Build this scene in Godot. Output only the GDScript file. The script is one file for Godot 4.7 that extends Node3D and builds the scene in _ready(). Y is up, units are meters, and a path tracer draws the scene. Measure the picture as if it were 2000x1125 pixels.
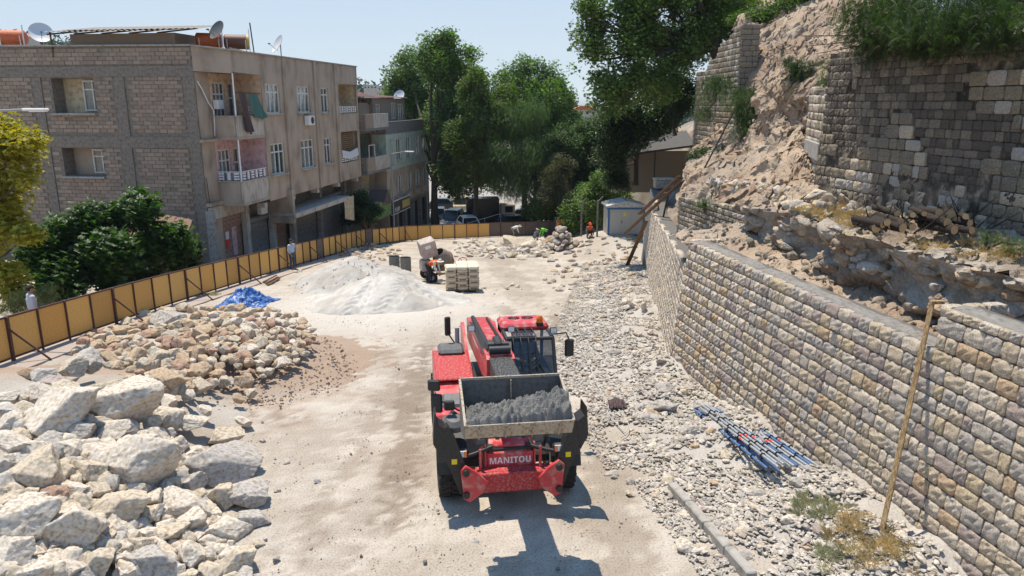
extends Node3D

# Photo geometry: a lens of 1450 px focal length on a 2000 px wide picture, 7 m above the yard, tilted 14 degrees down.
const FPX := 1450.0
const CAM := Vector3(0, 7, 0)
var PITCH := atan(362.0 / 1450.0)
var taken := {}
var part_taken := {}
var M := {}
var rng := RandomNumberGenerator.new()
var blotch := FastNoiseLite.new()
var fine := FastNoiseLite.new()
var rocks_big := []
var rocks_mid := []
var rocks_small := []
var chips := []
var blocks := []

func _ready():
	var cam := Camera3D.new()
	cam.name = "camera"
	cam.fov = rad_to_deg(2.0 * atan(562.5 / FPX))
	cam.near = 0.1
	cam.far = 3000.0
	cam.position = CAM
	cam.rotation.x = -PITCH
	add_child(cam)
	cam.current = true
	var env := Environment.new()
	env.background_mode = Environment.BG_SKY
	var sky := Sky.new()
	var sm := ProceduralSkyMaterial.new()
	sm.sky_top_color = Color(0.52, 0.73, 0.97)
	sm.sky_horizon_color = Color(0.93, 0.98, 1.0)
	sm.sky_curve = 0.22
	sm.ground_bottom_color = Color(0.5, 0.47, 0.43)
	sm.ground_horizon_color = Color(0.8, 0.84, 0.86)
	sm.sun_angle_max = 1.0
	sm.sky_energy_multiplier = 1.0
	sky.sky_material = sm
	env.sky = sky
	env.background_energy_multiplier = 0.72
	env.tonemap_mode = Environment.TONE_MAPPER_LINEAR
	env.tonemap_exposure = 1.27
	env.fog_enabled = true
	env.fog_density = 0.00015
	env.fog_light_color = Color(0.8, 0.88, 0.95)
	env.sdfgi_enabled = true
	env.ssao_enabled = true
	env.ssil_enabled = true
	var we := WorldEnvironment.new()
	we.name = "world_environment"
	we.environment = env
	add_child(we)
	var sun := DirectionalLight3D.new()
	sun.name = "sun"
	sun.light_energy = 1.6
	sun.light_color = Color(1.0, 0.955, 0.88)
	sun.light_angular_distance = 0.5
	sun.shadow_enabled = true
	sun.look_at_from_position(Vector3(-0.19, 0.94, -0.265), Vector3.ZERO)
	add_child(sun)
	rng.seed = 4711
	blotch.seed = 5
	blotch.frequency = 0.35
	blotch.fractal_octaves = 4
	fine.seed = 9
	fine.frequency = 1.7
	fine.fractal_octaves = 3
	make_materials()
	make_rocks()
	build_ground()
	build_hillside()
	build_new_walls()
	build_old_walls()
	build_main_building()
	build_street_buildings()
	build_fence()
	build_far_background()
	build_trees()
	build_telehandler()
	build_boulders()
	build_rubble()
	build_sand()
	build_yard_objects()
	build_people()
	build_street_objects()
	build_hill_details()

# ---------------------------------------------------------------- pixels and ground
func ray(x: float, y: float) -> Vector3:
	var b := y - 562.5
	return Vector3(x - 1000.0, -(b * cos(PITCH) + FPX * sin(PITCH)), -(FPX * cos(PITCH) - b * sin(PITCH))) / FPX

func at(x: float, y: float, f: float) -> Vector3:
	var r := ray(x, y)
	return CAM + r * (f / -r.z)

const PF := [-40.0, 0.0, 10.0, 20.0, 28.0, 41.0, 49.0, 62.0, 68.0, 80.0, 100.0, 140.0, 250.0, 3000.0]
const PY := [2.6, 0.75, 0.33, -0.22, -0.85, -2.15, -3.0, -4.4, -4.95, -5.9, -7.0, -8.0, -9.0, -9.0]
func prof(f: float) -> float:
	for i in range(1, PF.size()):
		if f <= PF[i]:
			return lerpf(PY[i - 1], PY[i], (f - PF[i - 1]) / (PF[i] - PF[i - 1]))
	return PY[-1]

func wall_x(f: float) -> float:      # front face of the new wall, near part
	return 4.34 - 0.177 * (f - 19.24)

func far_wall_x(f: float) -> float:  # its far part
	return 4.34 + 0.1475 * (f - 19.24)

func gy(x: float, z: float) -> float:
	var f := -z
	var y := (prof(f - 2.5) + prof(f) * 2.0 + prof(f + 2.5)) * 0.25
	if f > 4.0 and f < 45.0:
		var wx := wall_x(f) if f < 19.24 else far_wall_x(f)
		var d := wx - x                  # rubble bank that leans against the new wall
		if d < 4.0:
			y += (0.34 + 0.5 * maxf(-0.2, blotch.get_noise_2d(x * 0.8, f * 0.8))) * smoothstep(3.4, 0.5, d) * smoothstep(45.0, 36.0, f)
	if f > 20.0 and f < 62.0:
		y += 1.5 * exp(-(pow((x - 7.5) / 3.6, 2.0) + pow((f - 52.0) / 6.0, 2.0)))
		y += 0.35 * exp(-(pow((x - 1.5) / 4.5, 2.0) + pow((f - 52.0) / 6.0, 2.0)))
	return y

func on_ground(x: float, y: float, lift = null) -> Vector3:
	var r := ray(x, y)
	var lo := 3.0
	var t := 3.0
	while t < 200.0:
		var p := CAM + r * t
		var h := gy(p.x, p.z)
		if lift != null:
			h += lift.call(p.x, p.z)
		if p.y < h:
			break
		lo = t
		t += 0.25
	for i in 12:
		var m := (lo + t) * 0.5
		var p := CAM + r * m
		var h := gy(p.x, p.z)
		if lift != null:
			h += lift.call(p.x, p.z)
		if p.y < h:
			t = m
		else:
			lo = m
	return CAM + r * lo

# ---------------------------------------------------------------- nodes
func numbered(n: String) -> String:
	taken[n] = taken.get(n, -1) + 1
	return n if taken[n] == 0 else "%s_%03d" % [n, taken[n]]

func thing(called: String, label: String, category: String, where := Vector3.ZERO, turn := 0.0, group := "") -> Node3D:
	var o := Node3D.new()
	o.name = numbered(called)
	add_child(o)
	o.position = where
	o.rotation.y = turn
	tag(o, label, category, group)
	return o

func tag(o: Node, label: String, category: String, group := "", kind := ""):
	if label:
		o.set_meta("label", label)
	if category:
		o.set_meta("category", category)
	if group:
		o.set_meta("group", group)
	if kind:
		o.set_meta("kind", kind)

func part(parent: Node, called: String, mesh, mat: Material, xf := Transform3D.IDENTITY) -> MeshInstance3D:
	var o := MeshInstance3D.new()
	o.mesh = mesh.commit() if mesh is MB else mesh
	if mat:
		o.material_override = mat
	o.transform = xf
	if parent == self:
		o.name = numbered(called)
		add_child(o)
	else:
		var key := [parent.get_instance_id(), called]
		part_taken[key] = part_taken.get(key, -1) + 1
		o.name = called if part_taken[key] == 0 else "%s_%03d" % [called, part_taken[key]]
		parent.add_child(o, true)
	return o

func struct(called: String, mesh, mat: Material) -> MeshInstance3D:
	var o := part(self, called, mesh, mat)
	o.set_meta("kind", "structure")
	return o

func copy_of(o: Node3D, label := "", group := "") -> Node3D:
	var c: Node3D = o.duplicate()
	var base := String(o.name)
	if base.length() > 4 and base[base.length() - 4] == "_" and base.right(3).is_valid_int():
		base = base.left(base.length() - 4)
	c.name = numbered(base)
	add_child(c)
	if label:
		c.set_meta("label", label)
	if group:
		c.set_meta("group", group)
	return c

func multi(parent: Node, called: String, mesh: Mesh, mat: Material, xs: Array, cs := PackedColorArray()) -> MultiMeshInstance3D:
	var mm := MultiMesh.new()
	mm.transform_format = MultiMesh.TRANSFORM_3D
	mm.use_colors = cs.size() > 0
	mm.mesh = mesh
	mm.instance_count = xs.size()
	for i in xs.size():
		mm.set_instance_transform(i, xs[i])
		if cs.size() > 0:
			mm.set_instance_color(i, cs[i])
	var o := MultiMeshInstance3D.new()
	o.set_meta("kind", "stuff")
	o.multimesh = mm
	o.material_override = mat
	if parent == self:
		o.name = numbered(called)
		add_child(o)
	else:
		o.name = called
		parent.add_child(o, true)
	return o

func rr(a: float, b: float) -> float:
	return rng.randf_range(a, b)

func spin() -> Basis:
	return Basis(Quaternion(Vector3(rr(-1, 1), rr(-1, 1), rr(-1, 1)).normalized(), rr(0, TAU)))

func place(p: Vector3, yaw := 0.0, s := Vector3.ONE) -> Transform3D:
	return Transform3D(Basis(Vector3.UP, yaw) * Basis.from_scale(s), p)

func along(a: Vector3, b: Vector3, up := Vector3.UP) -> Transform3D:   # local x runs from a to b, origin halfway
	var x := (b - a).normalized()
	if absf(x.dot(up)) > 0.98:
		up = Vector3(0, 0, 1)
	var z := x.cross(up).normalized()
	return Transform3D(Basis(x, z.cross(x), z), (a + b) * 0.5)

# ---------------------------------------------------------------- mesh builder
class MB:
	var v := PackedVector3Array()
	var n := PackedVector3Array()
	var c := PackedColorArray()
	var col := Color.WHITE
	var xf := Transform3D.IDENTITY

	func tri(a: Vector3, b: Vector3, d: Vector3):   # clockwise from outside
		a = xf * a; b = xf * b; d = xf * d
		var m := (d - a).cross(b - a).normalized()
		v.append(a); v.append(b); v.append(d)
		n.append(m); n.append(m); n.append(m)
		c.append(col); c.append(col); c.append(col)

	func tri_n(a: Vector3, b: Vector3, d: Vector3, na: Vector3, nb: Vector3, nd: Vector3):
		var g := (d - a).cross(b - a)
		if g.dot(na + nb + nd) < 0.0:
			var t := b; b = d; d = t
			t = nb; nb = nd; nd = t
		v.append(xf * a); v.append(xf * b); v.append(xf * d)
		n.append((xf.basis * na).normalized()); n.append((xf.basis * nb).normalized()); n.append((xf.basis * nd).normalized())
		c.append(col); c.append(col); c.append(col)

	func tri_out(a: Vector3, b: Vector3, d: Vector3, inside: Vector3):
		if (d - a).cross(b - a).dot((a + b + d) / 3.0 - inside) < 0.0:
			tri(a, d, b)
		else:
			tri(a, b, d)

	func quad_out(a: Vector3, b: Vector3, d: Vector3, e: Vector3, inside: Vector3):
		tri_out(a, b, d, inside)
		tri_out(a, d, e, inside)

	func quad_up(a: Vector3, b: Vector3, d: Vector3, e: Vector3, up := Vector3.UP):
		var ctr := (a + b + d + e) * 0.25 - up * 1000.0
		quad_out(a, b, d, e, ctr)

	func box(size: Vector3, at := Vector3.ZERO, turn := Basis.IDENTITY, bevel := 0.0):
		var h := size * 0.5
		var keep := xf
		xf = xf * Transform3D(turn, at)
		bevel = minf(bevel, minf(h.x, minf(h.y, h.z)) * 0.9)
		var q := []
		for i in 8:
			var s := Vector3(1 if i & 1 else -1, 1 if i & 2 else -1, 1 if i & 4 else -1)
			var three := []
			for k in 3:
				var p := (h - Vector3(bevel, bevel, bevel)) * s
				p[k] = h[k] * s[k]
				three.append(p)
			q.append(three)
		for k in 3:
			var bits := [1 << ((k + 1) % 3), 1 << ((k + 2) % 3)]
			for sgn in 2:
				var b0: int = (1 << k) * sgn
				quad_out(q[b0][k], q[b0 | bits[0]][k], q[b0 | bits[0] | bits[1]][k], q[b0 | bits[1]][k], Vector3.ZERO)
		if bevel > 0.0:
			for k in 3:
				var k1 := (k + 1) % 3
				var k2 := (k + 2) % 3
				for i in 8:
					if i & (1 << k):
						continue
					var j := i | (1 << k)
					quad_out(q[i][k1], q[j][k1], q[j][k2], q[i][k2], Vector3.ZERO)
			for i in 8:
				tri_out(q[i][0], q[i][1], q[i][2], Vector3.ZERO)
		xf = keep

	func beam(a: Vector3, b: Vector3, w: float, h: float, bevel := 0.0, up := Vector3.UP):
		var x := (b - a).normalized()
		if absf(x.dot(up)) > 0.98:
			up = Vector3(0, 0, 1)
		var z := x.cross(up).normalized()
		box(Vector3(a.distance_to(b), h, w), (a + b) * 0.5, Basis(x, z.cross(x), z), bevel)

	func tube(ps: Array, rs, sides := 8, cap := true):
		var rings := []
		var nr := []
		var side := Vector3.ZERO
		for i in ps.size():
			var d: Vector3 = (ps[mini(i + 1, ps.size() - 1)] - ps[maxi(i - 1, 0)]).normalized()
			if side == Vector3.ZERO or absf(side.dot(d)) > 0.99:
				side = d.cross(Vector3(0.31, 0.2, 0.93)).normalized()
			side = (side - d * side.dot(d)).normalized()
			var up := d.cross(side)
			var r: float = rs[i] if rs is Array or rs is PackedFloat32Array else rs
			var ring := []
			var rn := []
			for k in sides:
				var a := TAU * k / sides
				var o := side * cos(a) + up * sin(a)
				ring.append(ps[i] + o * r)
				rn.append(o)
			rings.append(ring)
			nr.append(rn)
		for i in ps.size() - 1:
			for k in sides:
				var l := (k + 1) % sides
				tri_n(rings[i][k], rings[i + 1][k], rings[i + 1][l], nr[i][k], nr[i + 1][k], nr[i + 1][l])
				tri_n(rings[i][k], rings[i + 1][l], rings[i][l], nr[i][k], nr[i + 1][l], nr[i][l])
		if cap:
			for e in [0, ps.size() - 1]:
				var inner: Vector3 = ps[1 if e == 0 else e - 1]
				for k in range(1, sides - 1):
					tri_out(rings[e][0], rings[e][k], rings[e][k + 1], inner)

	func lathe(profile: Array, sides := 16, at := Transform3D.IDENTITY, smooth := true):   # profile of Vector2(radius, height)
		var keep := xf
		xf = xf * at
		for i in profile.size() - 1:
			var p: Vector2 = profile[i]
			var q: Vector2 = profile[i + 1]
			var e := q - p
			var m := Vector2(e.y, -e.x).normalized()
			for k in sides:
				var a0 := TAU * k / sides
				var a1 := TAU * (k + 1) / sides
				var d0 := Vector3(cos(a0), 0, sin(a0))
				var d1 := Vector3(cos(a1), 0, sin(a1))
				var n0 := d0 * m.x + Vector3.UP * m.y
				var n1 := d1 * m.x + Vector3.UP * m.y
				if not smooth:
					n0 = (n0 + n1).normalized()
					n1 = n0
				var A := d0 * p.x + Vector3.UP * p.y
				var B := d1 * p.x + Vector3.UP * p.y
				var C := d1 * q.x + Vector3.UP * q.y
				var D := d0 * q.x + Vector3.UP * q.y
				if p.x > 1e-5:
					tri_n(A, B, C, n0, n1, n1)
				if q.x > 1e-5:
					tri_n(A, C, D, n0, n1, n0)
		xf = keep

	func prism(poly: PackedVector2Array, depth: float, at := Transform3D.IDENTITY):   # polygon in local xy, from z = -depth / 2 to depth / 2
		var keep := xf
		xf = xf * at
		if Geometry2D.is_polygon_clockwise(poly):
			poly = poly.duplicate()
			poly.reverse()
		var ids := Geometry2D.triangulate_polygon(poly)
		var h := depth * 0.5
		for i in range(0, ids.size(), 3):
			var a := poly[ids[i]]
			var b := poly[ids[i + 1]]
			var d := poly[ids[i + 2]]
			for s in [-1.0, 1.0]:
				var A := Vector3(a.x, a.y, h * s)
				tri_out(A, Vector3(b.x, b.y, h * s), Vector3(d.x, d.y, h * s), A - Vector3(0, 0, s))
		for i in poly.size():
			var p := poly[i]
			var q := poly[(i + 1) % poly.size()]
			var o := Vector3(q.y - p.y, p.x - q.x, 0)
			var mid := Vector3((p.x + q.x) * 0.5, (p.y + q.y) * 0.5, 0) - o
			quad_out(Vector3(p.x, p.y, -h), Vector3(q.x, q.y, -h), Vector3(q.x, q.y, h), Vector3(p.x, p.y, h), mid)
		xf = keep

	func commit() -> ArrayMesh:
		var a := []
		a.resize(Mesh.ARRAY_MAX)
		a[Mesh.ARRAY_VERTEX] = v
		a[Mesh.ARRAY_NORMAL] = n
		a[Mesh.ARRAY_COLOR] = c
		var m := ArrayMesh.new()
		m.add_surface_from_arrays(Mesh.PRIMITIVE_TRIANGLES, a)
		return m

func indexed(v: PackedVector3Array, ids: PackedInt32Array, cols := PackedColorArray(), flat := 0.0) -> ArrayMesh:
	# ids run clockwise from outside; flat mixes face normals into the smooth ones
	var nn := PackedVector3Array()
	nn.resize(v.size())
	for i in range(0, ids.size(), 3):
		var m := (v[ids[i + 2]] - v[ids[i]]).cross(v[ids[i + 1]] - v[ids[i]])
		nn[ids[i]] += m
		nn[ids[i + 1]] += m
		nn[ids[i + 2]] += m
	for i in nn.size():
		nn[i] = nn[i].normalized()
	var a := []
	a.resize(Mesh.ARRAY_MAX)
	if flat <= 0.0:
		a[Mesh.ARRAY_VERTEX] = v
		a[Mesh.ARRAY_NORMAL] = nn
		a[Mesh.ARRAY_INDEX] = ids
		if cols.size() > 0:
			a[Mesh.ARRAY_COLOR] = cols
	else:
		var fv := PackedVector3Array()
		var fn := PackedVector3Array()
		var fc := PackedColorArray()
		for i in range(0, ids.size(), 3):
			var m := (v[ids[i + 2]] - v[ids[i]]).cross(v[ids[i + 1]] - v[ids[i]]).normalized()
			for k in 3:
				var j := ids[i + k]
				fv.append(v[j])
				fn.append(nn[j].lerp(m, flat).normalized())
				if cols.size() > 0:
					fc.append(cols[j])
		a[Mesh.ARRAY_VERTEX] = fv
		a[Mesh.ARRAY_NORMAL] = fn
		if cols.size() > 0:
			a[Mesh.ARRAY_COLOR] = fc
	var mesh := ArrayMesh.new()
	mesh.add_surface_from_arrays(Mesh.PRIMITIVE_TRIANGLES, a)
	return mesh

func grid_mesh(nu: int, nv: int, fp: Callable, fc = null, flat := 0.0) -> ArrayMesh:   # fp(i, j) -> Vector3; seen from +u x +v clockwise when u runs right and v away
	var v := PackedVector3Array()
	var c := PackedColorArray()
	for j in nv:
		for i in nu:
			var p: Vector3 = fp.call(i, j)
			v.append(p)
			if fc != null:
				c.append(fc.call(p))
	var ids := PackedInt32Array()
	for j in nv - 1:
		for i in nu - 1:
			var a := j * nu + i
			ids.append_array([a, a + nu, a + nu + 1, a, a + nu + 1, a + 1])
	return indexed(v, ids, c, flat)

# ---------------------------------------------------------------- materials
func tex(sd: int, freq: float, oct: int, cols: Array, offs := [], size := 512, kind := FastNoiseLite.TYPE_SIMPLEX_SMOOTH) -> NoiseTexture2D:
	var nz := FastNoiseLite.new()
	nz.seed = sd
	nz.noise_type = kind
	nz.frequency = freq
	nz.fractal_octaves = oct
	if kind == FastNoiseLite.TYPE_CELLULAR:
		nz.cellular_return_type = FastNoiseLite.RETURN_CELL_VALUE
		nz.fractal_type = FastNoiseLite.FRACTAL_NONE
	var t := NoiseTexture2D.new()
	t.width = size
	t.height = size
	t.seamless = true
	t.noise = nz
	var g := Gradient.new()
	var os := PackedFloat32Array()
	for i in cols.size():
		os.append(offs[i] if offs.size() > i else float(i) / maxf(1.0, cols.size() - 1.0))
	g.offsets = os
	g.colors = PackedColorArray(cols)
	t.color_ramp = g
	return t

func grey(x: float) -> Color:
	return Color(x, x, x)

func lin(r: float, g: float, b: float) -> Color:      # a real-world base colour (linear) as the sRGB that albedo_color wants
	return Color(r, g, b).linear_to_srgb()

func mk(key: String, c: Color, rough := 0.9, t = null, scale := Vector3.ONE, bump = null, depth := 1.0, metal := 0.0, vcol := false, world := true) -> StandardMaterial3D:
	var m := StandardMaterial3D.new()
	m.albedo_color = c
	m.roughness = rough
	m.metallic = metal
	m.vertex_color_use_as_albedo = vcol
	if t != null or bump != null:
		m.uv1_triplanar = true
		m.uv1_world_triplanar = world
		m.uv1_scale = scale
		if t != null:
			m.albedo_texture = t
		if bump != null:
			m.heightmap_enabled = true
			m.heightmap_texture = bump
			m.heightmap_scale = depth
	M[key] = m
	return m

func make_materials():
	var one := Vector3.ONE
	var mott := tex(1, 0.012, 6, [Color(0.74, 0.69, 0.63), Color(0.9, 0.87, 0.83), Color(1, 1, 1), Color(0.95, 0.93, 0.9)], [0.2, 0.42, 0.6, 0.8], 1024)
	var speck := tex(2, 0.05, 5, [Color(0.84, 0.82, 0.8), Color(0.96, 0.95, 0.94), Color(1, 1, 1)], [0.2, 0.5, 0.8], 1024)
	var stain := tex(3, 0.006, 7, [Color(0.78, 0.755, 0.73), Color(0.94, 0.93, 0.92), Color(1, 1, 1)], [0.15, 0.42, 0.75], 1024)
	var bumpy := tex(4, 0.02, 6, [Color.BLACK, Color.WHITE], [0.1, 0.9], 1024)
	var gritty := tex(5, 0.08, 4, [Color.BLACK, Color.WHITE], [0.1, 0.9], 1024)
	var flakes := tex(6, 0.06, 1, [lin(0.52, 0.27, 0.065), lin(0.68, 0.38, 0.1), lin(0.78, 0.48, 0.16)], [0.0, 0.5, 1.0], 512, FastNoiseLite.TYPE_CELLULAR)
	var grain := tex(7, 0.02, 5, [Color(0.6, 0.52, 0.45), Color(1, 1, 1)], [0.25, 0.7], 512)
	var soot := tex(8, 0.008, 6, [Color(0.3, 0.285, 0.27), Color(0.46, 0.435, 0.41), Color(0.7, 0.66, 0.61), Color(0.95, 0.92, 0.87)], [0.25, 0.45, 0.6, 0.8], 1024)
	var splash := tex(9, 0.045, 4, [Color(0.015, 0.015, 0.017), Color(0.03, 0.03, 0.033), Color(0.42, 0.41, 0.4)], [0.0, 0.52, 0.58], 512)
	var rust := tex(10, 0.02, 5, [Color(0.72, 0.6, 0.5), Color(0.94, 0.91, 0.88), Color(1, 1, 1)], [0.2, 0.45, 0.65], 512)
	var dirt := tex(14, 0.018, 6, [Color(0.8, 0.78, 0.75), Color(0.94, 0.93, 0.92), Color(1, 1, 1)], [0.15, 0.45, 0.85], 1024)
	mk("ground", Color.WHITE, 0.97, dirt, one * 1.05, gritty, 0.55, 0, true)
	mk("earth", Color.WHITE, 0.97, speck, one * 0.45, bumpy, 5.0, 0, true)
	mk("chip", Color.WHITE, 0.95, mott, one * 1.1, null, 1, 0, true)
	var tints := {"white": [0.64, 0.59, 0.52], "cream": [0.57, 0.505, 0.41], "grey": [0.47, 0.45, 0.43], "tan": [0.53, 0.415, 0.295], "pink": [0.47, 0.32, 0.24], "orange": [0.46, 0.27, 0.14], "mauve": [0.43, 0.375, 0.36], "brown": [0.3, 0.22, 0.15], "yellow": [0.57, 0.49, 0.36], "ledge": [0.33, 0.28, 0.225], "ledge_grey": [0.38, 0.35, 0.31], "soot": [0.125, 0.112, 0.098], "soot_grey": [0.2, 0.178, 0.155]}
	for k in tints:
		mk("rock_" + k, lin(tints[k][0], tints[k][1], tints[k][2]), 0.94, mott, one * 0.9, gritty, 0.7)
		mk("block_" + k, lin(tints[k][0] * 1.12, tints[k][1] * 1.09, tints[k][2] * 1.06), 0.94, mott, one * 2.0, gritty, 1.0)
	mk("mortar", lin(0.17, 0.16, 0.15), 0.97, speck, one, gritty, 1.0)
	mk("old_plaster", lin(0.36, 0.325, 0.285), 0.96, soot, Vector3(0.3, 0.22, 0.3), bumpy, 4.0)
	mk("old_stone", lin(0.4, 0.345, 0.26), 0.95, mott, one * 1.5, gritty, 2.0)
	mk("old_stone_grey", lin(0.34, 0.3, 0.245), 0.95, mott, one * 1.5, gritty, 2.0)
	mk("concrete", lin(0.36, 0.345, 0.32), 0.93, stain, one * 0.5, gritty, 0.5)
	mk("concrete_dark", lin(0.2, 0.19, 0.18), 0.93, stain, one * 0.5, gritty, 0.5)
	mk("render", lin(0.42, 0.335, 0.26), 0.94, stain, Vector3(0.13, 0.06, 0.13), gritty, 0.5)
	mk("render_pale", lin(0.5, 0.45, 0.39), 0.94, stain, Vector3(0.5, 0.14, 0.5), gritty, 0.5)
	mk("frame_concrete", lin(0.235, 0.2, 0.165), 0.95, stain, one * 0.6, gritty, 0.8)
	for k in 4:
		var b: float = [0.31, 0.345, 0.285, 0.365][k]
		mk("brick%d" % k, lin(b * 1.04, b * 0.81, b * 0.63), 0.95, speck, one * 1.3, gritty, 0.7)
	mk("pink_wall", lin(0.6, 0.4, 0.42), 0.9, stain, one * 0.35)
	mk("peach_wall", lin(0.66, 0.46, 0.31), 0.9, stain, one * 0.35)
	mk("green_wall", lin(0.42, 0.52, 0.45), 0.92, stain, Vector3(0.4, 0.12, 0.4), gritty, 0.4)
	mk("bright_green", lin(0.13, 0.26, 0.08), 0.7, stain, one * 0.4)
	mk("cream_wall", lin(0.55, 0.45, 0.3), 0.9, stain, one * 0.4)
	mk("white_frame", lin(0.68, 0.66, 0.6), 0.55, stain, one * 0.9)
	mk("white_paint", lin(0.7, 0.69, 0.67), 0.6)
	mk("curtain", lin(0.6, 0.58, 0.54), 0.95)
	mk("room_wall", lin(0.36, 0.33, 0.29), 0.95, stain, one * 0.4)
	mk("dark_wood", lin(0.27, 0.16, 0.115), 0.8, grain, Vector3(2, 0.4, 2))
	mk("coping", lin(0.28, 0.265, 0.245), 0.95, stain, one, gritty, 1.0)
	mk("shop_paint", lin(0.44, 0.29, 0.225), 0.7, grain, Vector3(2, 0.4, 2))
	mk("shutter", lin(0.28, 0.27, 0.26), 0.6, stain, one * 0.5, null, 1, 0.3)
	mk("sheet_metal", lin(0.2, 0.18, 0.16), 0.6, rust, one * 0.7, null, 1, 0.3)
	mk("red_roof", lin(0.1, 0.03, 0.03), 0.7, rust, one * 0.6)
	var g := mk("glass", Color(0.35, 0.42, 0.46, 0.22), 0.04)
	g.transparency = BaseMaterial3D.TRANSPARENCY_ALPHA
	var cg := mk("cab_glass", Color(0.1, 0.15, 0.2, 0.72), 0.03)
	cg.transparency = BaseMaterial3D.TRANSPARENCY_ALPHA
	for k in 4:
		mk("osb%d" % k, [Color.WHITE, Color(0.93, 0.92, 0.9), Color(0.97, 0.93, 0.88), Color(0.88, 0.87, 0.86)][k], 0.8, flakes, Vector3(4.5, 1.9, 4.5))
	mk("plywood", lin(0.17, 0.125, 0.1), 0.85, stain, one * 0.7)
	mk("fence_steel", lin(0.085, 0.035, 0.028), 0.6, rust, one)
	mk("asphalt", lin(0.07, 0.068, 0.066), 0.95, speck, one * 0.5, gritty, 0.5)
	mk("paving", lin(0.4, 0.34, 0.3), 0.95, speck, one * 0.6, gritty, 0.6)
	mk("sand", Color.WHITE, 0.97, speck, one * 0.8, gritty, 1.6, 0, true)
	mk("mortar_mix", lin(0.19, 0.19, 0.185), 0.8, speck, one * 2.0, bumpy, 2.0)
	mk("bag_dusty", lin(0.62, 0.53, 0.4), 0.9)
	mk("shed_roof", lin(0.07, 0.068, 0.066), 0.8, rust, one * 0.5)
	mk("cement_bag", lin(0.58, 0.48, 0.35), 0.9, speck, one * 2.0)
	mk("bag_print", lin(0.1, 0.09, 0.09), 0.9)
	mk("pallet_wood", lin(0.42, 0.29, 0.16), 0.9, grain, Vector3(3, 3, 0.5))
	mk("lath_wood", lin(0.46, 0.33, 0.17), 0.85, grain, Vector3(4, 0.5, 4))
	mk("old_plank", lin(0.2, 0.12, 0.07), 0.9, grain, Vector3(3, 0.8, 3))
	mk("log_bark", lin(0.06, 0.045, 0.035), 0.95, grain, one * 3.0, bumpy, 1.5)
	mk("log_cut", lin(0.5, 0.33, 0.17), 0.9)
	var dusty := tex(12, 0.011, 6, [lin(0.5, 0.02, 0.03), lin(0.5, 0.035, 0.042), lin(0.48, 0.12, 0.105), lin(0.46, 0.3, 0.25)], [0.3, 0.5, 0.66, 0.9], 1024)
	mk("red_paint", Color.WHITE, 0.42, dusty, one * 0.4)
	M.red_paint.clearcoat_enabled = true
	M.red_paint.clearcoat = 0.3
	M.red_paint.clearcoat_roughness = 0.2
	mk("dusty_red", Color(0.9, 0.88, 0.86), 0.65, dusty, one * 1.4)
	mk("black_steel", lin(0.022, 0.022, 0.023), 0.5, rust, one * 1.4)
	mk("black_plastic", lin(0.02, 0.02, 0.021), 0.55)
	mk("grey_plastic", lin(0.11, 0.115, 0.12), 0.6, stain, one)
	mk("splashed", Color.WHITE, 0.6, splash, one * 1.0)
	mk("bucket_steel", lin(0.15, 0.145, 0.14), 0.6, stain, one * 1.6, gritty, 0.4, 0.3)
	mk("bucket_worn", lin(0.4, 0.36, 0.3), 0.6, rust, one * 1.4, gritty, 0.4, 0.3)
	mk("tyre", lin(0.028, 0.026, 0.025), 0.9, rust, one * 1.5, gritty, 0.5)
	mk("rim_grey", lin(0.3, 0.3, 0.3), 0.6)
	mk("chrome", lin(0.7, 0.7, 0.7), 0.15, null, one, null, 1, 1.0)
	mk("lens", lin(0.75, 0.77, 0.8), 0.08)
	mk("amber", lin(0.85, 0.2, 0.01), 0.2)
	mk("letter_white", lin(0.75, 0.75, 0.75), 0.6)
	mk("yellow_sticker", lin(0.75, 0.58, 0.02), 0.6)
	mk("rust_steel", lin(0.2, 0.09, 0.05), 0.8, rust, one * 2.0)
	mk("barrel_steel", lin(0.2, 0.195, 0.18), 0.7, stain, one * 1.2, null, 1, 0.3)
	mk("mixer_steel", lin(0.24, 0.2, 0.165), 0.75, rust, one * 1.2)
	mk("hopper_steel", lin(0.44, 0.37, 0.33), 0.75, stain, one * 0.5)
	mk("tarp_blue", lin(0.06, 0.17, 0.46), 0.45, stain, one * 1.5)
	mk("kiosk_wall", lin(0.44, 0.43, 0.38), 0.7)
	mk("kiosk_blue", lin(0.03, 0.13, 0.33), 0.55)
	mk("kiosk_roof", lin(0.56, 0.55, 0.52), 0.85, stain, one * 0.6)
	mk("pipe_blue", lin(0.08, 0.17, 0.38), 0.45, rust, one * 2.0)
	mk("pipe_zinc", lin(0.5, 0.53, 0.56), 0.4, stain, one * 2.0, null, 1, 0.5)
	mk("mark_red", lin(0.7, 0.06, 0.03), 0.6)
	mk("cable_white", lin(0.4, 0.39, 0.37), 0.7)
	mk("cable_black", lin(0.03, 0.03, 0.03), 0.6)
	mk("tank_orange", lin(0.55, 0.13, 0.04), 0.6, rust, one)
	mk("tank_brown", lin(0.16, 0.07, 0.04), 0.6, rust, one)
	mk("tank_yellow", lin(0.6, 0.42, 0.04), 0.6, stain, one)
	mk("dish_white", lin(0.6, 0.6, 0.6), 0.5)
	mk("cloth_brown", lin(0.085, 0.055, 0.055), 0.95)
	mk("cloth_green", lin(0.06, 0.14, 0.12), 0.95)
	mk("cloth_white", lin(0.6, 0.6, 0.6), 0.95)
	mk("skin_cloth", Color.WHITE, 0.9, null, one, null, 1, 0, true)
	mk("bark", lin(0.1, 0.08, 0.06), 0.95, mott, one * 1.2, bumpy, 3.0)
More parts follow.
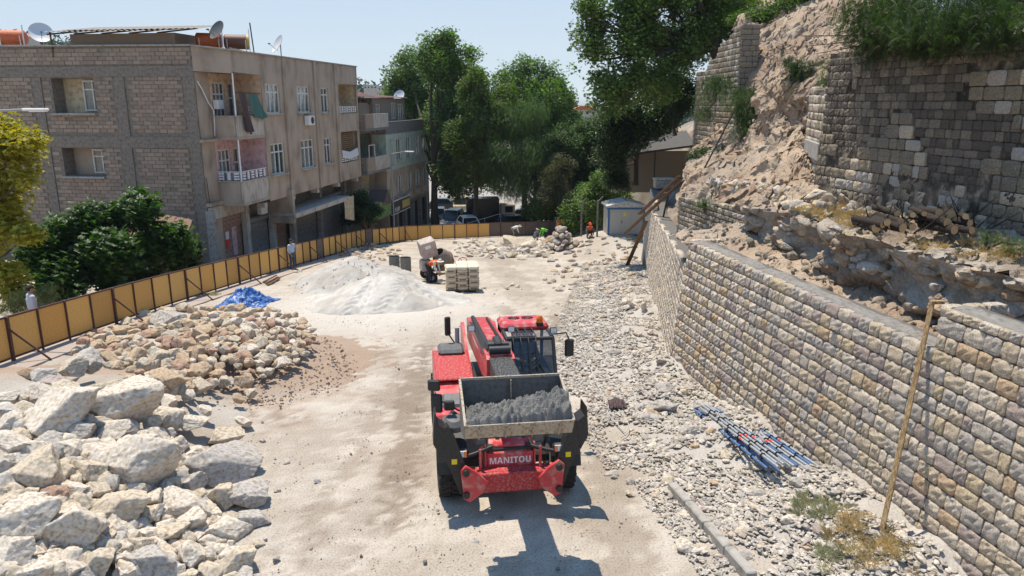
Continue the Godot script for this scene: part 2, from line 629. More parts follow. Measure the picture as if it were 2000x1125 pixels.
	for k in {"leaf": 0.6, "leaf_shiny": 0.42}:
		var lm := mk(k, Color.WHITE, 0.6 if k == "leaf" else 0.45, null, one, null, 1, 0, true)
		lm.cull_mode = BaseMaterial3D.CULL_DISABLED
		lm.backlight_enabled = true
		lm.backlight = Color(0.75, 0.95, 0.4)
	M["leaf_yellow"] = M.leaf.duplicate()
	M.leaf_yellow.backlight = Color(1.0, 0.92, 0.3)
	mk("straw", Color.WHITE, 0.9, null, one, null, 1, 0, true)
	M.straw.backlight_enabled = true
	M.straw.backlight = Color(0.8, 0.8, 0.7)
	mk("car_white", lin(0.7, 0.7, 0.7), 0.25)
	mk("car_dark", lin(0.02, 0.022, 0.026), 0.22)
	mk("car_grey", lin(0.22, 0.23, 0.24), 0.25, null, one, null, 1, 0.4)
	mk("car_blue", lin(0.03, 0.06, 0.13), 0.22)
	mk("car_glass", lin(0.02, 0.025, 0.03), 0.05)
	mk("sign_black", lin(0.015, 0.015, 0.015), 0.5)
	mk("sign_gold", lin(0.45, 0.33, 0.08), 0.5)
	mk("hill_far", Color.WHITE, 0.95, mott, one * 0.02, null, 1, 0, true)

# ---------------------------------------------------------------- rocks
var ico_cache := {}
func ico(level: int) -> Array:
	if ico_cache.has(level):
		return ico_cache[level]
	var t := (1.0 + sqrt(5.0)) / 2.0
	var v := PackedVector3Array()
	for p in [[-1, t, 0], [1, t, 0], [-1, -t, 0], [1, -t, 0], [0, -1, t], [0, 1, t], [0, -1, -t], [0, 1, -t], [t, 0, -1], [t, 0, 1], [-t, 0, -1], [-t, 0, 1]]:
		v.append(Vector3(p[0], p[1], p[2]).normalized())
	var f := PackedInt32Array([0, 11, 5, 0, 5, 1, 0, 1, 7, 0, 7, 10, 0, 10, 11, 1, 5, 9, 5, 11, 4, 11, 10, 2, 10, 7, 6, 7, 1, 8, 3, 9, 4, 3, 4, 2, 3, 2, 6, 3, 6, 8, 3, 8, 9, 4, 9, 5, 2, 4, 11, 6, 2, 10, 8, 6, 7, 9, 8, 1])
	for l in level:
		var mid := {}
		var g := PackedInt32Array()
		for i in range(0, f.size(), 3):
			var e := [0, 0, 0]
			for k in 3:
				var a := f[i + k]
				var b := f[i + (k + 1) % 3]
				var key := mini(a, b) * 100000 + maxi(a, b)
				if not mid.has(key):
					mid[key] = v.size()
					v.append((v[a] + v[b]).normalized())
				e[k] = mid[key]
			g.append_array([f[i], e[0], e[2], f[i + 1], e[1], e[0], f[i + 2], e[2], e[1], e[0], e[1], e[2]])
		f = g
	for i in range(0, f.size(), 3):      # to clockwise
		var a := f[i]
		f[i] = f[i + 1]
		f[i + 1] = a
	ico_cache[level] = [v, f]
	return ico_cache[level]

func rock(sd: int, level: int, planes: int, stretch: Vector3, rough: float, flat := 0.6) -> ArrayMesh:
	var r := RandomNumberGenerator.new()
	r.seed = sd
	var nz := FastNoiseLite.new()
	nz.seed = sd
	nz.frequency = 0.9
	nz.fractal_octaves = 4
	var got := ico(level)
	var src: PackedVector3Array = got[0]
	var ns := PackedVector3Array()
	var hs := PackedFloat32Array()
	for i in planes:
		ns.append(Vector3(r.randf_range(-1, 1), r.randf_range(-1, 1), r.randf_range(-1, 1)).normalized())
		hs.append(r.randf_range(0.46, 0.82))
	var v := PackedVector3Array()
	var lo := Vector3.ONE * 9
	var hi := -lo
	for d in src:
		var k := 1.0
		for i in planes:
			var q := d.dot(ns[i])
			if q > 0.05:
				k = minf(k, hs[i] / q)
		k *= 1.0 + 0.014 * sin(d.dot(ns[0]) * 17.0 + 5.0 * nz.get_noise_3dv(d)) + rough * nz.get_noise_3dv(d * 1.6) + rough * 0.45 * nz.get_noise_3dv(d * 6.0 + Vector3(9, 3, 1))
		var p := d * k * stretch
		v.append(p)
		lo = lo.min(p)
		hi = hi.max(p)
	var s := hi - lo
	for i in v.size():
		v[i] = (v[i] - (lo + hi) * 0.5) / s
	return indexed(v, got[1], PackedColorArray(), flat)

func make_rocks():
	for i in 12:
		rocks_big.append(rock(100 + i, 4, 13 + i % 6, Vector3(1.2, 0.8 + 0.05 * (i % 4), 1.0), 0.085, 0.5))
	for i in 10:
		rocks_mid.append(rock(200 + i, 3, 11 + i % 4, Vector3(1.1, 0.85, 1.0), 0.1, 0.55))
	for i in 8:
		rocks_small.append(rock(300 + i, 2, 9, Vector3(1.1, 0.8, 1.0), 0.16, 0.75))
	for i in 6:
		chips.append(rock(400 + i, 1, 6, Vector3(1.2, 0.6, 0.9), 0.25, 1.0))
	for i in 10:
		blocks.append(block(500 + i))

func block(sd: int) -> ArrayMesh:      # a rough-faced building stone: x and y from -0.5 to 0.5, its face bulging round z = 0, back to z = -1
	var nz := FastNoiseLite.new()
	nz.seed = sd
	nz.frequency = 1.3
	nz.fractal_octaves = 3
	var v := PackedVector3Array()
	var nu := 6
	var nv := 5
	for j in nv:
		for i in nu:
			var u := float(i) / (nu - 1) - 0.5
			var w := float(j) / (nv - 1) - 0.5
			var e := minf(0.5 - absf(u), 0.5 - absf(w))
			var k := smoothstep(0.0, 0.09, e)
			var x := u * (1.0 - 0.03 * nz.get_noise_2d(w * 3, 7)) + 0.035 * nz.get_noise_2d(w * 4, u * 2 + 31)
			var y := w + 0.05 * nz.get_noise_2d(u * 4, w * 2 + 77)
			if e < 0.001 and absf(u) > 0.49 and absf(w) > 0.49:
				x *= 0.93
				y *= 0.93
			v.append(Vector3(x, y, -0.06 + 0.05 * k + 0.19 * (0.35 + 0.65 * k) * nz.get_noise_2d(u * 2.6 + sd, w * 2.6)))
	var ids := PackedInt32Array()
	for j in nv - 1:
		for i in nu - 1:
			var a := j * nu + i
			ids.append_array([a, a + nu, a + nu + 1, a, a + nu + 1, a + 1])
	var rim := []
	for i in nu: rim.append(i)
	for j in range(1, nv): rim.append(j * nu + nu - 1)
	for i in range(nu - 2, -1, -1): rim.append((nv - 1) * nu + i)
	for j in range(nv - 2, 0, -1): rim.append(j * nu)
	var b0 := v.size()
	for i in rim:
		v.append(Vector3(v[i].x, v[i].y, -1.0))
	for k in rim.size():
		var l := (k + 1) % rim.size()
		ids.append_array([rim[k], rim[l], b0 + l, rim[k], b0 + l, b0 + k])
	return indexed(v, ids, PackedColorArray(), 0.5)

# ---------------------------------------------------------------- ground
func seg_d(p: Vector2, a: Vector2, b: Vector2) -> float:
	return p.distance_to(Geometry2D.get_closest_point_to_segment(p, a, b))

var tracks := []
var ruts := [[Vector2(-1.5, 5), Vector2(-1.3, 11.5)], [Vector2(1.1, 5), Vector2(0.95, 11.5)], [Vector2(-1.9, 15), Vector2(-2.9, 27)], [Vector2(-0.2, 15.5), Vector2(-1.0, 27)], [Vector2(-3.6, 8), Vector2(-3.1, 20)], [Vector2(-2.4, 8), Vector2(-1.9, 14)], [Vector2(-1.0, 27), Vector2(0.6, 44)], [Vector2(-3.3, 20), Vector2(-5.4, 26)]]
func ground_color(p: Vector3) -> Color:
	var f := -p.z
	var b := blotch.get_noise_2d(p.x, p.z)
	var d := fine.get_noise_2d(p.x, p.z)
	var dusty := Color(0.4, 0.35, 0.295)
	var pale := Color(0.53, 0.485, 0.43)
	var brown := Color(0.25, 0.2, 0.155)
	var c := dusty.lerp(pale, clampf(0.4 + b * 1.1 + d * 0.7 + 0.5 * fine.get_noise_2d(p.x * 3.1, p.z * 3.1), 0, 1))
	if f < 64 and p.x > -15.5:
		var q := Vector2(p.x, f)
		for t in tracks:
			var w: float = t[2]
			var k := smoothstep(w, w * 0.6, seg_d(q, t[0], t[1]) + 0.3 * d + 0.3 * b + 0.35 * fine.get_noise_2d(p.x * 2.7, p.z * 2.7))
			c = c.lerp(brown, k * t[3])
		var s := smoothstep(1.3, 0.4, Vector2((p.x + 5.5) / 5.0, (f - 29.0) / 5.5).length() + 0.35 * b + 0.15 * d)   # spilt sand
		c = c.lerp(Color(0.6, 0.57, 0.53), s * 0.7)
		s = smoothstep(1.2, 0.5, Vector2((p.x + 5.8) / 1.9, (f - 17.6) / 2.4).length() + 0.5 * b + 0.3 * d)           # red soil fallen off the stones
		c = c.lerp(Color(0.36, 0.25, 0.18), s * 0.5)
		s = smoothstep(0.2, -1.2, (wall_x(f) if f < 19.24 else far_wall_x(f)) - 2.9 - p.x + d)                           # stone dust along the wall
		c = c.lerp(Color(0.47, 0.45, 0.425), s * 0.6)
	if f > 68.5:
		c = Color(0.3, 0.29, 0.275).lerp(c, 0.35)
	return c

func build_ground():
	for a in [[830, 640, 800, 780], [800, 780, 778, 930], [778, 930, 770, 1030], [1085, 570, 1075, 640], [980, 545, 1070, 640], [600, 690, 740, 655], [560, 800, 490, 790]]:
		var p := CAM
		var q := CAM
		var r := ray(a[0], a[1])
		p += r * ((7.0 - prof(12.0)) / -r.y)
		r = ray(a[2], a[3])
		q += r * ((7.0 - prof(12.0)) / -r.y)
		tracks.append([Vector2(p.x, -p.z), Vector2(q.x, -q.z), 0.34, 0.75])
	tracks.append([Vector2(-3.4, 5), Vector2(-2.4, 12), 0.5, 0.3])
	tracks.append([Vector2(1.6, 5), Vector2(1.75, 13), 0.55, 0.45])
	tracks.append([Vector2(-3.35, 8), Vector2(-2.95, 20), 0.26, 0.45])
	tracks.append([Vector2(-0.9, 14), Vector2(-1.3, 26), 0.3, 0.45])
	tracks.append([Vector2(-2.0, 13), Vector2(-2.6, 27), 0.45, 0.35])
	tracks.append([Vector2(0.6, 30), Vector2(-1.2, 48), 1.0, 0.4])
	var xs := []
	for k in [[-420.0, -60.0, 40.0], [-60.0, -16.0, 2.0], [-16.0, 9.0, 0.13], [9.0, 60.0, 3.0], [60.0, 430.0, 40.0]]:
		var x: float = k[0]
		while x < k[1] - 0.01:
			xs.append(x)
			x += k[2]
	xs.append(430.0)
	var fs := []
	for k in [[-30.0, 4.0, 2.0], [4.0, 24.0, 0.13], [24.0, 50.0, 0.3], [50.0, 72.0, 0.6], [72.0, 150.0, 4.0], [150.0, 1000.0, 50.0]]:
		var x: float = k[0]
		while x < k[1] - 0.01:
			fs.append(x)
			x += k[2]
	fs.append(1000.0)
	var m := grid_mesh(xs.size(), fs.size(), func(i, j):
		var x: float = xs[i]
		var f: float = fs[j]
		var y := gy(x, -f)
		if f > 4 and f < 70 and x > -16 and x < 9:
			y += 0.035 * blotch.get_noise_2d(x * 1.5, -f * 1.5) + 0.022 * fine.get_noise_2d(x, -f)
			for t in ruts:          # tyre tread pressed into the dust
				var q := Geometry2D.get_closest_point_to_segment(Vector2(x, f), t[0], t[1])
				var d := q.distance_to(Vector2(x, f))
				if d < 0.34:
					var s: float = q.distance_to(t[0]) + d * 0.6
					y -= smoothstep(0.34, 0.22, d) * (0.034 + 0.03 * sin(s * 15.0) + 0.02 * fine.get_noise_2d(x, f))
		return Vector3(x, y, -f), ground_color)
	struct("ground", m, M.ground)
	# pavement along the fence and the old kerb by the new wall
	var mb := MB.new()
	var prev := Vector3.ZERO
	var edge := []
	for i in 40:
		var f := 12.0 + i * 1.13
		edge.append(Vector3(fence_x(f), gy(fence_x(f), -f) + 0.05, -f))
	for i in edge.size() - 1:
		var a: Vector3 = edge[i]
		var b: Vector3 = edge[i + 1]
		var w := Vector3(0.95, 0, 0)
		var l := Vector3(-2.3, 0, 0)
		mb.quad_up(a + l, b + l, b + w, a + w)
		var dn := Vector3(0, -0.25, 0)
		mb.quad_out(a + w, b + w, b + w + dn, a + w + dn, a)
	struct("pavement", mb, M.paving)

func fence_x(f: float) -> float:
	return -14.27 + 0.0815 * (f - 21.46) if f < 50 else -11.94 + (f - 50.0) * 0.0

# ---------------------------------------------------------------- fence
func build_fence():
	var t := thing("hoarding_fence", "long site fence of yellow chipboard panels in brown steel frames around the yard", "fence")
	var pts := []
	for i in 37:
		var f := 12.9 + i * 1.22
		pts.append(Vector2(-14.27 + 0.0815 * (f - 21.46), f))
	for seg in [[Vector2(-9.03, 61.94), 6], [Vector2(-1.02, 66.57), 8], [Vector2(4.6, 69.2), 5]]:
		var a: Vector2 = pts[-1]
		for k in seg[1]:
			pts.append(a.lerp(seg[0], (k + 1.0) / seg[1]))
	var nleft := 37
	var board := {}
	for i in pts.size() - 1:
		var a := Vector3(pts[i].x, gy(pts[i].x, -pts[i].y), -pts[i].y)
		var b := Vector3(pts[i + 1].x, gy(pts[i + 1].x, -pts[i + 1].y), -pts[i + 1].y)
		if i < 37:
			a.y = maxf(a.y, a.y + 0.05)
			b.y += 0.05
		var d := (b - a)
		var flat := Vector3(d.x, 0, d.z).normalized()
		var out := flat.cross(Vector3.UP)          # towards the yard on the left run
		var lo := 0.1
		var hi := 1.27
		var mb := MB.new()
		var th := 0.012
		var c := [a + flat * 0.02, b - flat * 0.02]
		for s in [-1.0, 1.0]:
			var o: Vector3 = out * th * 0.5 * s
			mb.quad_out(c[0] + Vector3.UP * lo + o, c[1] + Vector3.UP * lo + o, c[1] + Vector3.UP * hi + o, c[0] + Vector3.UP * hi + o, (a + b) * 0.5 + Vector3.UP * 0.6)
		var e := out * th * 0.5
		mb.quad_out(c[0] + Vector3.UP * hi - e, c[1] + Vector3.UP * hi - e, c[1] + Vector3.UP * hi + e, c[0] + Vector3.UP * hi + e, a)
		var dark := i == 27 or i == 36 or i >= 49
		part(t, "panel", mb, M.plywood if dark else M["osb%d" % [0, 0, 1, 2, 0, 3, 0, 1][(i * 5) % 8]])
		mb = MB.new()
		var thick := 0.085 if i % 4 == 2 else 0.05
		mb.box(Vector3(thick, 1.36, thick), a + Vector3(0, 0.62, 0) + out * 0.035)
		part(t, "post", mb, M.fence_steel)
		mb = MB.new()
		mb.beam(a + Vector3.UP * 1.29, b + Vector3.UP * 1.29, 0.06, 0.05)
		part(t, "top_rail", mb, M.fence_steel)
		mb = MB.new()
		mb.beam(a + Vector3.UP * 0.09 + out * 0.02, b + Vector3.UP * 0.09 + out * 0.02, 0.05, 0.05)
		part(t, "bottom_rail", mb, M.fence_steel)
		if i % 4 == 2 and i < 46:
			mb = MB.new()
			var foot := a + out * 1.0 + flat * 0.25
			foot.y = gy(foot.x, foot.z) + 0.02
			mb.beam(a + Vector3.UP * 0.95 + out * 0.05, foot, 0.045, 0.045)
			part(t, "brace", mb, M.fence_steel)

# ---------------------------------------------------------------- masonry
# One course after another of rough stones on a vertical face. The largest in the picture become parts, the rest one joined part.
func masonry(parent: Node3D, o: Vector3, u: Vector3, nrm: Vector3, length: float, base: Callable, top: Callable, ch: float, sw: float, depth: float, singles: int, tints: Array, sd: int, gap := 0.012, keep = null, lean := 0.0):
	var r := RandomNumberGenerator.new()
	r.seed = sd
	var list := []
	var y := -1.0
	var row := 0
	while y < 14.0:
		var h := ch * r.randf_range(0.88, 1.12)
		var x := -r.randf_range(0.0, sw)
		while x < length:
			var w := sw * r.randf_range(0.62, 1.6)
			if r.randf() < 0.08:
				w *= 1.4
			var x0 := maxf(x, 0.0)
			var x1 := minf(x + w, length)
			x += w
			var mid := (x0 + x1) * 0.5
			if x1 - x0 < 0.07 or y + h * 0.4 < base.call(mid):
				continue
			var tp: float = top.call(mid)
			if y + h * 0.55 > tp:
				continue
			if keep != null and not keep.call(mid, y + h * 0.5):
				continue
			list.append([x0, x1, y, minf(y + h, tp), r.randi() % 10, r.randi() % tints.size(), r.randf_range(-0.4, 0.5)])
		y += h
		row += 1
	var upv := (Vector3.UP - nrm * lean).normalized()
	var out := u.cross(upv)
	var items := []
	for s in list:
		var yy: float = (s[2] + s[3]) * 0.5
		var ctr: Vector3 = o + u * (s[0] + s[1]) * 0.5 + Vector3.UP * yy - nrm * lean * yy
		var flip := 1.0 if s[4] % 2 else -1.0
		var xf := Transform3D(Basis(u * (s[1] - s[0] - gap), upv * (s[3] - s[2] - gap), out * depth), ctr + out * (0.02 + 0.014 * s[6]))
		if flip < 0:
			xf.basis = xf.basis * Basis(Vector3(0, 0, 1), PI)
		items.append([ctr.distance_to(CAM) if seen(ctr) else 999.0, xf, s])
	items.sort_custom(func(a, b): return a[0] < b[0])
	var sts := {}
	for k in items.size():
		var it = items[k]
		if k < singles and it[0] < 900:
			part(parent, "stone", blocks[it[2][4]], M[tints[it[2][5]]], it[1])
		else:
			var key: String = tints[it[2][5]]
			if not sts.has(key):
				sts[key] = SurfaceTool.new()
			sts[key].append_from(blocks[it[2][4]], 0, it[1])
	join(parent, "stonework", sts)

func seen(p: Vector3) -> bool:
	var q := p - CAM
	var fwd := -q.z * cos(PITCH) - q.y * sin(PITCH)
	if fwd < 0.5:
		return false
	var up := q.y * cos(PITCH) - q.z * sin(PITCH)
	return absf(q.x / fwd) < 0.7 and absf(up / fwd) < 0.4

func join(parent: Node, called: String, sts: Dictionary, kind := "stuff") -> MeshInstance3D:
	if sts.is_empty():
		return null
	var mesh := ArrayMesh.new()
	for key in sts:
		sts[key].set_material(M[key])
		sts[key].commit(mesh)
	var p := part(parent, called, mesh, null)
	if kind:
		p.set_meta("kind", kind)
	return p

const WALL_TINTS := ["block_grey", "block_white", "block_cream", "block_white", "block_mauve", "block_cream", "block_white", "block_cream", "block_tan", "block_white", "block_cream", "block_grey", "block_grey", "block_yellow", "block_mauve", "block_white", "block_grey", "block_cream"]

func wall_prism(mb: MB, ps: Array, thick: float, side: Vector3, lean := 0.0):      # ps: [point on the base, top height]; a vertical slab behind the face
	for i in ps.size() - 1:
		var a: Vector3 = ps[i][0]
		var b: Vector3 = ps[i + 1][0]
		var a1: Vector3 = Vector3(a.x, ps[i][1], a.z) + side * lean * ps[i][1]
		var b1: Vector3 = Vector3(b.x, ps[i + 1][1], b.z) + side * lean * ps[i + 1][1]
		a += side * lean * a.y
		b += side * lean * b.y
		var s := side * thick
		var inner := (a + b + a1 + b1) * 0.25 + s * 0.5
		mb.quad_out(a, b, b1, a1, inner)
		mb.quad_out(a + s, b + s, b1 + s, a1 + s, inner)
		mb.quad_out(a1, b1, b1 + s, a1 + s, inner)
		if i == 0:
			mb.quad_out(a, a1, a1 + s, a + s, inner)
		if i == ps.size() - 2:
			mb.quad_out(b, b1, b1 + s, b + s, inner)

func build_new_walls():
	# near part, from the corner at 19.24 m towards the camera
	var u := Vector3(0.1743, 0, 0.9847)
	var nrm := Vector3(-0.9847, 0, 0.1743)
	var o := Vector3(4.34, 0, -19.24)
	var len := 15.5
	var step := 9.05
	var t := thing("retaining_wall", "tall new wall of squared cream and grey stones with a stepped top", "wall")
	var top := func(s): return 3.47 if s < step else 4.11
	var base := func(s):
		var p: Vector3 = o + u * s
		return gy(p.x - 0.1, p.z) - 0.3
	masonry(t, o, u, nrm, len, base, top, 0.232, 0.255, 0.2, 300, WALL_TINTS, 61, 0.014, null, 0.1)
	var mb := MB.new()
	var back := -nrm
	var inset := -nrm * 0.05
	for seg in [[0.0, step, 3.45], [step, len, 4.09]]:
		var ps := []
		for k in 6:
			var q: Vector3 = o + u * lerpf(seg[0], seg[1], k / 5.0) + inset
			ps.append([Vector3(q.x, gy(q.x, q.z) - 0.5, q.z), seg[2]])
		wall_prism(mb, ps, 0.5, back, 0.1)
	part(t, "mortar_core", mb, M.mortar)
	mb = MB.new()          # mortar crust spread over the top, uneven
	for seg in [[0.05, step - 0.05, 3.47], [step + 0.05, len, 4.11]]:
		var n := 60
		var m := grid_mesh(7, n, func(i, j):
			var p: Vector3 = o + u * lerpf(seg[1], seg[0], j / (n - 1.0)) - nrm * (0.42 + 0.065 * i)
			return p + Vector3.UP * (seg[2] - 0.05 + (0.06 if i > 0 and i < 6 else -0.05) + 0.06 * blotch.get_noise_3dv(p * 3.0) + 0.03 * fine.get_noise_3dv(p * 3.0)), null, 0.5)
		part(t, "top_mortar", m, M.coping)
	for e in [[0.0, 3.47], [step, 4.11]]:          # stones that turn the corner at the wall's ends
		for k in 3:
			part(t, "end_stone", blocks[k + 2], M[WALL_TINTS[k + 1]], Transform3D(Basis(nrm * 0.3, Vector3.UP * 0.19, u * 0.18), o + u * e[0] - nrm * (0.62 + k * 0.34) + Vector3.UP * (e[1] - 0.1)))
	# far part, bending away from the road
	u = Vector3(-0.146, 0, 0.9893)
	nrm = Vector3(-0.9893, 0, -0.146)
	len = 25.0
	t = thing("far_retaining_wall", "new wall of small pale stones running down towards the grey kiosk", "wall")
	var o2 := Vector3(4.34 + 0.146 * 25.0, 0, -19.3 - 0.9893 * 25.0)
	top = func(s): return lerpf(1.55, 2.83, (s - 6.3) / 18.7) if s > 6.3 else 2.1
	base = func(s):
		var p: Vector3 = o2 + u * s
		return gy(p.x - 0.1, p.z) - 0.3
	masonry(t, o2, u, nrm, len, base, top, 0.205, 0.245, 0.2, 60, ["block_white", "block_white", "block_cream", "block_grey"], 62, 0.014, null, 0.1)
	mb = MB.new()
	var ps := []
	for k in 12:
		var q: Vector3 = o2 + u * (len * k / 11.0) - nrm * 0.05
		ps.append([Vector3(q.x, gy(q.x, q.z) - 0.5, q.z), top.call(len * k / 11.0) - 0.02])
	wall_prism(mb, ps, 0.6, -nrm, 0.1)
	part(t, "mortar_core", mb, M.mortar)

# ---------------------------------------------------------------- hillside
func patch(rows: Array, nu: int, nv: int, amp: float, cf: Callable, steep := 1.0) -> ArrayMesh:      # smooth sheet through rows of control points
	var R := rows.size()
	var C: int = rows[0].size()
	var get := func(i, j): return rows[clampi(j, 0, R - 1)][clampi(i, 0, C - 1)]
	return grid_mesh(nu, nv, func(i, j):
		var x := float(i) / (nu - 1) * (C - 1)
		var y := float(j) / (nv - 1) * (R - 1)
		var xi := mini(int(x), C - 2)
		var yi := mini(int(y), R - 2)
		var fx := x - xi
		var fy := y - yi
		var q := []
		for k in range(-1, 3):
			q.append(get.call(xi, yi + k).cubic_interpolate(get.call(xi + 1, yi + k), get.call(xi - 1, yi + k), get.call(xi + 2, yi + k), fx))
		var p: Vector3 = q[1].cubic_interpolate(q[2], q[0], q[3], fy)
		var d := Vector3(blotch.get_noise_3dv(p * 2.0), blotch.get_noise_3dv(p * 2.0 + Vector3(50, 0, 0)), fine.get_noise_3dv(p))
		var ridge := 0.5 - absf(blotch.get_noise_3dv(p * 3.2 + Vector3(0, 0, 20)))
		return p + d * amp + Vector3(0, 0.35 * amp * ridge, 0.3 * amp * ridge) + Vector3(0.25, 0.4, 0.25) * amp * fine.get_noise_3dv(p * 2.2), cf, 0.5)

func earth_color(p: Vector3) -> Color:
	var b := blotch.get_noise_3dv(p * 0.8) + 0.5 * fine.get_noise_3dv(p)
	return Color(0.31, 0.225, 0.16).lerp(Color(0.45, 0.355, 0.265), clampf(0.5 + b * 1.4, 0, 1))

func slide_color(p: Vector3) -> Color:
	var c := earth_color(p)
	var g := smoothstep(-0.1, 0.3, blotch.get_noise_3dv(p * 0.5 + Vector3(7, 0, 3)))
	return c.lerp(Color(0.37, 0.325, 0.27), g * 0.5)

func debris_color(p: Vector3) -> Color:
	var b := blotch.get_noise_3dv(p * 1.3) + 0.6 * fine.get_noise_3dv(p * 1.5)
	return Color(0.22, 0.17, 0.13).lerp(Color(0.38, 0.345, 0.3), clampf(0.45 + b * 1.6, 0, 1))

func ledge_color(p: Vector3) -> Color:
	var b := blotch.get_noise_3dv(p * 1.1)
	var dry := smoothstep(0.15, 0.4, fine.get_noise_3dv(p * 0.4 + Vector3(3, 1, 9)))
	return debris_color(p).lerp(Color(0.52, 0.4, 0.2), 0.45 * dry + 0.2 * maxf(0.0, b))

func qline(f: float, q: float, y: float) -> Vector3:      # a point q metres behind the face of the new wall
	return Vector3(wall_x(f) + q * 0.985, y, -f - q * 0.17)

func scatter_on(m: ArrayMesh, n: int, called: String, label: String):
	var vs: PackedVector3Array = m.surface_get_arrays(0)[Mesh.ARRAY_VERTEX]
	var xs := []
	var cs := PackedColorArray()
	for k in n:
		var p := vs[rng.randi() % vs.size()] + Vector3(rr(-0.1, 0.1), 0.0, rr(-0.1, 0.1))
		var s := rr(0.04, 0.14) * (2.0 if rng.randf() < 0.08 else 1.0)
		xs.append(Transform3D(spin() * Basis.from_scale(Vector3(s * 1.4, s * 0.8, s)), p))
		var g := rr(0.6, 1.2)
		cs.append(Color(0.36 * g, 0.31 * g, 0.25 * g))
	tag(multi(self, called, chips[4], M.chip, xs, cs), label, "rubble", "", "stuff")

func build_hillside():
	var sts := {"earth": SurfaceTool.new()}
	var st: SurfaceTool = sts.earth
	var I := Transform3D.IDENTITY
	# the landslide
	var rows := [
		[at(1325, 418, 29.5), at(1400, 408, 24.0), at(1473, 415, 20.9), at(1540, 440, 19.2), at(1610, 450, 17.9), at(1650, 480, 17.2)],
		[at(1335, 350, 32.0), at(1405, 345, 27.5), at(1480, 350, 24.0), at(1550, 365, 21.8), at(1600, 390, 20.4), at(1660, 432, 19.4)],
		[at(1352, 300, 36.0), at(1430, 292, 31.5), at(1500, 270, 27.5), at(1545, 262, 26.0), at(1590, 300, 24.2), at(1640, 330, 22.6)],
		[at(1392, 262, 37.0), at(1450, 240, 32.5), at(1495, 236, 28.6), at(1540, 236, 27.0), at(1580, 240, 25.6), at(1640, 260, 23.2)],
		[at(1425, 205, 37.4), at(1462, 172, 33.4), at(1502, 168, 29.2), at(1545, 165, 27.6), at(1585, 168, 26.2), at(1642, 190, 23.8)],
		[at(1436, 80, 36.2), at(1470, 92, 35.4), at(1520, 95, 34.0), at(1562, 105, 31.5), at(1610, 120, 28.5), at(1680, 140, 25.5)],
		[at(1440, 42, 40.0), at(1500, 40, 40.0), at(1560, 10, 39.0), at(1610, 20, 36.0), at(1660, 30, 33.0), at(1760, 40, 28.0)],
		[at(1470, 5, 52.0), at(1530, -20, 50.0), at(1600, -50, 48.0), at(1660, -70, 45.0), at(1740, -90, 40.0), at(1860, -110, 34.0)],
	]
	var slide := patch(rows, 130, 170, 0.42, slide_color)
	st.append_from(slide, 0, I)
	scatter_on(slide, 1500, "slope_rubble", "small stones and clods all over the landslide")
	# hill over the upper wall and behind the trees
	rows = []
	for k in 6:
		var row := []
		for j in 7:
			var f := 3.0 + j * 3.1
			row.append(qline(f, 5.0 + k * 4.5, 7.9 + [0.0, 1.4, 4.5, 8.0, 11.5, 15.0][k]))
		rows.append(row)
	st.append_from(patch(rows, 40, 30, 0.35, ledge_color), 0, I)
	rows = []
	for k in 6:
		var row := []
		for j in 6:
			var f := 38.0 + j * 12.0
			var x: float = [11.5, 13.5, 18.0, 26.0, 38.0, 60.0][k]
			row.append(Vector3(x + j * 0.4, ([gy(9.0, -f) - 1.0, 6.0, 9.5, 13.0, 17.0, 24.0][k] as float) - (j * 1.3 if k > 0 else 0.0), -f))
		rows.append(row)
	st.append_from(patch(rows, 30, 30, 0.4, ledge_color), 0, I)
	# the ledge under the upper wall
	rows = [[], [], [], []]
	for j in 8:
		var f := 5.0 + j * 2.0
		for k in 4:
			rows[k].append(qline(f, 2.5 + k * 0.75, 4.12 + 0.13 * k + 0.08 * sin(j * 2.3 + k) - (0.5 if j == 7 else 0.0)))
	var shelf := patch(rows, 120, 30, 0.3, ledge_color)
	st.append_from(shelf, 0, I)
	scatter_on(shelf, 1100, "ledge_rubble", "broken stones and mortar lumps littering the ledge")
	# backfill between the new wall and the broken one
	rows = [[], [], []]
	for j in 9:
		var f := 4.5 + j * 2.05
		var y := 3.05 + 0.3 * smoothstep(14.0, 21.0, f)
		for k in 3:
			rows[k].append(qline(f, 0.4 + k * 1.2, y + 0.2 * k * smoothstep(12.0, 20.0, f)))
	var fill := patch(rows, 100, 22, 0.26, slide_color)
	st.append_from(fill, 0, I)
	scatter_on(fill, 800, "backfill_rubble", "stone backfill behind the new wall's top")
	# ground behind the far part of the wall, rising to the hill
	rows = []
	for k in 4:
		var row := []
		for j in 8:
			var f := 19.5 + j * 3.5
			var x: float = far_wall_x(f) + [0.4, 1.3, 2.4, 4.5][k]
			var wtop := lerpf(2.83, 1.55, clampf((f - 19.3) / 18.7, 0, 1)) + (0.4 if f > 38 else 0.0)
			var up := smoothstep(21.0, 28.0, f)
			row.append(Vector3(x, [wtop - 0.25, wtop - 0.1, wtop + lerpf(0.1, 0.6, up), wtop + lerpf(0.2, 2.2, up)][k], -f))
		rows.append(row)
	st.append_from(patch(rows, 70, 30, 0.2, debris_color), 0, I)
	var h := join(self, "hillside", sts, "structure")
	h.set_meta("kind", "structure")

const OLD_TINTS := ["old_stone", "old_stone_grey", "old_stone", "block_cream", "old_stone_grey", "block_grey"]

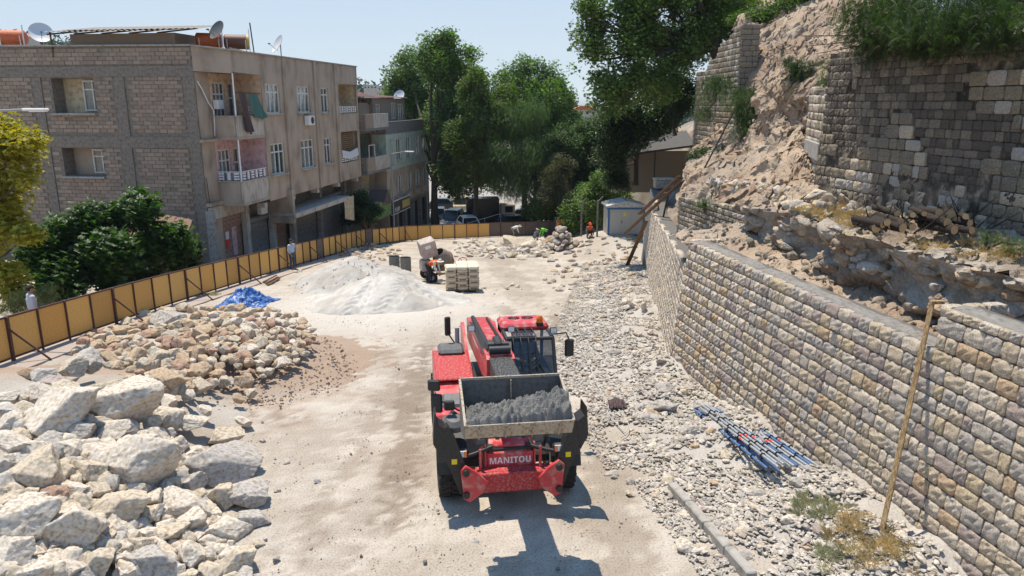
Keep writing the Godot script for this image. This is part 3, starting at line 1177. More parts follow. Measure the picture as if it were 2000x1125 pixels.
func build_old_walls():
	# upper wall, sooty plaster that has come off in places
	var u := Vector3(0.1743, 0, 0.9847)
	var nrm := Vector3(-0.9847, 0, 0.1743)
	var o := Vector3(12.515 - 0.177 * 21.3, 0, -21.3)
	var len := 17.5
	var t := thing("old_plastered_wall", "old high stone wall under sooty flaking plaster above the ledge", "wall")
	var P := func(s, y, d): return o + u * s + Vector3.UP * y + nrm * d
	var m := grid_mesh(130, 40, func(i, j):
		var s: float = len * (129 - i) / 129.0
		var y: float = 4.0 + 4.3 * j / 39.0 + (0.12 * blotch.get_noise_1d(s * 3) if j == 39 else 0.0)
		var p: Vector3 = P.call(s, y, 0.0)
		return p + nrm * (0.07 * blotch.get_noise_3dv(p * 1.7) + 0.035 * fine.get_noise_3dv(p * 1.6) + 0.12 * smoothstep(7.0, 4.0, y)), null, 0.3)
	part(t, "plaster", m, M.old_plaster)
	var mb := MB.new()
	wall_prism(mb, [[P.call(0.0, 3.6, -0.12), 8.15], [P.call(len, 3.6, -0.12), 8.15]], 0.6, -nrm)
	part(t, "wall_core", mb, M.old_plaster)
	var bare := func(s, y):
		var f: float = 21.3 - s * 0.985
		var n := 0.35 * blotch.get_noise_2d(s * 1.4, y * 1.4)
		return (f > 17.0 and y < 5.8 + n * 4) or (f < 15.3 and y < 6.2 + n * 4) or (f < 16.2 and y > 7.0 and y < 7.8 + n) or y < 4.8 + n or n > 0.13
	masonry(t, o + nrm * 0.1, u, nrm, len, func(_s): return 4.1, func(_s): return 8.0, 0.29, 0.33, 0.2, 180, OLD_TINTS, 71, 0.02, bare)
	masonry(t, o + nrm * 0.05, u, nrm, len, func(_s): return 4.1, func(_s): return 8.2, 0.19, 0.23, 0.2, 120, ["block_soot", "block_soot_grey", "block_soot", "block_soot_grey", "old_stone_grey"], 76, 0.012, func(s, y): return not bare.call(s, y))
	# its return, lit by the sun, that ends at the landslide
	u = Vector3(-0.2425, 0, 0.9701)
	nrm = Vector3(-0.9701, 0, -0.2425)
	o = Vector3(9.63, 0, -24.8)
	t = thing("old_wall_spur", "sunlit end of old stone wall standing beside the landslide", "wall")
	masonry(t, o, u, nrm, 3.6, func(_s): return 4.0, func(s): return 7.3 + 0.25 * sin(s * 2.0), 0.24, 0.27, 0.22, 240, ["block_white", "block_cream", "old_stone", "block_white", "block_grey"], 72, 0.025)
	mb = MB.new()
	wall_prism(mb, [[o - nrm * 0.07 + Vector3.UP * 3.5, 7.2], [o + u * 3.6 - nrm * 0.07 + Vector3.UP * 3.5, 7.4]], 0.6, -nrm)
	part(t, "wall_core", mb, M.mortar)
	mb = MB.new()
	mb.box(Vector3(3.0, 0.5, 0.1), o + u * 1.9 + nrm * 0.03 + Vector3.UP * 5.62, Basis(u, Vector3.UP, nrm), 0.02)
	part(t, "concrete_band", mb, M.concrete)
	# tall wall far up the slope
	u = Vector3(0, 0, 1)
	nrm = Vector3(-1, 0, 0)
	o = Vector3(9.8, 0, -41.0)
	t = thing("old_upper_wall", "tall old stone wall with creepers, left of the landslide", "wall")
	masonry(t, o, u, nrm, 7.6, func(_s): return 3.6, func(s): return 8.5 + 1.75 * smoothstep(0.5, 7.5, s) + 0.15 * sin(s * 3.0), 0.24, 0.3, 0.2, 300, ["old_stone_grey", "old_stone", "block_grey", "old_stone_grey"], 73, 0.025)
	mb = MB.new()
	var ps := []
	for k in 6:
		ps.append([o + u * (7.6 * k / 5.0) + Vector3(0.06, 3.0, 0), 8.45 + 1.75 * smoothstep(0.5, 7.5, 7.6 * k / 5.0)])
	wall_prism(mb, ps, 0.7, -nrm)
	part(t, "wall_core", mb, M.mortar)
	masonry(t, Vector3(9.8, 0, -33.37), Vector3(1, 0, 0), Vector3(0, 0, 1), 0.8, func(_s): return 3.6, func(_s): return 10.25, 0.24, 0.4, 0.15, 60, ["old_stone_grey", "old_stone"], 77, 0.025)
	# lower old wall: courses still standing at its far end, broken open nearer
	u = Vector3(0.1743, 0, 0.9847)
	nrm = Vector3(-0.9847, 0, 0.1743)
	o = qline(25.2, 2.5, 0.0)
	t = thing("broken_old_wall", "crumbling old wall torn open behind the new wall, loose stones showing", "wall")
	masonry(t, o, u, nrm, 5.6, func(_s): return 1.6, func(s): return 3.85 + 0.06 * s, 0.17, 0.22, 0.2, 280, OLD_TINTS, 74, 0.025)
	mb = MB.new()
	wall_prism(mb, [[o - nrm * 0.08 + Vector3.UP * 1.2, 3.75], [o + u * 5.6 - nrm * 0.08 + Vector3.UP * 1.2, 4.1]], 0.8, -nrm)
	part(t, "wall_core", mb, M.mortar)
	var face := func(s, y):
		var p: Vector3 = o + u * s + Vector3.UP * y
		var step := 0.22 * sin(y * 7.5 + blotch.get_noise_1d(s * 2.0) * 4.0)
		return p + nrm * (0.25 + step * 0.6 + 0.45 * blotch.get_noise_3dv(p * 1.4) + 0.2 * fine.get_noise_3dv(p * 1.4) + 0.22 * (y - 3.3))
	m = grid_mesh(170, 34, func(i, j): return face.call(5.4 + 15.0 * (169 - i) / 169.0, 2.5 + 1.85 * j / 33.0), debris_color, 0.6)
	part(t, "rubble_core", m, M.earth)
	var r := RandomNumberGenerator.new()
	r.seed = 75
	var kinds := ["rock_ledge", "rock_ledge_grey", "rock_grey", "rock_ledge", "rock_tan", "rock_brown", "rock_ledge_grey"]
	for k in 250:
		var s := 5.5 + 14.5 * pow(r.randf(), 0.9)
		var y := r.randf_range(2.7, 4.3)
		var w := r.randf_range(0.14, 0.42) * (1.0 if r.randf() < 0.85 else 1.5)
		var xf := Transform3D(Basis(u, Vector3.UP, nrm) * Basis(Vector3(r.randf_range(-1, 1), r.randf_range(-1, 1), r.randf_range(-1, 1)).normalized(), r.randf_range(0, 0.5)) * Basis.from_scale(Vector3(w * 1.25, w * r.randf_range(0.55, 0.8), w)), face.call(s, y) - nrm * w * 0.1)
		part(t, "stone", rocks_small[k % 8], M[kinds[r.randi() % kinds.size()]], xf)

# ---------------------------------------------------------------- buildings
# A wall in the local xy plane at depth z, outside towards +z, with rectangular openings [x0, y0, x1, y1] and reveals that reach back
func pierced(mb: MB, x0: float, y0: float, x1: float, y1: float, z: float, holes: Array, reveal := 0.22):
	var xs := [x0, x1]
	var ys := [y0, y1]
	for h in holes:
		for x in [h[0], h[2]]:
			if x > x0 and x < x1: xs.append(x)
		for y in [h[1], h[3]]:
			if y > y0 and y < y1: ys.append(y)
	xs.sort()
	ys.sort()
	for i in xs.size() - 1:
		for j in ys.size() - 1:
			if xs[i + 1] - xs[i] < 0.001 or ys[j + 1] - ys[j] < 0.001:
				continue
			var cx: float = (xs[i] + xs[i + 1]) * 0.5
			var cy: float = (ys[j] + ys[j + 1]) * 0.5
			var open := false
			for h in holes:
				if cx > h[0] and cx < h[2] and cy > h[1] and cy < h[3]:
					open = true
			if not open:
				mb.quad_out(Vector3(xs[i], ys[j], z), Vector3(xs[i + 1], ys[j], z), Vector3(xs[i + 1], ys[j + 1], z), Vector3(xs[i], ys[j + 1], z), Vector3(cx, cy, z - 1))
	for h in holes:
		var c := Vector3((h[0] + h[2]) * 0.5, (h[1] + h[3]) * 0.5, z)
		var p := [Vector3(h[0], h[1], z), Vector3(h[2], h[1], z), Vector3(h[2], h[3], z), Vector3(h[0], h[3], z)]
		var d := Vector3(0, 0, -reveal)
		for k in 4:
			var a: Vector3 = p[k]
			var b: Vector3 = p[(k + 1) % 4]
			mb.quad_out(a, b, b + d, a + d, (a + b) - c)

# window > frame bars, panes, curtain, sill; local: x0..x1, y0..y1 on the plane z
func window(b: Node3D, x0: float, y0: float, x1: float, y1: float, z: float, cols: int, transom := 0.3, curtain := 0.7, sill := true, turn := Transform3D.IDENTITY):
	var w := x1 - x0
	var h := y1 - y0
	var mb := MB.new()
	var t := 0.085
	mb.box(Vector3(w, t, 0.06), Vector3((x0 + x1) / 2, y0 + t / 2, z - 0.1))
	mb.box(Vector3(w, t, 0.06), Vector3((x0 + x1) / 2, y1 - t / 2, z - 0.1))
	for k in cols + 1:
		var x := lerpf(x0 + t / 2, x1 - t / 2, float(k) / cols)
		mb.box(Vector3(t, h - 2 * t, 0.055), Vector3(x, (y0 + y1) / 2, z - 0.1))
	if transom > 0:
		mb.box(Vector3(w - 2 * t, t, 0.045), Vector3((x0 + x1) / 2, y1 - h * transom, z - 0.1))
	var win := part(b, "window", mb, M.white_frame, turn)
	mb = MB.new()
	mb.box(Vector3(w - 0.02, h - 0.02, 0.006), Vector3((x0 + x1) / 2, (y0 + y1) / 2, z - 0.12))
	part(win, "pane", mb, M.glass)
	if curtain > 0:
		mb = MB.new()
		var side := rng.randi() % 2
		var cx0 := x0 + 0.03 if side else x1 - 0.03 - (w - 0.06) * curtain
		var n := 20
		for k in n:
			var a := cx0 + (w - 0.06) * curtain * k / n
			var c := cx0 + (w - 0.06) * curtain * (k + 1) / n
			var za := z - 0.26 + 0.03 * sin(k * 1.9)
			var zc := z - 0.26 + 0.03 * sin((k + 1) * 1.9)
			mb.quad_out(Vector3(a, y0 + 0.02, za), Vector3(c, y0 + 0.02, zc), Vector3(c, y1 - 0.02, zc), Vector3(a, y1 - 0.02, za), Vector3((a + c) / 2, (y0 + y1) / 2, z - 2))
		part(win, "curtain", mb, M.curtain)
	if sill:
		mb = MB.new()
		mb.box(Vector3(w + 0.3, 0.06, 0.24), Vector3((x0 + x1) / 2, y0 - 0.032, z + 0.05), Basis.IDENTITY, 0.01)
		part(win, "sill", mb, M.render_pale)

func simple(b: Node, called: String, mat: Material, size: Vector3, where: Vector3, bevel := 0.0, turn := Basis.IDENTITY) -> MeshInstance3D:
	var mb := MB.new()
	mb.box(size, where, turn, bevel)
	return part(b, called, mb, mat)

func lattice(b: Node3D, x0: float, x1: float, y: float, z: float, side := false) -> void:      # white concrete railing of upright and lying bars
	var mb := MB.new()
	var n := int((x1 - x0) / 0.42)
	for k in n:
		var x := lerpf(x0, x1, (k + 0.5) / n)
		if k % 2:
			mb.box(Vector3(0.15, 0.42, 0.06), Vector3(x, y + 0.27, z))
		else:
			for r in 3:
				mb.box(Vector3(0.3, 0.09, 0.06), Vector3(x, y + 0.12 + 0.15 * r, z))
	mb.box(Vector3(x1 - x0, 0.04, 0.06), Vector3((x0 + x1) / 2, y + 0.52, z))
	var p := part(b, "railing", mb, M.white_paint)
	if side:
		p.transform = Transform3D(Basis(Vector3.UP, PI / 2), Vector3.ZERO)

func build_main_building():
	var yaw := atan2(0.988, 0.1527) # turns local x along the street
	var b := thing("brick_apartment_building", "three-storey brown apartment block with bare block side wall and pink balcony", "building", Vector3(-15.74, 0, -38), 0.0)
	b.basis = Basis(Vector3(0.1527, 0, -0.9883), Vector3.UP, Vector3(0.9883, 0, 0.1527))
	var holes := [[7.5, 6.36, 9.35, 8.1], [11.84, 6.36, 13.8, 8.06], [15.75, 6.3, 17.0, 8.02], [7.6, 2.7, 9.46, 4.58], [11.9, 2.7, 13.95, 4.6], [15.8, 2.74, 16.98, 4.56], [19.0, 6.2, 22.7, 8.35], [19.0, 2.55, 22.5, 4.85]]
	# street front
	var mb := MB.new()
	pierced(mb, 7.05, 1.2, 23.0, 9.72, 0.0, holes)
	mb.quad_out(Vector3(23, -5, 0), Vector3(23, 9.72, 0), Vector3(23, 9.72, -9), Vector3(23, -5, -9), Vector3(20, 3, -4))
	mb.quad_out(Vector3(7.05, 1.2, 0), Vector3(23, 1.2, 0), Vector3(23, 1.2, -1.6), Vector3(7.05, 1.2, -1.6), Vector3(12, 3, 0))
	part(b, "street_wall", mb, M.render)
	# parapet band that steps out round the balconies
	mb = MB.new()
	var ring := [Vector3(2.6, 0, -1.5), Vector3(3.9, 0, -0.05), Vector3(7.06, 0, -0.012)]
	for k in 2:
		mb.quad_out(ring[k] + Vector3(0, 8.62, 0), ring[k + 1] + Vector3(0, 8.55, 0), ring[k + 1] + Vector3(0, 9.72, 0), ring[k] + Vector3(0, 9.9, 0), Vector3(6, 9, -4))
	mb.quad_out(Vector3(2.6, 8.6, -1.5), Vector3(3.9, 8.55, -0.05), Vector3(7.06, 8.55, -0.05), Vector3(7.06, 8.6, -1.5), Vector3(5, 9.5, -1))
	part(b, "parapet_band", mb, M.render)
	mb = MB.new()
	mb.quad_up(Vector3(2.62, 9.3, -1.5), Vector3(22.98, 9.3, -0.1), Vector3(22.98, 9.3, -17), Vector3(2.62, 9.3, -17))
	for e in [[Vector3(7.0, 9.75, -0.06), Vector3(23, 9.75, -0.06)], [Vector3(2.62, 9.92, -1.5), Vector3(3.9, 9.75, -0.06)], [Vector3(3.9, 9.75, -0.06), Vector3(7.0, 9.75, -0.06)], [Vector3(2.66, 9.93, -1.5), Vector3(2.66, 10.02, -17)]]:
		mb.beam(e[0], e[1], 0.3, 0.08, 0.01)
	mb.quad_out(Vector3(7, 9.3, -0.25), Vector3(23, 9.3, -0.25), Vector3(23, 9.72, -0.25), Vector3(7, 9.72, -0.25), Vector3(12, 9.5, 0))
	part(b, "flat_roof", mb, M.concrete)
	for x in [10.1, 14.75, 18.4]:
		simple(b, "pilaster", M.render, Vector3(0.42, 8.5, 0.12), Vector3(x, 5.45, 0.055), 0.015)
	mb = MB.new()
	mb.box(Vector3(20.2, 15, 0.3), Vector3(12.8, 1.8, -5.4))
	mb.box(Vector3(0.2, 15, 3.7), Vector3(22.85, 1.8, -3.5))
	for y in [1.1, 4.95, 8.65]:
		mb.box(Vector3(20.1, 0.25, 3.6), Vector3(12.8, y, -3.42))
	for x in [7.3, 10.6, 14.75, 18.6]:
		mb.box(Vector3(0.15, 7.3, 3.6), Vector3(x, 4.9, -3.42))
	part(b, "room_walls", mb, M.room_wall)
	for i in 6:
		var h = holes[i]
		window(b, h[0], h[1], h[2], h[3], 0.0, [3, 3, 2][i % 3], 0.28, [0.75, 0.9, 0.4, 0.6, 0.95, 0.5][i])
	# loggias at the far end
	for k in 2:
		var h = holes[6 + k]
		mb = MB.new()
		var m = M.cream_wall if k == 0 else M.render
		mb.quad_up(Vector3(h[0], h[1], -1.3), Vector3(h[2], h[1], -1.3), Vector3(h[2], h[3], -1.3), Vector3(h[0], h[3], -1.3), Vector3(0, 0, 1))
		for x in [h[0], h[2]]:
			mb.quad_out(Vector3(x, h[1], 0), Vector3(x, h[1], -1.3), Vector3(x, h[3], -1.3), Vector3(x, h[3], 0), Vector3(x * 2 - (h[0] + h[2]) / 2, h[1], 0))
		for y in [h[1], h[3]]:
			mb.quad_out(Vector3(h[0], y, 0), Vector3(h[2], y, 0), Vector3(h[2], y, -1.3), Vector3(h[0], y, -1.3), Vector3(h[0], y * 2 - (h[1] + h[3]) / 2, 0))
		part(b, "loggia", mb, m)
		lattice(b, h[0] + 0.05, h[2] - 0.05, h[1], -0.04)
	mb = MB.new()          # screen of thin slats in the lower loggia
	for k in 9:
		mb.box(Vector3(3.3, 0.05, 0.03), Vector3(20.75, 3.45 + k * 0.155, -0.3))
	for k in 9:
		mb.box(Vector3(0.05, 1.4, 0.03), Vector3(19.3 + k * 0.37, 4.1, -0.335))
	part(b, "slat_screen", mb, M.pallet_wood)
	mb = MB.new()
	for k in 12:
		var x := 19.1 + k * 0.28
		mb.quad_up(Vector3(x, 2.75 + 0.4 * absf(k - 6) / 12.0, 0.05), Vector3(x + 0.28, 2.75 + 0.4 * absf(k - 5) / 12.0, 0.05), Vector3(x + 0.28, 3.3 + 0.3 * absf(k - 5) / 8.0, -0.02), Vector3(x, 3.3 + 0.3 * absf(k - 6) / 8.0, -0.02), Vector3(0, 0, 1))
	part(b, "hung_sheet", mb, M.cloth_white)
	# corner bay: set-back strip and the two projecting balconies
	mb = MB.new()
	mb.quad_out(Vector3(2.6, -2.2, -1.5), Vector3(4.02, -2.2, -1.5), Vector3(4.02, 8.6, -1.5), Vector3(2.6, 8.6, -1.5), Vector3(3.3, 3, -3))
	part(b, "corner_strip", mb, M.render)
	for k in 2:
		var y0: float = [5.0, 1.32][k]
		var y1: float = [6.25, 2.65][k]
		var yt: float = [8.57, 5.0][k]
		var wm = [M.peach_wall, M.pink_wall][k]
		mb = MB.new()
		mb.box(Vector3(3.05, y1 - y0 - 0.15, 0.14), Vector3(5.53, (y0 + y1) / 2 + 0.07, -0.08), Basis.IDENTITY, 0.01)
		part(b, "balcony_front", mb, M.render_pale)
		mb = MB.new()
		mb.box(Vector3(0.14, y1 - y0 - 0.15, 1.4), Vector3(4.0, (y0 + y1) / 2 + 0.07, -0.86), Basis.IDENTITY, 0.01)
		part(b, "balcony_side", mb, M.render)
		mb = MB.new()
		mb.box(Vector3(3.2, 0.15, 1.62), Vector3(5.5, y0 + 0.076, -0.8))
		part(b, "balcony_slab", mb, M.render)
		simple(b, "balcony_ledge", M.render_pale, Vector3(3.3, 0.05, 0.22), Vector3(5.5, y1 + 0.026, -0.06), 0.01)
		simple(b, "balcony_ledge", M.render_pale, Vector3(0.22, 0.05, 1.4), Vector3(3.98, y1 + 0.024, -0.87), 0.01)
		mb = MB.new()
		var dh := [[4.3, y0 + 0.95, 5.6, y0 + 3.1], [5.95, y0 + 0.3, 6.65, y0 + 3.1]]
		pierced(mb, 4.02, y0 + 0.15, 7.05, yt, -1.5, dh, 0.18)
		mb.quad_out(Vector3(7.045, y0, -1.5), Vector3(7.045, y0, -0.02), Vector3(7.045, yt, -0.02), Vector3(7.045, yt, -1.5), Vector3(9, 4, -1))
		part(b, "balcony_wall", mb, wm)
		for h in dh:
			window(b, h[0], h[1], h[2], h[3], -1.5, 3 if h[0] < 5 else 1, 0.3, 0.85, false)
		mb = MB.new()
		mb.tube([Vector3(4.02, y1, -0.09), Vector3(4.02, yt, -0.09)], 0.045, 8)
		part(b, "balcony_post", mb, M.white_paint)
		if k == 1:
			lattice(b, 4.1, 7.0, y1 + 0.05, -0.08)
			lattice(b, 0.12, 1.5, y1 + 0.05, 4.0, true)
		else:
			lattice(b, 5.3, 7.0, y1 + 0.05, -0.08)
	simple(b, "balcony_canopy_edge", M.render, Vector3(1.45, 0.16, 0.3), Vector3(3.28, 4.98, -1.38), 0.02)
	simple(b, "balcony_canopy_edge", M.render, Vector3(1.45, 0.2, 0.3), Vector3(3.28, 1.5, -1.38), 0.02)
	# bare block side wall with concrete frame; local: turned so that x runs towards the corner
	var side := Transform3D(Basis(Vector3(0, 0, 1), Vector3.UP, Vector3(-1, 0, 0)), Vector3(2.6, 0, -1.5))   # local x = -w
	var sh := [[-8.5, 6.45, -5.95, 8.3], [-8.45, 3.0, -5.9, 4.55]]
	mb = MB.new()
	mb.xf = side
	pierced(mb, -17.0, -2.0, 0.0, 9.95, -0.05, sh, 0.9)
	part(b, "side_wall", mb, M.frame_concrete)
	for h in sh:
		mb = MB.new()
		mb.xf = side
		mb.quad_up(Vector3(h[0], h[1], -0.95), Vector3(h[2], h[1], -0.95), Vector3(h[2], h[3], -0.95), Vector3(h[0], h[3], -0.95), Vector3(0, 0, 1))
		part(b, "recess_back", mb, M.cream_wall if h[1] > 5 else M.render)
		window(b, h[0] + 1.25, h[1] + 0.1, h[2] - 0.1, h[3] - 0.1, -0.75, 2, 0.3, 0.6, false, side)
		mb = MB.new()
		mb.xf = side
		mb.box(Vector3(h[2] - h[0] + 0.1, 0.1, 0.35), Vector3((h[0] + h[2]) / 2, h[1] - 0.06, 0.05))
		part(b, "recess_sill", mb, M.concrete)
	var frame := []
	for y in [[8.35, 8.9], [4.6, 5.2]]:
		frame.append([-17.0, y[0], 0.0, y[1]])
	for x in [[-4.75, -4.1], [-0.62, 0.0], [-9.6, -9.1], [-14.2, -13.6]]:
		frame.append([x[0], -2.0, x[1], 8.34])
	for f in frame:
		mb = MB.new()
		mb.xf = side
		mb.box(Vector3(f[2] - f[0], f[3] - f[1] - 0.004, 0.09), Vector3((f[0] + f[2]) / 2, (f[1] + f[3]) / 2, -0.03 if f[2] - f[0] > 5 else -0.028))
		part(b, "concrete_beam" if f[2] - f[0] > 5 else "concrete_column", mb, M.frame_concrete)
	var r := RandomNumberGenerator.new()
	r.seed = 81
	var bm := []
	for k in 6:
		var q := MB.new()
		q.box(Vector3(0.432, 0.196, 0.06 + 0.008 * k), Vector3(0.004 * k, 0.002 * (k % 3), 0), Basis(Vector3(0, 0, 1), 0.012 * (k - 2.5)) * Basis(Vector3(0, 1, 0), 0.012 * (k % 3 - 1)), 0.012)
		bm.append(q.commit())
	var sts := {}
	var singles := 0
	var y := 9.72
	var row := 0
	while y > -1.5:
		var x := -0.32 - 0.22 * (row % 2)
		while x > -13.0:
			var bad := false
			for f in frame + sh:
				if x + 0.2 > f[0] and x - 0.2 < f[2] and y + 0.09 > f[1] and y - 0.09 < f[3]:
					bad = true
			if not bad and r.randf() > 0.012:
				var xf := side * Transform3D(Basis.IDENTITY, Vector3(x + r.randf_range(-0.01, 0.01), y, -0.045 + r.randf_range(-0.012, 0.012)))
				var mt := "brick%d" % (r.randi() % 4)
				if singles < 300 and y > 1.6 and x > -9.5:
					part(b, "brick", bm[r.randi() % 6], M[mt], xf)
					singles += 1
				else:
					if not sts.has(mt): sts[mt] = SurfaceTool.new()
					sts[mt].append_from(bm[r.randi() % 6], 0, xf)
			x -= 0.448
		y -= 0.211
		row += 1
	join(b, "brickwork", sts)
	# shops on the ground floor
	var z := -1.55
	mb = MB.new()
	mb.quad_up(Vector3(2.6, -6, z - 0.6), Vector3(23, -6, z - 0.6), Vector3(23, 1.2, z - 0.6), Vector3(2.6, 1.2, z - 0.6), Vector3(0, 0, 1))
	part(b, "shop_back", mb, M.room_wall)
	simple(b, "shop_lintel", M.render_pale, Vector3(4.3, 0.7, 0.2), Vector3(4.8, 1.0, z + 0.1), 0.01)
	simple(b, "shop_sign_board", M.shop_paint, Vector3(3.4, 0.62, 0.1), Vector3(4.75, 0.28, z - 0.1))
	simple(b, "shop_front", M.shop_paint, Vector3(3.4, 2.4, 0.08), Vector3(4.75, -1.25, z - 0.2))
	var door := simple(b, "grey_door", M.car_grey, Vector3(1.0, 2.0, 0.05), Vector3(3.75, -1.2, z - 0.12))
	mb = MB.new()
	for k in 24:          # round no-parking mark painted on the door
		var a0 := TAU * k / 24
		var a1 := TAU * (k + 1) / 24
		mb.beam(Vector3(3.75 + 0.38 * cos(a0), -0.95 + 0.5 * sin(a0), z - 0.088), Vector3(3.75 + 0.38 * cos(a1), -0.95 + 0.5 * sin(a1), z - 0.088), 0.004, 0.06, 0.0, Vector3(0, 0, 1))
	mb.beam(Vector3(3.48, -0.6, z - 0.088), Vector3(4.02, -1.3, z - 0.088), 0.004, 0.06, 0.0, Vector3(0, 0, 1))
	mb.box(Vector3(0.06, 0.5, 0.004), Vector3(3.68, -0.97, z - 0.086))
	mb.box(Vector3(0.2, 0.05, 0.004), Vector3(3.76, -0.73, z - 0.086))
	mb.box(Vector3(0.2, 0.05, 0.004), Vector3(3.76, -0.93, z - 0.086))
	mb.box(Vector3(0.05, 0.2, 0.004), Vector3(3.86, -0.83, z - 0.086))
	part(door, "no_parking_mark", mb, M.mark_red)
	simple(b, "notice", M.white_paint, Vector3(0.35, 0.45, 0.02), Vector3(4.75, -0.55, z - 0.14))
	simple(b, "notice", M.mark_red, Vector3(0.35, 0.5, 0.02), Vector3(4.75, -1.05, z - 0.14))
	simple(b, "pink_panel", M.pink_wall, Vector3(0.5, 1.7, 0.03), Vector3(5.5, -1.0, z - 0.13))
	var cols := [2.75, 6.55, 9.9, 12.9, 17.6, 22.6]
	for x in cols:
		simple(b, "shop_pier", M.render_pale if x > 2.8 and x < 13 else M.concrete, Vector3(0.4, 7.0, 0.35), Vector3(x, -2.3, z + 0.12), 0.01)
	for k in range(1, 5):
		var x0: float = cols[k] + 0.22
		var x1: float = cols[k + 1] - 0.22
		mb = MB.new()
		if k == 2:
			mb.box(Vector3(x1 - x0, 5.4, 0.08), Vector3((x0 + x1) / 2, -3.0, z - 0.3))
			part(b, "shop_door", mb, M.shop_paint)
			continue
		var n := 26
		for q in n:          # roller shutter slats
			mb.box(Vector3(x1 - x0, 0.2, 0.04), Vector3((x0 + x1) / 2, -0.35 - q * 0.205, z - 0.12), Basis(Vector3.RIGHT, 0.16))
		part(b, "roller_shutter", mb, M.shutter)
		mb = MB.new()
		mb.tube([Vector3(x0, -0.1, z - 0.05), Vector3(x1, -0.1, z - 0.05)], 0.2, 12)
		part(b, "shutter_box", mb, M.shutter)
	simple(b, "canopy_slab", M.concrete, Vector3(9.6, 0.18, 1.9), Vector3(14.2, 0.02, -0.6), 0.02)
	simple(b, "canopy_edge", M.render_pale, Vector3(9.6, 0.3, 0.12), Vector3(14.2, -0.05, 0.41), 0.01)
	simple(b, "canopy_wall", M.render, Vector3(0.3, 2.2, 1.7), Vector3(9.6, 0.55, -0.55), 0.01)
	simple(b, "air_conditioner", M.white_paint, Vector3(0.8, 0.55, 0.3), Vector3(8.3, 0.5, z + 0.35), 0.02)
	for k in 5:
		simple(b, "beam_end", M.render_pale, Vector3(0.35, 0.3, 0.5), Vector3(6.6 + k * 3.9, 1.02, -0.3), 0.01)
	mb = MB.new()          # torn banner
	mb.quad_up(Vector3(17.9, -1.5, 0.42), Vector3(19.6, -1.9, 0.5), Vector3(19.8, 0.05, 0.47), Vector3(17.8, 0.0, 0.47), Vector3(0, 0, 1))
	part(b, "torn_banner", mb, M.cream_wall)
	# small things on the front
	var ac := simple(b, "outdoor_unit", M.white_paint, Vector3(0.95, 0.62, 0.32), Vector3(13.1, 5.85, 0.2), 0.02)
	mb = MB.new()
	mb.lathe([Vector2(0.0, 0.0), Vector2(0.23, 0.0), Vector2(0.23, 0.02), Vector2(0.0, 0.02)], 18, Transform3D(Basis(Vector3.RIGHT, PI / 2), Vector3(13.2, 5.85, 0.36)))
	part(ac, "fan_grille", mb, M.black_plastic)
	simple(b, "outdoor_unit", M.white_paint, Vector3(0.6, 0.5, 0.3), Vector3(4.45, 6.9, -1.3), 0.02)
	mb = MB.new()
	mb.tube([Vector3(2.75, 8.1, -1.42), Vector3(3.1, 7.7, -1.4), Vector3(3.5, 7.0, -1.35), Vector3(3.9, 6.6, -1.3), Vector3(3.95, 5.2, -1.4)], 0.035, 6)
	part(b, "drain_hose", mb, M.white_paint)
	mb = MB.new()
	mb.beam(Vector3(4.05, 7.55, -0.06), Vector3(6.9, 7.5, -0.06), 0.06, 0.06)
	part(b, "clothes_pole", mb, M.old_plank)
	var cloths := [[4.35, 5.15, 7.5, 5.35, "cloth_brown"], [5.3, 6.5, 7.45, 6.1, "cloth_green"]]
	for cset in cloths:
		var x0: float = cset[0]
		var x1: float = cset[1]
		var yt: float = cset[2]
		var yb: float = cset[3]
		var shift := 0.5 if cset[4] == "cloth_green" else 0.1
		var m := grid_mesh(14, 12, func(i, j):
			var u: float = i / 13.0
			var w: float = 1.0 - j / 11.0
			return Vector3(lerpf(x0, x1, u) + shift * w * u + 0.1 * w, lerpf(yt, yb, w) + 0.1 * w * sin(u * 7.0), 0.02 + 0.1 * sin(u * 11.0 + w * 2.0) * (0.3 + w) + 0.16 * w), null)
		part(b, "hanging_cloth", m, M[cset[4]])
	# crack lines and cables are thin: one cable down the corner
	mb = MB.new()
	mb.tube([Vector3(2.72, 3.0, -1.43), Vector3(2.74, 2.0, -1.4), Vector3(2.9, 0.2, -1.4)], 0.02, 5)
	part(b, "cable", mb, M.cable_black)
	# roof hut of blocks under a corrugated sheet roof
	var hut := thing("roof_hut", "low block hut with rusty corrugated sheet roof on the brown apartment block", "hut", Vector3.ZERO)
	hut.transform = b.transform * side
	mb = MB.new()
	mb.box(Vector3(6.2, 1.35, 3.0), Vector3(-4.4, 9.95, -2.2))
	part(hut, "block_wall", mb, M.brick3)
	for k in 2:
		var m := grid_mesh(90, 8, func(i, j):
			var x: float = (-8.3 + 7.2 * i / 89.0) if k == 0 else (-8.0 + 7.8 * i / 89.0)
			var d: float = j / 7.0
			return Vector3(x + (0.7 * (1 - d) if k == 1 else 0.0), 10.66 + 0.52 * d + 0.02 * sin(i * 1.6) + 0.09 * k, 0.35 - 3.9 * d - 0.25 * k))
		part(hut, "corrugated_roof", m, M.sheet_metal)
	for k in 5:
		mb = MB.new()
		mb.beam(Vector3(-8.0 + k * 1.6, 10.53, 0.35), Vector3(-8.0 + k * 1.6, 11.1, -3.5), 0.06, 0.08)
		part(hut, "roof_batten", mb, M.old_plank)
	mb = MB.new()
	mb.tube([Vector3(-8.1, 9.4, 0.0), Vector3(-8.1, 10.7, 0.0)], 0.05, 6)
	part(hut, "post", mb, M.old_plank)
	# water tanks and dishes on the roof
	var bt := b.transform
	water_tank(bt * Vector3(4.6, 10.3, -1.6), 0.35, "tank_orange", "faded red water tank lying on the roof behind a small dish")
	water_tank(bt * Vector3(6.3, 10.35, -0.9), 0.3, "tank_brown", "brown water tank with a yellow end lying on the roof")
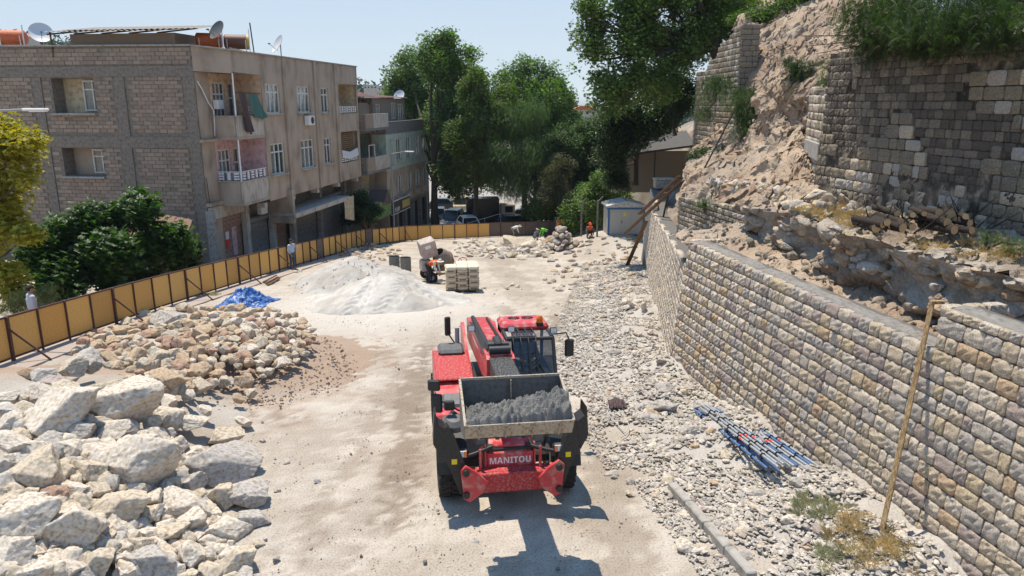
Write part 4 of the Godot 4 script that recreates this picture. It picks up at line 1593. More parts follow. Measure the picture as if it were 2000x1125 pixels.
	water_tank(bt * (side * Vector3(-11.2, 10.5, -0.9)), 0.2, "tank_orange", "orange water tank on white stand at the roof's edge")
	dish(bt * Vector3(4.2, 10.0, -0.7), 0.55, -0.6, "small grey satellite dish beside the red water tank", "grey_plastic")
	dish(bt * Vector3(10.6, 9.75, -0.3), 0.6, -0.9, "white satellite dish alone on the street parapet", "dish_white")
	dish(bt * (side * Vector3(-9.5, 9.95, -1.0)), 0.6, 0.6, "white satellite dish beside the orange tank", "dish_white")
	var pole := thing("roof_mast", "thin dark mast leaning above the roof beside the brown tank", "mast", bt * Vector3(7.5, 9.75, -0.5))
	mb = MB.new()
	mb.tube([Vector3.ZERO, Vector3(-0.12, 1.75, 0)], 0.035, 6)
	part(pole, "shaft", mb, M.cable_black)
	mb = MB.new()
	mb.box(Vector3(0.25, 0.05, 0.25), Vector3(0, 0.0, 0))
	part(pole, "foot_plate", mb, M.black_steel)

func water_tank(p: Vector3, turn: float, m: String, label: String):
	var t := thing("water_tank", label, "water tank", p, turn)
	var mb := MB.new()
	mb.lathe([Vector2(0, -0.7), Vector2(0.3, -0.68), Vector2(0.4, -0.6), Vector2(0.4, 0.6), Vector2(0.3, 0.68), Vector2(0, 0.7)], 20, Transform3D(Basis(Vector3(0, 0, 1), PI / 2), Vector3.ZERO))
	part(t, "drum", mb, M[m])
	if m == "tank_brown":
		mb = MB.new()
		mb.lathe([Vector2(0.405, -0.7), Vector2(0.405, -0.55), Vector2(0.0, -0.705)], 20, Transform3D(Basis(Vector3(0, 0, 1), PI / 2), Vector3(0, 0, 0)))
		part(t, "yellow_end", mb, M.tank_yellow)
	mb = MB.new()
	for x in [-0.5, 0.5]:
		for z in [-0.3, 0.3]:
			mb.beam(Vector3(x, -0.95, z), Vector3(x, 0.1, z * 1.3), 0.04, 0.04)
		mb.beam(Vector3(x, -0.42, -0.4), Vector3(x, -0.42, 0.4), 0.04, 0.04)
	mb.beam(Vector3(0.7, -0.9, 0.42), Vector3(0.7, 0.65, 0.42), 0.05, 0.05)
	part(t, "stand", mb, M.white_paint)

func dish(p: Vector3, r: float, turn: float, label: String, m: String):
	var t := thing("satellite_dish", label, "satellite dish", p, turn)
	var mb := MB.new()
	var prof2 := []
	for k in 8:
		var x := k / 7.0
		prof2.append(Vector2(r * x, 0.22 * r * x * x))
	for k in range(7, -1, -1):
		var x := k / 7.0
		prof2.append(Vector2(r * x, 0.22 * r * x * x - 0.02))
	mb.lathe(prof2, 24, Transform3D(Basis(Vector3.RIGHT, PI / 2 - 0.5), Vector3(0, 0.75, 0.1)))
	part(t, "reflector", mb, M[m])
	mb = MB.new()
	mb.tube([Vector3(0, 0, 0), Vector3(0, 0.75, 0.0)], 0.03, 6)
	part(t, "mount", mb, M.grey_plastic)
	mb = MB.new()
	mb.tube([Vector3(0, 0.4, 0.2), Vector3(0, 0.75, 0.7)], 0.015, 5)
	mb.box(Vector3(0.09, 0.07, 0.12), Vector3(0, 0.78, 0.72))
	part(t, "feed_arm", mb, M.grey_plastic)

func build_street_buildings():
	var bt := Transform3D(Basis(Vector3(0.1527, 0, -0.9883), Vector3.UP, Vector3(0.9883, 0, 0.1527)), Vector3(-15.74, 0, -38))
	# narrow house with stacked balconies
	var b := thing("narrow_house", "narrow grey house with whitewashed balcony panels beside the brown block", "building")
	b.transform = bt
	var mb := MB.new()
	var holes := [[23.8, 2.9, 25.2, 4.9], [24.0, 5.9, 26.4, 6.9], [26.0, -0.9, 28.2, 0.9], [26.3, 2.4, 29.3, 4.4]]
	pierced(mb, 23.01, -6, 29.6, 7.0, -1.2, holes)
	mb.quad_up(Vector3(23, 7.0, -1.2), Vector3(29.6, 7.0, -1.2), Vector3(29.6, 7.0, -9), Vector3(23, 7.0, -9))
	part(b, "wall", mb, M.brick0)
	simple(b, "room_wall", M.room_wall, Vector3(6.4, 12.8, 0.1), Vector3(26.3, 0.5, -4.9))
	window(b, 24.0, 5.9, 26.4, 6.9, -1.2, 3, 0.0, 0.3)
	window(b, 23.8, 2.9, 25.2, 4.9, -1.2, 2, 0.3, 0.3)
	window(b, 26.0, -0.9, 28.2, 0.9, -1.2, 2, 0.3, 0.4)
	for k in 3:
		var y: float = [4.85, 1.35, -1.9][k]
		simple(b, "balcony_slab", M.concrete_dark, Vector3(6.0, 0.2, 1.7), Vector3(26.2, y, -0.4), 0.01)
		simple(b, "balcony_panel", M.render_pale if k < 2 else M.render, Vector3(3.9, 1.15, 0.1), Vector3(27.2, y + 0.68, 0.4), 0.01)
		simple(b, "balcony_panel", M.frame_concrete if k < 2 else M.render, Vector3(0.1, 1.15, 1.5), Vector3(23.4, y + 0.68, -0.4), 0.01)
		simple(b, "balcony_panel", M.brick1, Vector3(1.7, 1.15, 0.1), Vector3(24.3, y + 0.68, 0.38), 0.01)
	mb = MB.new()
	for e in [[Vector3(24.0, 2.0, 0.38), Vector3(24.0, 3.6, 0.38)], [Vector3(25.4, 2.0, 0.38), Vector3(25.4, 3.6, 0.38)], [Vector3(24.0, 3.6, 0.38), Vector3(25.4, 3.6, 0.38)]]:
		mb.beam(e[0], e[1], 0.05, 0.05)
	part(b, "balcony_frame", mb, M.white_paint)
	simple(b, "shop_panel", M.cream_wall, Vector3(4.0, 1.5, 0.1), Vector3(25.6, 0.2, -1.05))
	simple(b, "green_shop_front", M.bright_green, Vector3(5.0, 2.2, 0.12), Vector3(26.2, -1.6, 0.5))
	mb = MB.new()
	mb.prism(PackedVector2Array([Vector2(-1.2, 0), Vector2(1.2, 0), Vector2(0, 1.2)]), 1.5, Transform3D(Basis.IDENTITY, Vector3(24.2, -1.2, 1.0)))
	part(b, "dark_awning", mb, M.cloth_brown)
	var m := grid_mesh(60, 6, func(i, j):
		return Vector3(23.2 + 6.0 * i / 59.0, 8.9 - 0.28 * j + 0.03 * sin(i * 1.7), -5.0 + 0.85 * j))
	part(b, "sheet_roof", m, M.red_roof)
	for k in 3:
		mb = MB.new()
		mb.beam(Vector3(23.4 + 2.7 * k, 7.0, -0.95), Vector3(23.4 + 2.7 * k, 7.4, -0.95), 0.1, 0.1)
		mb.beam(Vector3(23.4 + 2.7 * k, 6.9, -1.1), Vector3(23.4 + 2.7 * k, 7.7, -3.0), 0.1, 0.1)
		part(b, "roof_prop", mb, M.old_plank)
	# green building on the bend
	b = thing("green_building", "old three-storey pale green and grey building with shop signs", "building")
	b.transform = bt
	var fx := 29.6
	holes = []
	for k in 5:
		var x: float = fx + [1.0, 3.0, 6.2, 9.2, 12.0][k]
		holes.append([x, 1.75 if k else 1.4, x + (1.5 if k else 0.9), 3.75])
		if k > 0:
			holes.append([x, -1.35, x + 1.45, 0.35])
	mb = MB.new()
	pierced(mb, fx, 1.0, fx + 14.2, 4.25, 0.0, holes)
	mb.quad_out(Vector3(fx, 1.0, 0), Vector3(fx, 4.25, 0), Vector3(fx, 4.25, -8), Vector3(fx, 1.0, -8), Vector3(fx + 3, 2, -4))
	part(b, "green_wall", mb, M.green_wall)
	mb = MB.new()
	pierced(mb, fx, -2.4, fx + 14.2, 1.0, -0.05, holes)
	mb.quad_out(Vector3(fx + 0.02, -6, -0.05), Vector3(fx + 0.02, 1, -0.05), Vector3(fx + 0.02, 1, -8), Vector3(fx + 0.02, -6, -8), Vector3(fx + 3, 2, -4))
	mb.quad_out(Vector3(fx + 14.2, -7, 0), Vector3(fx + 14.2, 5, 0), Vector3(fx + 14.2, 5, -8), Vector3(fx + 14.2, -7, -8), Vector3(fx + 3, 2, -4))
	part(b, "grey_wall", mb, M.render)
	simple(b, "parapet", M.concrete_dark, Vector3(14.3, 1.1, 0.22), Vector3(fx + 7.1, 4.8, -0.06), 0.02)
	simple(b, "parapet", M.concrete_dark, Vector3(0.22, 1.1, 5.0), Vector3(fx + 0.05, 4.8, -2.7), 0.02)
	simple(b, "floor_slab", M.concrete_dark, Vector3(14.2, 0.1, 7.8), Vector3(fx + 7.1, 4.4, -4.05))
	simple(b, "room_wall", M.room_wall, Vector3(14, 12, 0.1), Vector3(fx + 7.1, -1.6, -4.0))
	simple(b, "room_floor", M.room_wall, Vector3(14, 0.2, 3.8), Vector3(fx + 7.1, 1.1, -2.05))
	for h in holes:
		window(b, h[0], h[1], h[2], h[3], 0.0 if h[1] > 1 else -0.05, 2, 0.0, 0.45)
		if h[1] < 1:
			simple(b, "sill_panel", M.render_pale, Vector3(1.7, 0.6, 0.05), Vector3((h[0] + h[2]) / 2, h[1] - 0.5, -0.022))
	mb = MB.new()
	for k in 6:
		mb.box(Vector3(0.5, 3.2, 0.4), Vector3(fx + 0.3 + k * 2.75, -4.2, -0.3))
	mb.box(Vector3(14.2, 0.5, 0.3), Vector3(fx + 7.1, -2.55, -0.25))
	part(b, "shop_piers", mb, M.concrete_dark)
	simple(b, "shop_glass", M.car_glass, Vector3(14, 2.6, 0.06), Vector3(fx + 7.1, -4.1, -0.5))
	var sign := simple(b, "shop_sign", M.sign_black, Vector3(5.6, 1.15, 0.14), Vector3(fx + 3.1, -2.4, 0.22))
	simple(sign, "sign_edge", M.white_paint, Vector3(5.7, 0.06, 0.16), Vector3(fx + 3.1, -1.8, 0.22))
	simple(sign, "sign_edge", M.white_paint, Vector3(5.7, 0.06, 0.16), Vector3(fx + 3.1, -3.0, 0.22))
	var tm := TextMesh.new()
	tm.text = "E LAY"
	tm.font_size = 64
	tm.pixel_size = 0.0085
	tm.depth = 0.02
	part(sign, "lettering", tm, M.letter_white, Transform3D(Basis.IDENTITY, Vector3(fx + 1.7, -2.6, 0.3)))
	simple(sign, "gold_panel", M.sign_gold, Vector3(2.4, 0.7, 0.02), Vector3(fx + 4.5, -2.4, 0.3))
	# block penthouse set back on its roof
	var pent := MB.new()
	var ph := [[fx + 0.2, 5.5, fx + 1.6, 6.9], [fx + 4.6, 5.5, fx + 6.2, 7.0], [fx + 6.5, 5.4, fx + 8.6, 6.9]]
	pierced(pent, fx - 0.5, 4.4, fx + 9.0, 7.4, -0.9, ph)
	pent.quad_out(Vector3(fx - 0.5, 4.4, -0.9), Vector3(fx - 0.5, 7.4, -0.9), Vector3(fx - 0.5, 7.4, -5), Vector3(fx - 0.5, 4.4, -5), Vector3(fx + 2, 5, -2))
	part(b, "penthouse_wall", pent, M.brick2)
	simple(b, "room_wall", M.room_wall, Vector3(9.2, 2.9, 0.1), Vector3(fx + 4.3, 5.9, -3.6))
	for h in ph:
		window(b, h[0], h[1], h[2], h[3], -0.9, 3 if h[2] - h[0] > 1.2 else 1, 0.0, 0.5, false)
	m = grid_mesh(80, 5, func(i, j): return Vector3(fx - 0.7 + 10.0 * i / 79.0, 7.75 - 0.07 * j + 0.025 * sin(i * 1.7), -3.8 + 0.8 * j))
	part(b, "penthouse_roof", m, M.red_roof)
	dish(bt * Vector3(fx + 9.6, 6.9, -1.5), 0.6, -0.4, "pinkish satellite dish on the green building's roof hut", "dish_white")

# ---------------------------------------------------------------- plants
func lobed_leaf(mb: MB, xf: Transform3D, s: float, lobes := 5):      # hand-shaped leaf, folded a little along its middle
	var keep := mb.xf
	mb.xf = xf
	var pts := []
	for k in lobes * 2 + 1:
		var a := -2.35 + 4.7 * k / (lobes * 2.0)
		var r := (1.0 if k % 2 else 0.55) * (0.75 + 0.3 * cos(a))
		pts.append(Vector3(sin(a) * r * s, 0.12 * s * absf(sin(a)) - 0.1 * s * r * r, cos(a) * r * s))
	for k in pts.size() - 1:
		mb.tri(Vector3.ZERO, pts[k], pts[k + 1])
	mb.xf = keep

func blade(mb: MB, xf: Transform3D, l: float, w: float):      # simple pointed leaf, two faces
	var keep := mb.xf
	mb.xf = xf
	mb.tri(Vector3.ZERO, Vector3(-w * 0.5, 0.1 * l, l * 0.45), Vector3(0, 0, l))
	mb.tri(Vector3.ZERO, Vector3(0, 0, l), Vector3(w * 0.5, 0.1 * l, l * 0.45))
	mb.xf = keep

func clump(sd: int, kind: String, n: int, radius: float, size: float) -> ArrayMesh:
	var r := RandomNumberGenerator.new()
	r.seed = sd
	var mb := MB.new()
	for i in n:
		var p := Vector3(r.randf_range(-1, 1), r.randf_range(-0.8, 0.8), r.randf_range(-1, 1)) * radius
		var b := Basis(Vector3.UP, r.randf_range(0, TAU)) * Basis(Vector3.RIGHT, r.randf_range(-0.5, 1.1)) * Basis(Vector3(0, 0, 1), r.randf_range(-0.6, 0.6))
		var g := r.randf_range(0.72, 1.25)
		mb.col = Color(g * r.randf_range(0.9, 1.12), g, g * 0.95)
		if kind == "hand":
			lobed_leaf(mb, Transform3D(b, p), size * r.randf_range(0.7, 1.15))
		elif kind == "blade":
			blade(mb, Transform3D(b, p), size * r.randf_range(0.7, 1.3), size * 0.6)
		elif kind == "grass":
			blade(mb, Transform3D(Basis(Vector3.UP, r.randf_range(0, TAU)) * Basis(Vector3.RIGHT, r.randf_range(-1.4, -0.1)), p * Vector3(1, 0.1, 1)), size * r.randf_range(0.4, 1.2), 0.014)
		else:          # a feather of small leaflets along a drooping stalk
			for k in 7:
				var z := size * (0.25 + 0.28 * k)
				for s in [-1.0, 1.0]:
					var q := Transform3D(b, p) * Transform3D(Basis(Vector3.UP, s * 1.1), Vector3(0, -0.012 * k * k * size * 3.0, z))
					blade(mb, q, size * 0.62, size * 0.24)
	mb.col = Color.WHITE
	return mb.commit()

var clumps := {}
func leaf_clump(kind: String) -> ArrayMesh:
	if not clumps.has(kind):
		match kind:
			"plane": clumps[kind] = clump(11, "hand", 9, 0.4, 0.15)
			"plane_near": clumps[kind] = clump(12, "hand", 5, 0.2, 0.15)
			"fig": clumps[kind] = clump(13, "hand", 6, 0.25, 0.15)
			"blade": clumps[kind] = clump(14, "blade", 20, 0.4, 0.2)
			"feather": clumps[kind] = clump(15, "feather", 4, 0.35, 0.11)
			"feather_near": clumps[kind] = clump(16, "feather", 4, 0.22, 0.06)
			"far": clumps[kind] = clump(17, "blade", 16, 0.9, 0.8)
			"tuft": clumps[kind] = clump(18, "grass", 46, 0.16, 0.34)
	return clumps[kind]

# leaves spread through ellipsoid lobes [centre, radii], thinner inside, torn by noise
func foliage(parent: Node, called: String, lobes: Array, n: int, kind: String, dark: Color, light: Color, sd: int, mat := "leaf", tear := 0.1, s0 := 0.8, s1 := 1.3) -> MultiMeshInstance3D:
	var r := RandomNumberGenerator.new()
	r.seed = sd
	var nz := FastNoiseLite.new()
	nz.seed = sd
	nz.frequency = 0.45
	nz.fractal_octaves = 2
	var vol := []
	var total := 0.0
	for l in lobes:
		total += l[1].x * l[1].y + l[1].y * l[1].z + l[1].x * l[1].z
		vol.append(total)
	var xs := []
	var cs := PackedColorArray()
	var tries := 0
	while xs.size() < n and tries < n * 6:
		tries += 1
		var pick := r.randf() * total
		var li := 0
		while vol[li] < pick:
			li += 1
		var d := Vector3(r.randfn(), r.randfn(), r.randfn()).normalized()
		var k := pow(r.randf(), 0.45)
		var p: Vector3 = lobes[li][0] + d * k * lobes[li][1]
		var t := nz.get_noise_3dv(p)
		if t < -tear or (k > 0.85 and t < 0.1):
			continue
		xs.append(Transform3D(Basis(Vector3.UP, r.randf() * TAU) * Basis(Vector3.RIGHT, r.randf_range(-0.5, 0.5)) * Basis.from_scale(Vector3.ONE * r.randf_range(s0, s1)), p))
		cs.append(dark.lerp(light, r.randf()))
	return multi(parent, called, leaf_clump(kind), M[mat], xs, cs)

func limbs(t: Node3D, h0: float, r0: float, lobes: Array, sd: int, lean := Vector3.ZERO, fork := 0.45):
	var r := RandomNumberGenerator.new()
	r.seed = sd
	var top := 0.0
	for l in lobes:
		top = maxf(top, l[0].y)
	var mb := MB.new()
	var ps := []
	var rs := []
	for k in 7:
		var a := k / 6.0
		ps.append(Vector3(r.randf_range(-0.1, 0.1), -0.3 + (top * 0.8 + 0.3) * a, r.randf_range(-0.1, 0.1)) + lean * a)
		rs.append(lerpf(r0, r0 * 0.25, a) * (1.25 if k == 0 else 1.0))
	mb.tube(ps, rs, 9)
	part(t, "trunk", mb, M.bark)
	for l in lobes:
		var e: Vector3 = l[0]
		var a := clampf((e.y / top) * 0.55, fork * 0.6, 0.8)
		var s: Vector3 = Vector3(0, top * 0.8 * a, 0) + lean * a
		var mid := s.lerp(e, 0.5) + Vector3(r.randf_range(-0.3, 0.3), 0.15, r.randf_range(-0.3, 0.3))
		mb = MB.new()
		mb.tube([s, mid, e], [r0 * 0.4, r0 * 0.26, r0 * 0.1], 6)
		for k in 4:
			var q: Vector3 = e + Vector3(r.randf_range(-0.8, 0.8), r.randf_range(-0.3, 0.9), r.randf_range(-0.8, 0.8)) * l[1]
			mb.tube([mid.lerp(e, 0.4 + 0.15 * k), q], [r0 * 0.12, r0 * 0.04], 5, false)
		part(t, "limb", mb, M.bark)

func tree(called: String, label: String, base: Vector3, r0: float, lobes: Array, n: int, kind: String, dark: Color, light: Color, sd: int, group := "", mat := "leaf", tear := 0.1, lean := Vector3.ZERO, s0 := 0.8, s1 := 1.3) -> Node3D:
	var t := thing(called, label, "tree", base, 0.0, group)
	limbs(t, base.y, r0, lobes, sd, lean)
	foliage(t, "crown", lobes, n, kind, dark, light, sd, mat, tear, s0, s1)
	return t

func rel(base: Vector3, list: Array) -> Array:      # lobes from [px, py, distance, radius x, radius y] seen in the photo
	var out := []
	for l in list:
		out.append([at(l[0], l[1], l[2]) - base, Vector3(l[3], l[4], l[3])])
	return out

func foot(x: float, f: float) -> Vector3:
	return Vector3(x, gy(x, -f), -f)

func build_trees():
	var D := Color(0.075, 0.115, 0.033)
	var L := Color(0.24, 0.33, 0.085)
	var b := foot(-8.2, 78.0)
	tree("plane_tree", "tallest dark plane tree behind the street corner by the green building", b, 0.42, rel(b, [[835, 205, 88, 3.0, 3.4], [860, 290, 90, 2.6, 3.4], [885, 165, 80, 2.4, 2.8], [912, 195, 79, 2.2, 2.8], [800, 150, 88, 2.9, 3.4], [855, 120, 78, 2.4, 3.2], [905, 135, 79, 2.2, 2.8], [795, 235, 88, 2.8, 3.4], [878, 230, 80, 3.0, 3.4], [910, 240, 77, 2.8, 3.4], [895, 335, 78, 2.6, 3.0], [900, 330, 79, 3.0, 3.2], [870, 90, 78, 1.4, 1.8], [785, 190, 89, 2.6, 3.0]]), 9600, "plane", D, L, 21, "plane trees behind the fence", "leaf", 0.12, Vector3.ZERO, 1.0, 1.6)
	b = foot(-3.6, 73.5)
	tree("plane_tree", "yellowish green plane tree in front of the darker tall ones", b, 0.32, rel(b, [[925, 175, 73, 1.6, 2.2], [950, 240, 73, 2.4, 2.6], [905, 270, 73, 1.8, 2.4], [940, 320, 74, 2.6, 2.4], [985, 210, 75, 2.0, 2.6]]), 3600, "plane", Color(0.09, 0.12, 0.03), Color(0.2, 0.25, 0.055), 22, "plane trees behind the fence", "leaf", 0.1, Vector3.ZERO, 0.9, 1.4)
	b = foot(1.4, 86.0)
	tree("plane_tree", "round-topped plane tree far behind the feathery one", b, 0.4, rel(b, [[1020, 155, 86, 2.8, 2.8], [1065, 165, 86, 2.6, 2.8], [1045, 220, 84, 4.2, 3.8], [1000, 240, 86, 3.0, 3.4], [1095, 230, 86, 2.4, 3.2], [1040, 310, 84, 4.2, 3.4], [975, 190, 88, 2.2, 3.0], [985, 330, 86, 3.4, 3.0], [1110, 280, 86, 2.6, 3.4], [1085, 190, 86, 2.2, 2.6]]), 6600, "plane", D, L, 23, "plane trees behind the fence", "leaf", 0.1, Vector3.ZERO, 1.0, 1.6)
	b = foot(2.3, 72.0)
	tree("feathery_tree", "light green feathery tree rising just behind the dark fence end", b, 0.24, rel(b, [[1000, 230, 72, 2.0, 2.0], [1040, 215, 72, 1.6, 1.8], [975, 300, 71, 2.0, 1.8], [1030, 300, 71, 2.6, 2.0], [1005, 355, 71, 2.2, 1.6], [1060, 370, 71, 1.8, 1.6], [960, 320, 72, 1.3, 1.3]]), 2600, "feather", Color(0.08, 0.12, 0.045), Color(0.17, 0.23, 0.085), 24, "", "leaf", 0.12, Vector3.ZERO, 1.0, 1.7)
	b = foot(5.6, 72.0)
	tree("broadleaf_tree", "dense mid-green tree between feathery tree and kiosk", b, 0.26, rel(b, [[1105, 290, 72, 2.2, 2.2], [1150, 280, 74, 2.4, 2.4], [1185, 260, 72, 2.2, 2.2], [1120, 350, 73, 2.6, 2.0], [1170, 345, 72, 2.4, 2.4], [1075, 320, 74, 1.8, 2.0], [1215, 300, 70, 2.0, 2.2]]), 4200, "blade", D, Color(0.08, 0.125, 0.03), 25, "", "leaf", 0.08, Vector3.ZERO, 0.9, 1.5)
	b = foot(4.4, 68.0)
	var t := thing("withered_tree", "half-bare brownish tree with thin branches behind the workers", "tree", b)
	var lb := rel(b, [[1090, 350, 68, 1.6, 1.5], [1120, 380, 68, 1.5, 1.3], [1065, 390, 68, 1.2, 1.0], [1100, 320, 68, 1.2, 1.0]])
	limbs(t, 0, 0.14, lb, 26)
	var mb := MB.new()
	for k in 70:
		var l = lb[k % 4]
		var p: Vector3 = l[0] + Vector3(rr(-1, 1), rr(-1, 1), rr(-1, 1)) * l[1] * 0.8
		mb.tube([p, p + Vector3(rr(-0.7, 0.7), rr(0.0, 0.7), rr(-0.5, 0.5))], [0.02, 0.008], 4, false)
	part(t, "twigs", mb, M.bark)
	foliage(t, "crown", lb, 330, "blade", Color(0.06, 0.055, 0.03), Color(0.17, 0.15, 0.07), 26, "leaf", 0.1, 0.5, 0.9)
	for u in [[1075, 400, 71, 2.2, 1.2, "dark shrubbery behind the withered tree"], [1150, 400, 66, 2.0, 1.8, "shadowy shrubbery between withered tree and kiosk"], [1185, 370, 62, 1.6, 2.0, "tall dark shrubbery beside the lean-to"], [1140, 330, 78, 3.0, 3.2, "dark thicket closing the view beyond the kiosk"]]:
		var ub := at(u[0], u[1], u[2])
		var uo := thing("thicket", u[5], "shrub", Vector3(ub.x, gy(ub.x, ub.z), ub.z))
		var ul := [[ub - uo.position, Vector3(u[3], u[4], u[3])], [ub - uo.position + Vector3(u[3] * 0.6, -u[4] * 0.5, 0.3), Vector3(u[3], u[4], u[3]) * 0.8], [ub - uo.position + Vector3(-u[3] * 0.6, -u[4] * 0.6, 0.2), Vector3(u[3], u[4], u[3]) * 0.8]]
		limbs(uo, 0, 0.07, ul, int(u[0]))
		foliage(uo, "leaves", ul, 1100, "blade", D, L, int(u[0]), "leaf", 0.3, 0.8, 1.3)
	# trees on the hill
	b = at(1412, 118, 45.0)
	b.y = at(1412, 120, 45.0).y - 0.5
	tree("plane_tree", "big spreading plane tree leaning out over the hill edge", b, 0.42, rel(b, [[1175, 60, 43, 1.8, 1.8], [1230, 50, 44, 2.2, 2.0], [1300, 30, 44, 2.6, 2.0], [1370, 20, 45, 2.8, 2.0], [1160, 120, 43, 1.4, 1.4], [1215, 120, 43, 2.2, 1.8], [1290, 100, 44, 2.6, 1.8], [1360, 80, 46, 2.6, 1.8], [1200, 185, 43, 1.8, 1.5], [1430, 30, 47, 2.4, 2.0], [1260, 165, 44, 2.2, 1.5], [1240, -40, 45, 3.0, 2.2], [1340, -70, 46, 3.5, 2.5], [1150, 20, 43, 1.0, 1.0]]), 6500, "plane", Color(0.08, 0.12, 0.03), Color(0.21, 0.29, 0.07), 27, "", "leaf", 0.06, Vector3(-2.2, 0, 0.8), 0.7, 1.15)
	b = foot(9.0, 54.0)
	b.y = 1.5
	tree("walnut_tree", "glossy-leaved tree filling the corner above the dark shed roof", b, 0.2, rel(b, [[1200, 235, 52, 1.6, 1.4], [1250, 220, 52, 1.7, 1.5], [1300, 200, 51, 1.6, 1.5], [1230, 270, 52, 1.5, 1.2], [1190, 290, 53, 1.4, 1.6], [1205, 340, 54, 1.2, 1.6], [1285, 245, 51, 1.3, 1.0], [1340, 180, 50, 1.2, 1.6]]), 2600, "blade", Color(0.025, 0.042, 0.018), Color(0.1, 0.14, 0.06), 28, "", "leaf_shiny", 0.1, Vector3.ZERO, 0.7, 1.2)
	b = at(1318, 255, 47.0)
	tree("cypress", "slim dark upright evergreen beside the tall old wall", b, 0.1, rel(b, [[1318, 225, 47, 0.55, 0.8], [1317, 190, 47, 0.6, 0.9], [1318, 155, 47, 0.5, 0.8]]), 420, "feather", Color(0.014, 0.028, 0.012), Color(0.04, 0.065, 0.025), 29, "", "leaf", 0.4, Vector3.ZERO, 0.5, 0.8)
	for k in 5:          # wood on the hilltop
		var q := at([1470, 1530, 1590, 1400, 1640][k], [10, -5, -30, -10, -50][k], [56, 54, 52, 58, 48][k])
		tree("hill_tree", ["dark tree at the top of the landslide", "bushy tree on the hilltop above the slide scar", "tall tree above the hilltop bank", "dark tree behind the leaning plane tree", "tree above the overhanging bushes"][k], q - Vector3(0, 2.5, 0), 0.2, [[Vector3(0, 3.0, 0), Vector3(2.4, 1.9, 2.4)], [Vector3(1.2, 4.6, 0), Vector3(2, 1.6, 2)], [Vector3(-1.2, 4.2, 0.5), Vector3(2, 1.6, 2)], [Vector3(0, 1.2, 0.5), Vector3(2.2, 1.2, 2.0)]], 800, "blade", D, Color(0.085, 0.13, 0.03), 30 + k, "trees on the hilltop", "leaf", 0.1, Vector3.ZERO, 0.9, 1.4)
	# shrubs
	for s in [
		["overhanging_bush", "feathery bushes hanging over the top of the sooty wall", [[1690, 45, 19.5, 0.9, 0.55], [1760, 55, 18.0, 1.0, 0.6], [1830, 50, 16.5, 1.0, 0.55], [1900, 60, 15.5, 0.9, 0.5], [1970, 55, 14.6, 0.9, 0.55], [1700, 95, 19.0, 0.5, 0.5], [1760, 10, 19, 1.2, 0.7], [1880, 5, 17, 1.2, 0.7], [1980, 5, 16, 1.0, 0.7], [1820, 85, 17, 0.6, 0.35]], 2300, "feather_near", Color(0.022, 0.04, 0.014), Color(0.085, 0.12, 0.035), 1.0, 1.6],
		["creeper", "light green creeper hanging down the tall old wall", [[1400, 165, 33.5, 0.9, 0.6], [1385, 200, 34.5, 0.6, 0.9], [1372, 235, 36, 0.5, 0.8]], 330, "feather", Color(0.04, 0.065, 0.025), Color(0.12, 0.17, 0.06), 0.5, 0.9],
		["slope_shrub", "green shrub growing down the slope beside the dark pole", [[1450, 205, 31.5, 0.7, 0.6], [1470, 225, 31, 0.5, 0.5], [1455, 250, 31, 0.5, 0.6], [1430, 190, 32, 0.6, 0.4], [1465, 190, 31.5, 0.6, 0.35]], 480, "feather", Color(0.045, 0.07, 0.025), Color(0.13, 0.18, 0.06), 0.5, 0.9],
		["slide_bush", "dark round bush clinging to the landslide above dry grass", [[1565, 140, 27.3, 0.6, 0.5], [1580, 160, 26.8, 0.35, 0.3], [1545, 125, 27.8, 0.35, 0.3]], 330, "feather_near", Color(0.015, 0.028, 0.012), Color(0.06, 0.095, 0.035), 0.9, 1.4],
		["low_bush", "low green bush at the foot of the tall old wall", [[1385, 307, 34, 0.9, 0.35], [1412, 300, 33, 0.5, 0.25]], 280, "blade", Color(0.03, 0.05, 0.02), Color(0.09, 0.14, 0.05), 0.4, 0.7],
		["hilltop_bush", "bright green bank of shrubs along the top of the slide scar", [[1500, 32, 40, 1.4, 0.5], [1545, 15, 39.5, 1.4, 0.5], [1590, -2, 39, 1.4, 0.6], [1460, 40, 41, 1.0, 0.4]], 650, "blade", Color(0.045, 0.07, 0.02), Color(0.14, 0.2, 0.05), 0.5, 0.9],
		["trailing_bush", "leafy sprays trailing over the spur wall beside bare branches", [[1640, 130, 23.5, 0.55, 0.3], [1660, 165, 22.5, 0.5, 0.25], [1690, 120, 22, 0.5, 0.3], [1620, 160, 24, 0.4, 0.25]], 260, "feather_near", Color(0.05, 0.08, 0.025), Color(0.15, 0.2, 0.06), 0.9, 1.4],
		["ledge_weed", "small green weed under the lower edge of the landslide", [[1378, 397, 23.4, 0.3, 0.2]], 60, "feather_near", Color(0.04, 0.07, 0.02), Color(0.12, 0.17, 0.05), 0.6, 1.0],
		["ledge_sapling", "little bright green sapling on the ledge near the cut logs", [[1928, 462, 13.3, 0.16, 0.14], [1985, 480, 12.9, 0.25, 0.12]], 60, "feather_near", Color(0.06, 0.1, 0.02), Color(0.16, 0.22, 0.05), 0.5, 0.8]]:
		var c: Vector3 = at(s[2][0][0], s[2][0][1], s[2][0][2])
		c.y -= s[2][0][4]
		var o := thing(s[0], s[1], "shrub", c)
		var lbs := rel(c, s[2])
		var sb := MB.new()
		for l in lbs:
			for k in 3:
				sb.tube([Vector3(0, -0.1, 0), (l[0] as Vector3) * 0.5 + Vector3(0, 0.05, 0), l[0] + Vector3(rr(-0.5, 0.5), rr(-0.2, 0.5), rr(-0.5, 0.5)) * l[1]], [0.035, 0.025, 0.008], 5, false)
		part(o, "stems", sb, M.bark)
		foliage(o, "leaves", lbs, s[3], s[4], s[5], s[6], hash(s[0]) % 1000, "leaf", 0.3, s[7], s[8])
	# behind the left fence
	b = foot(-17.3, 31.5)
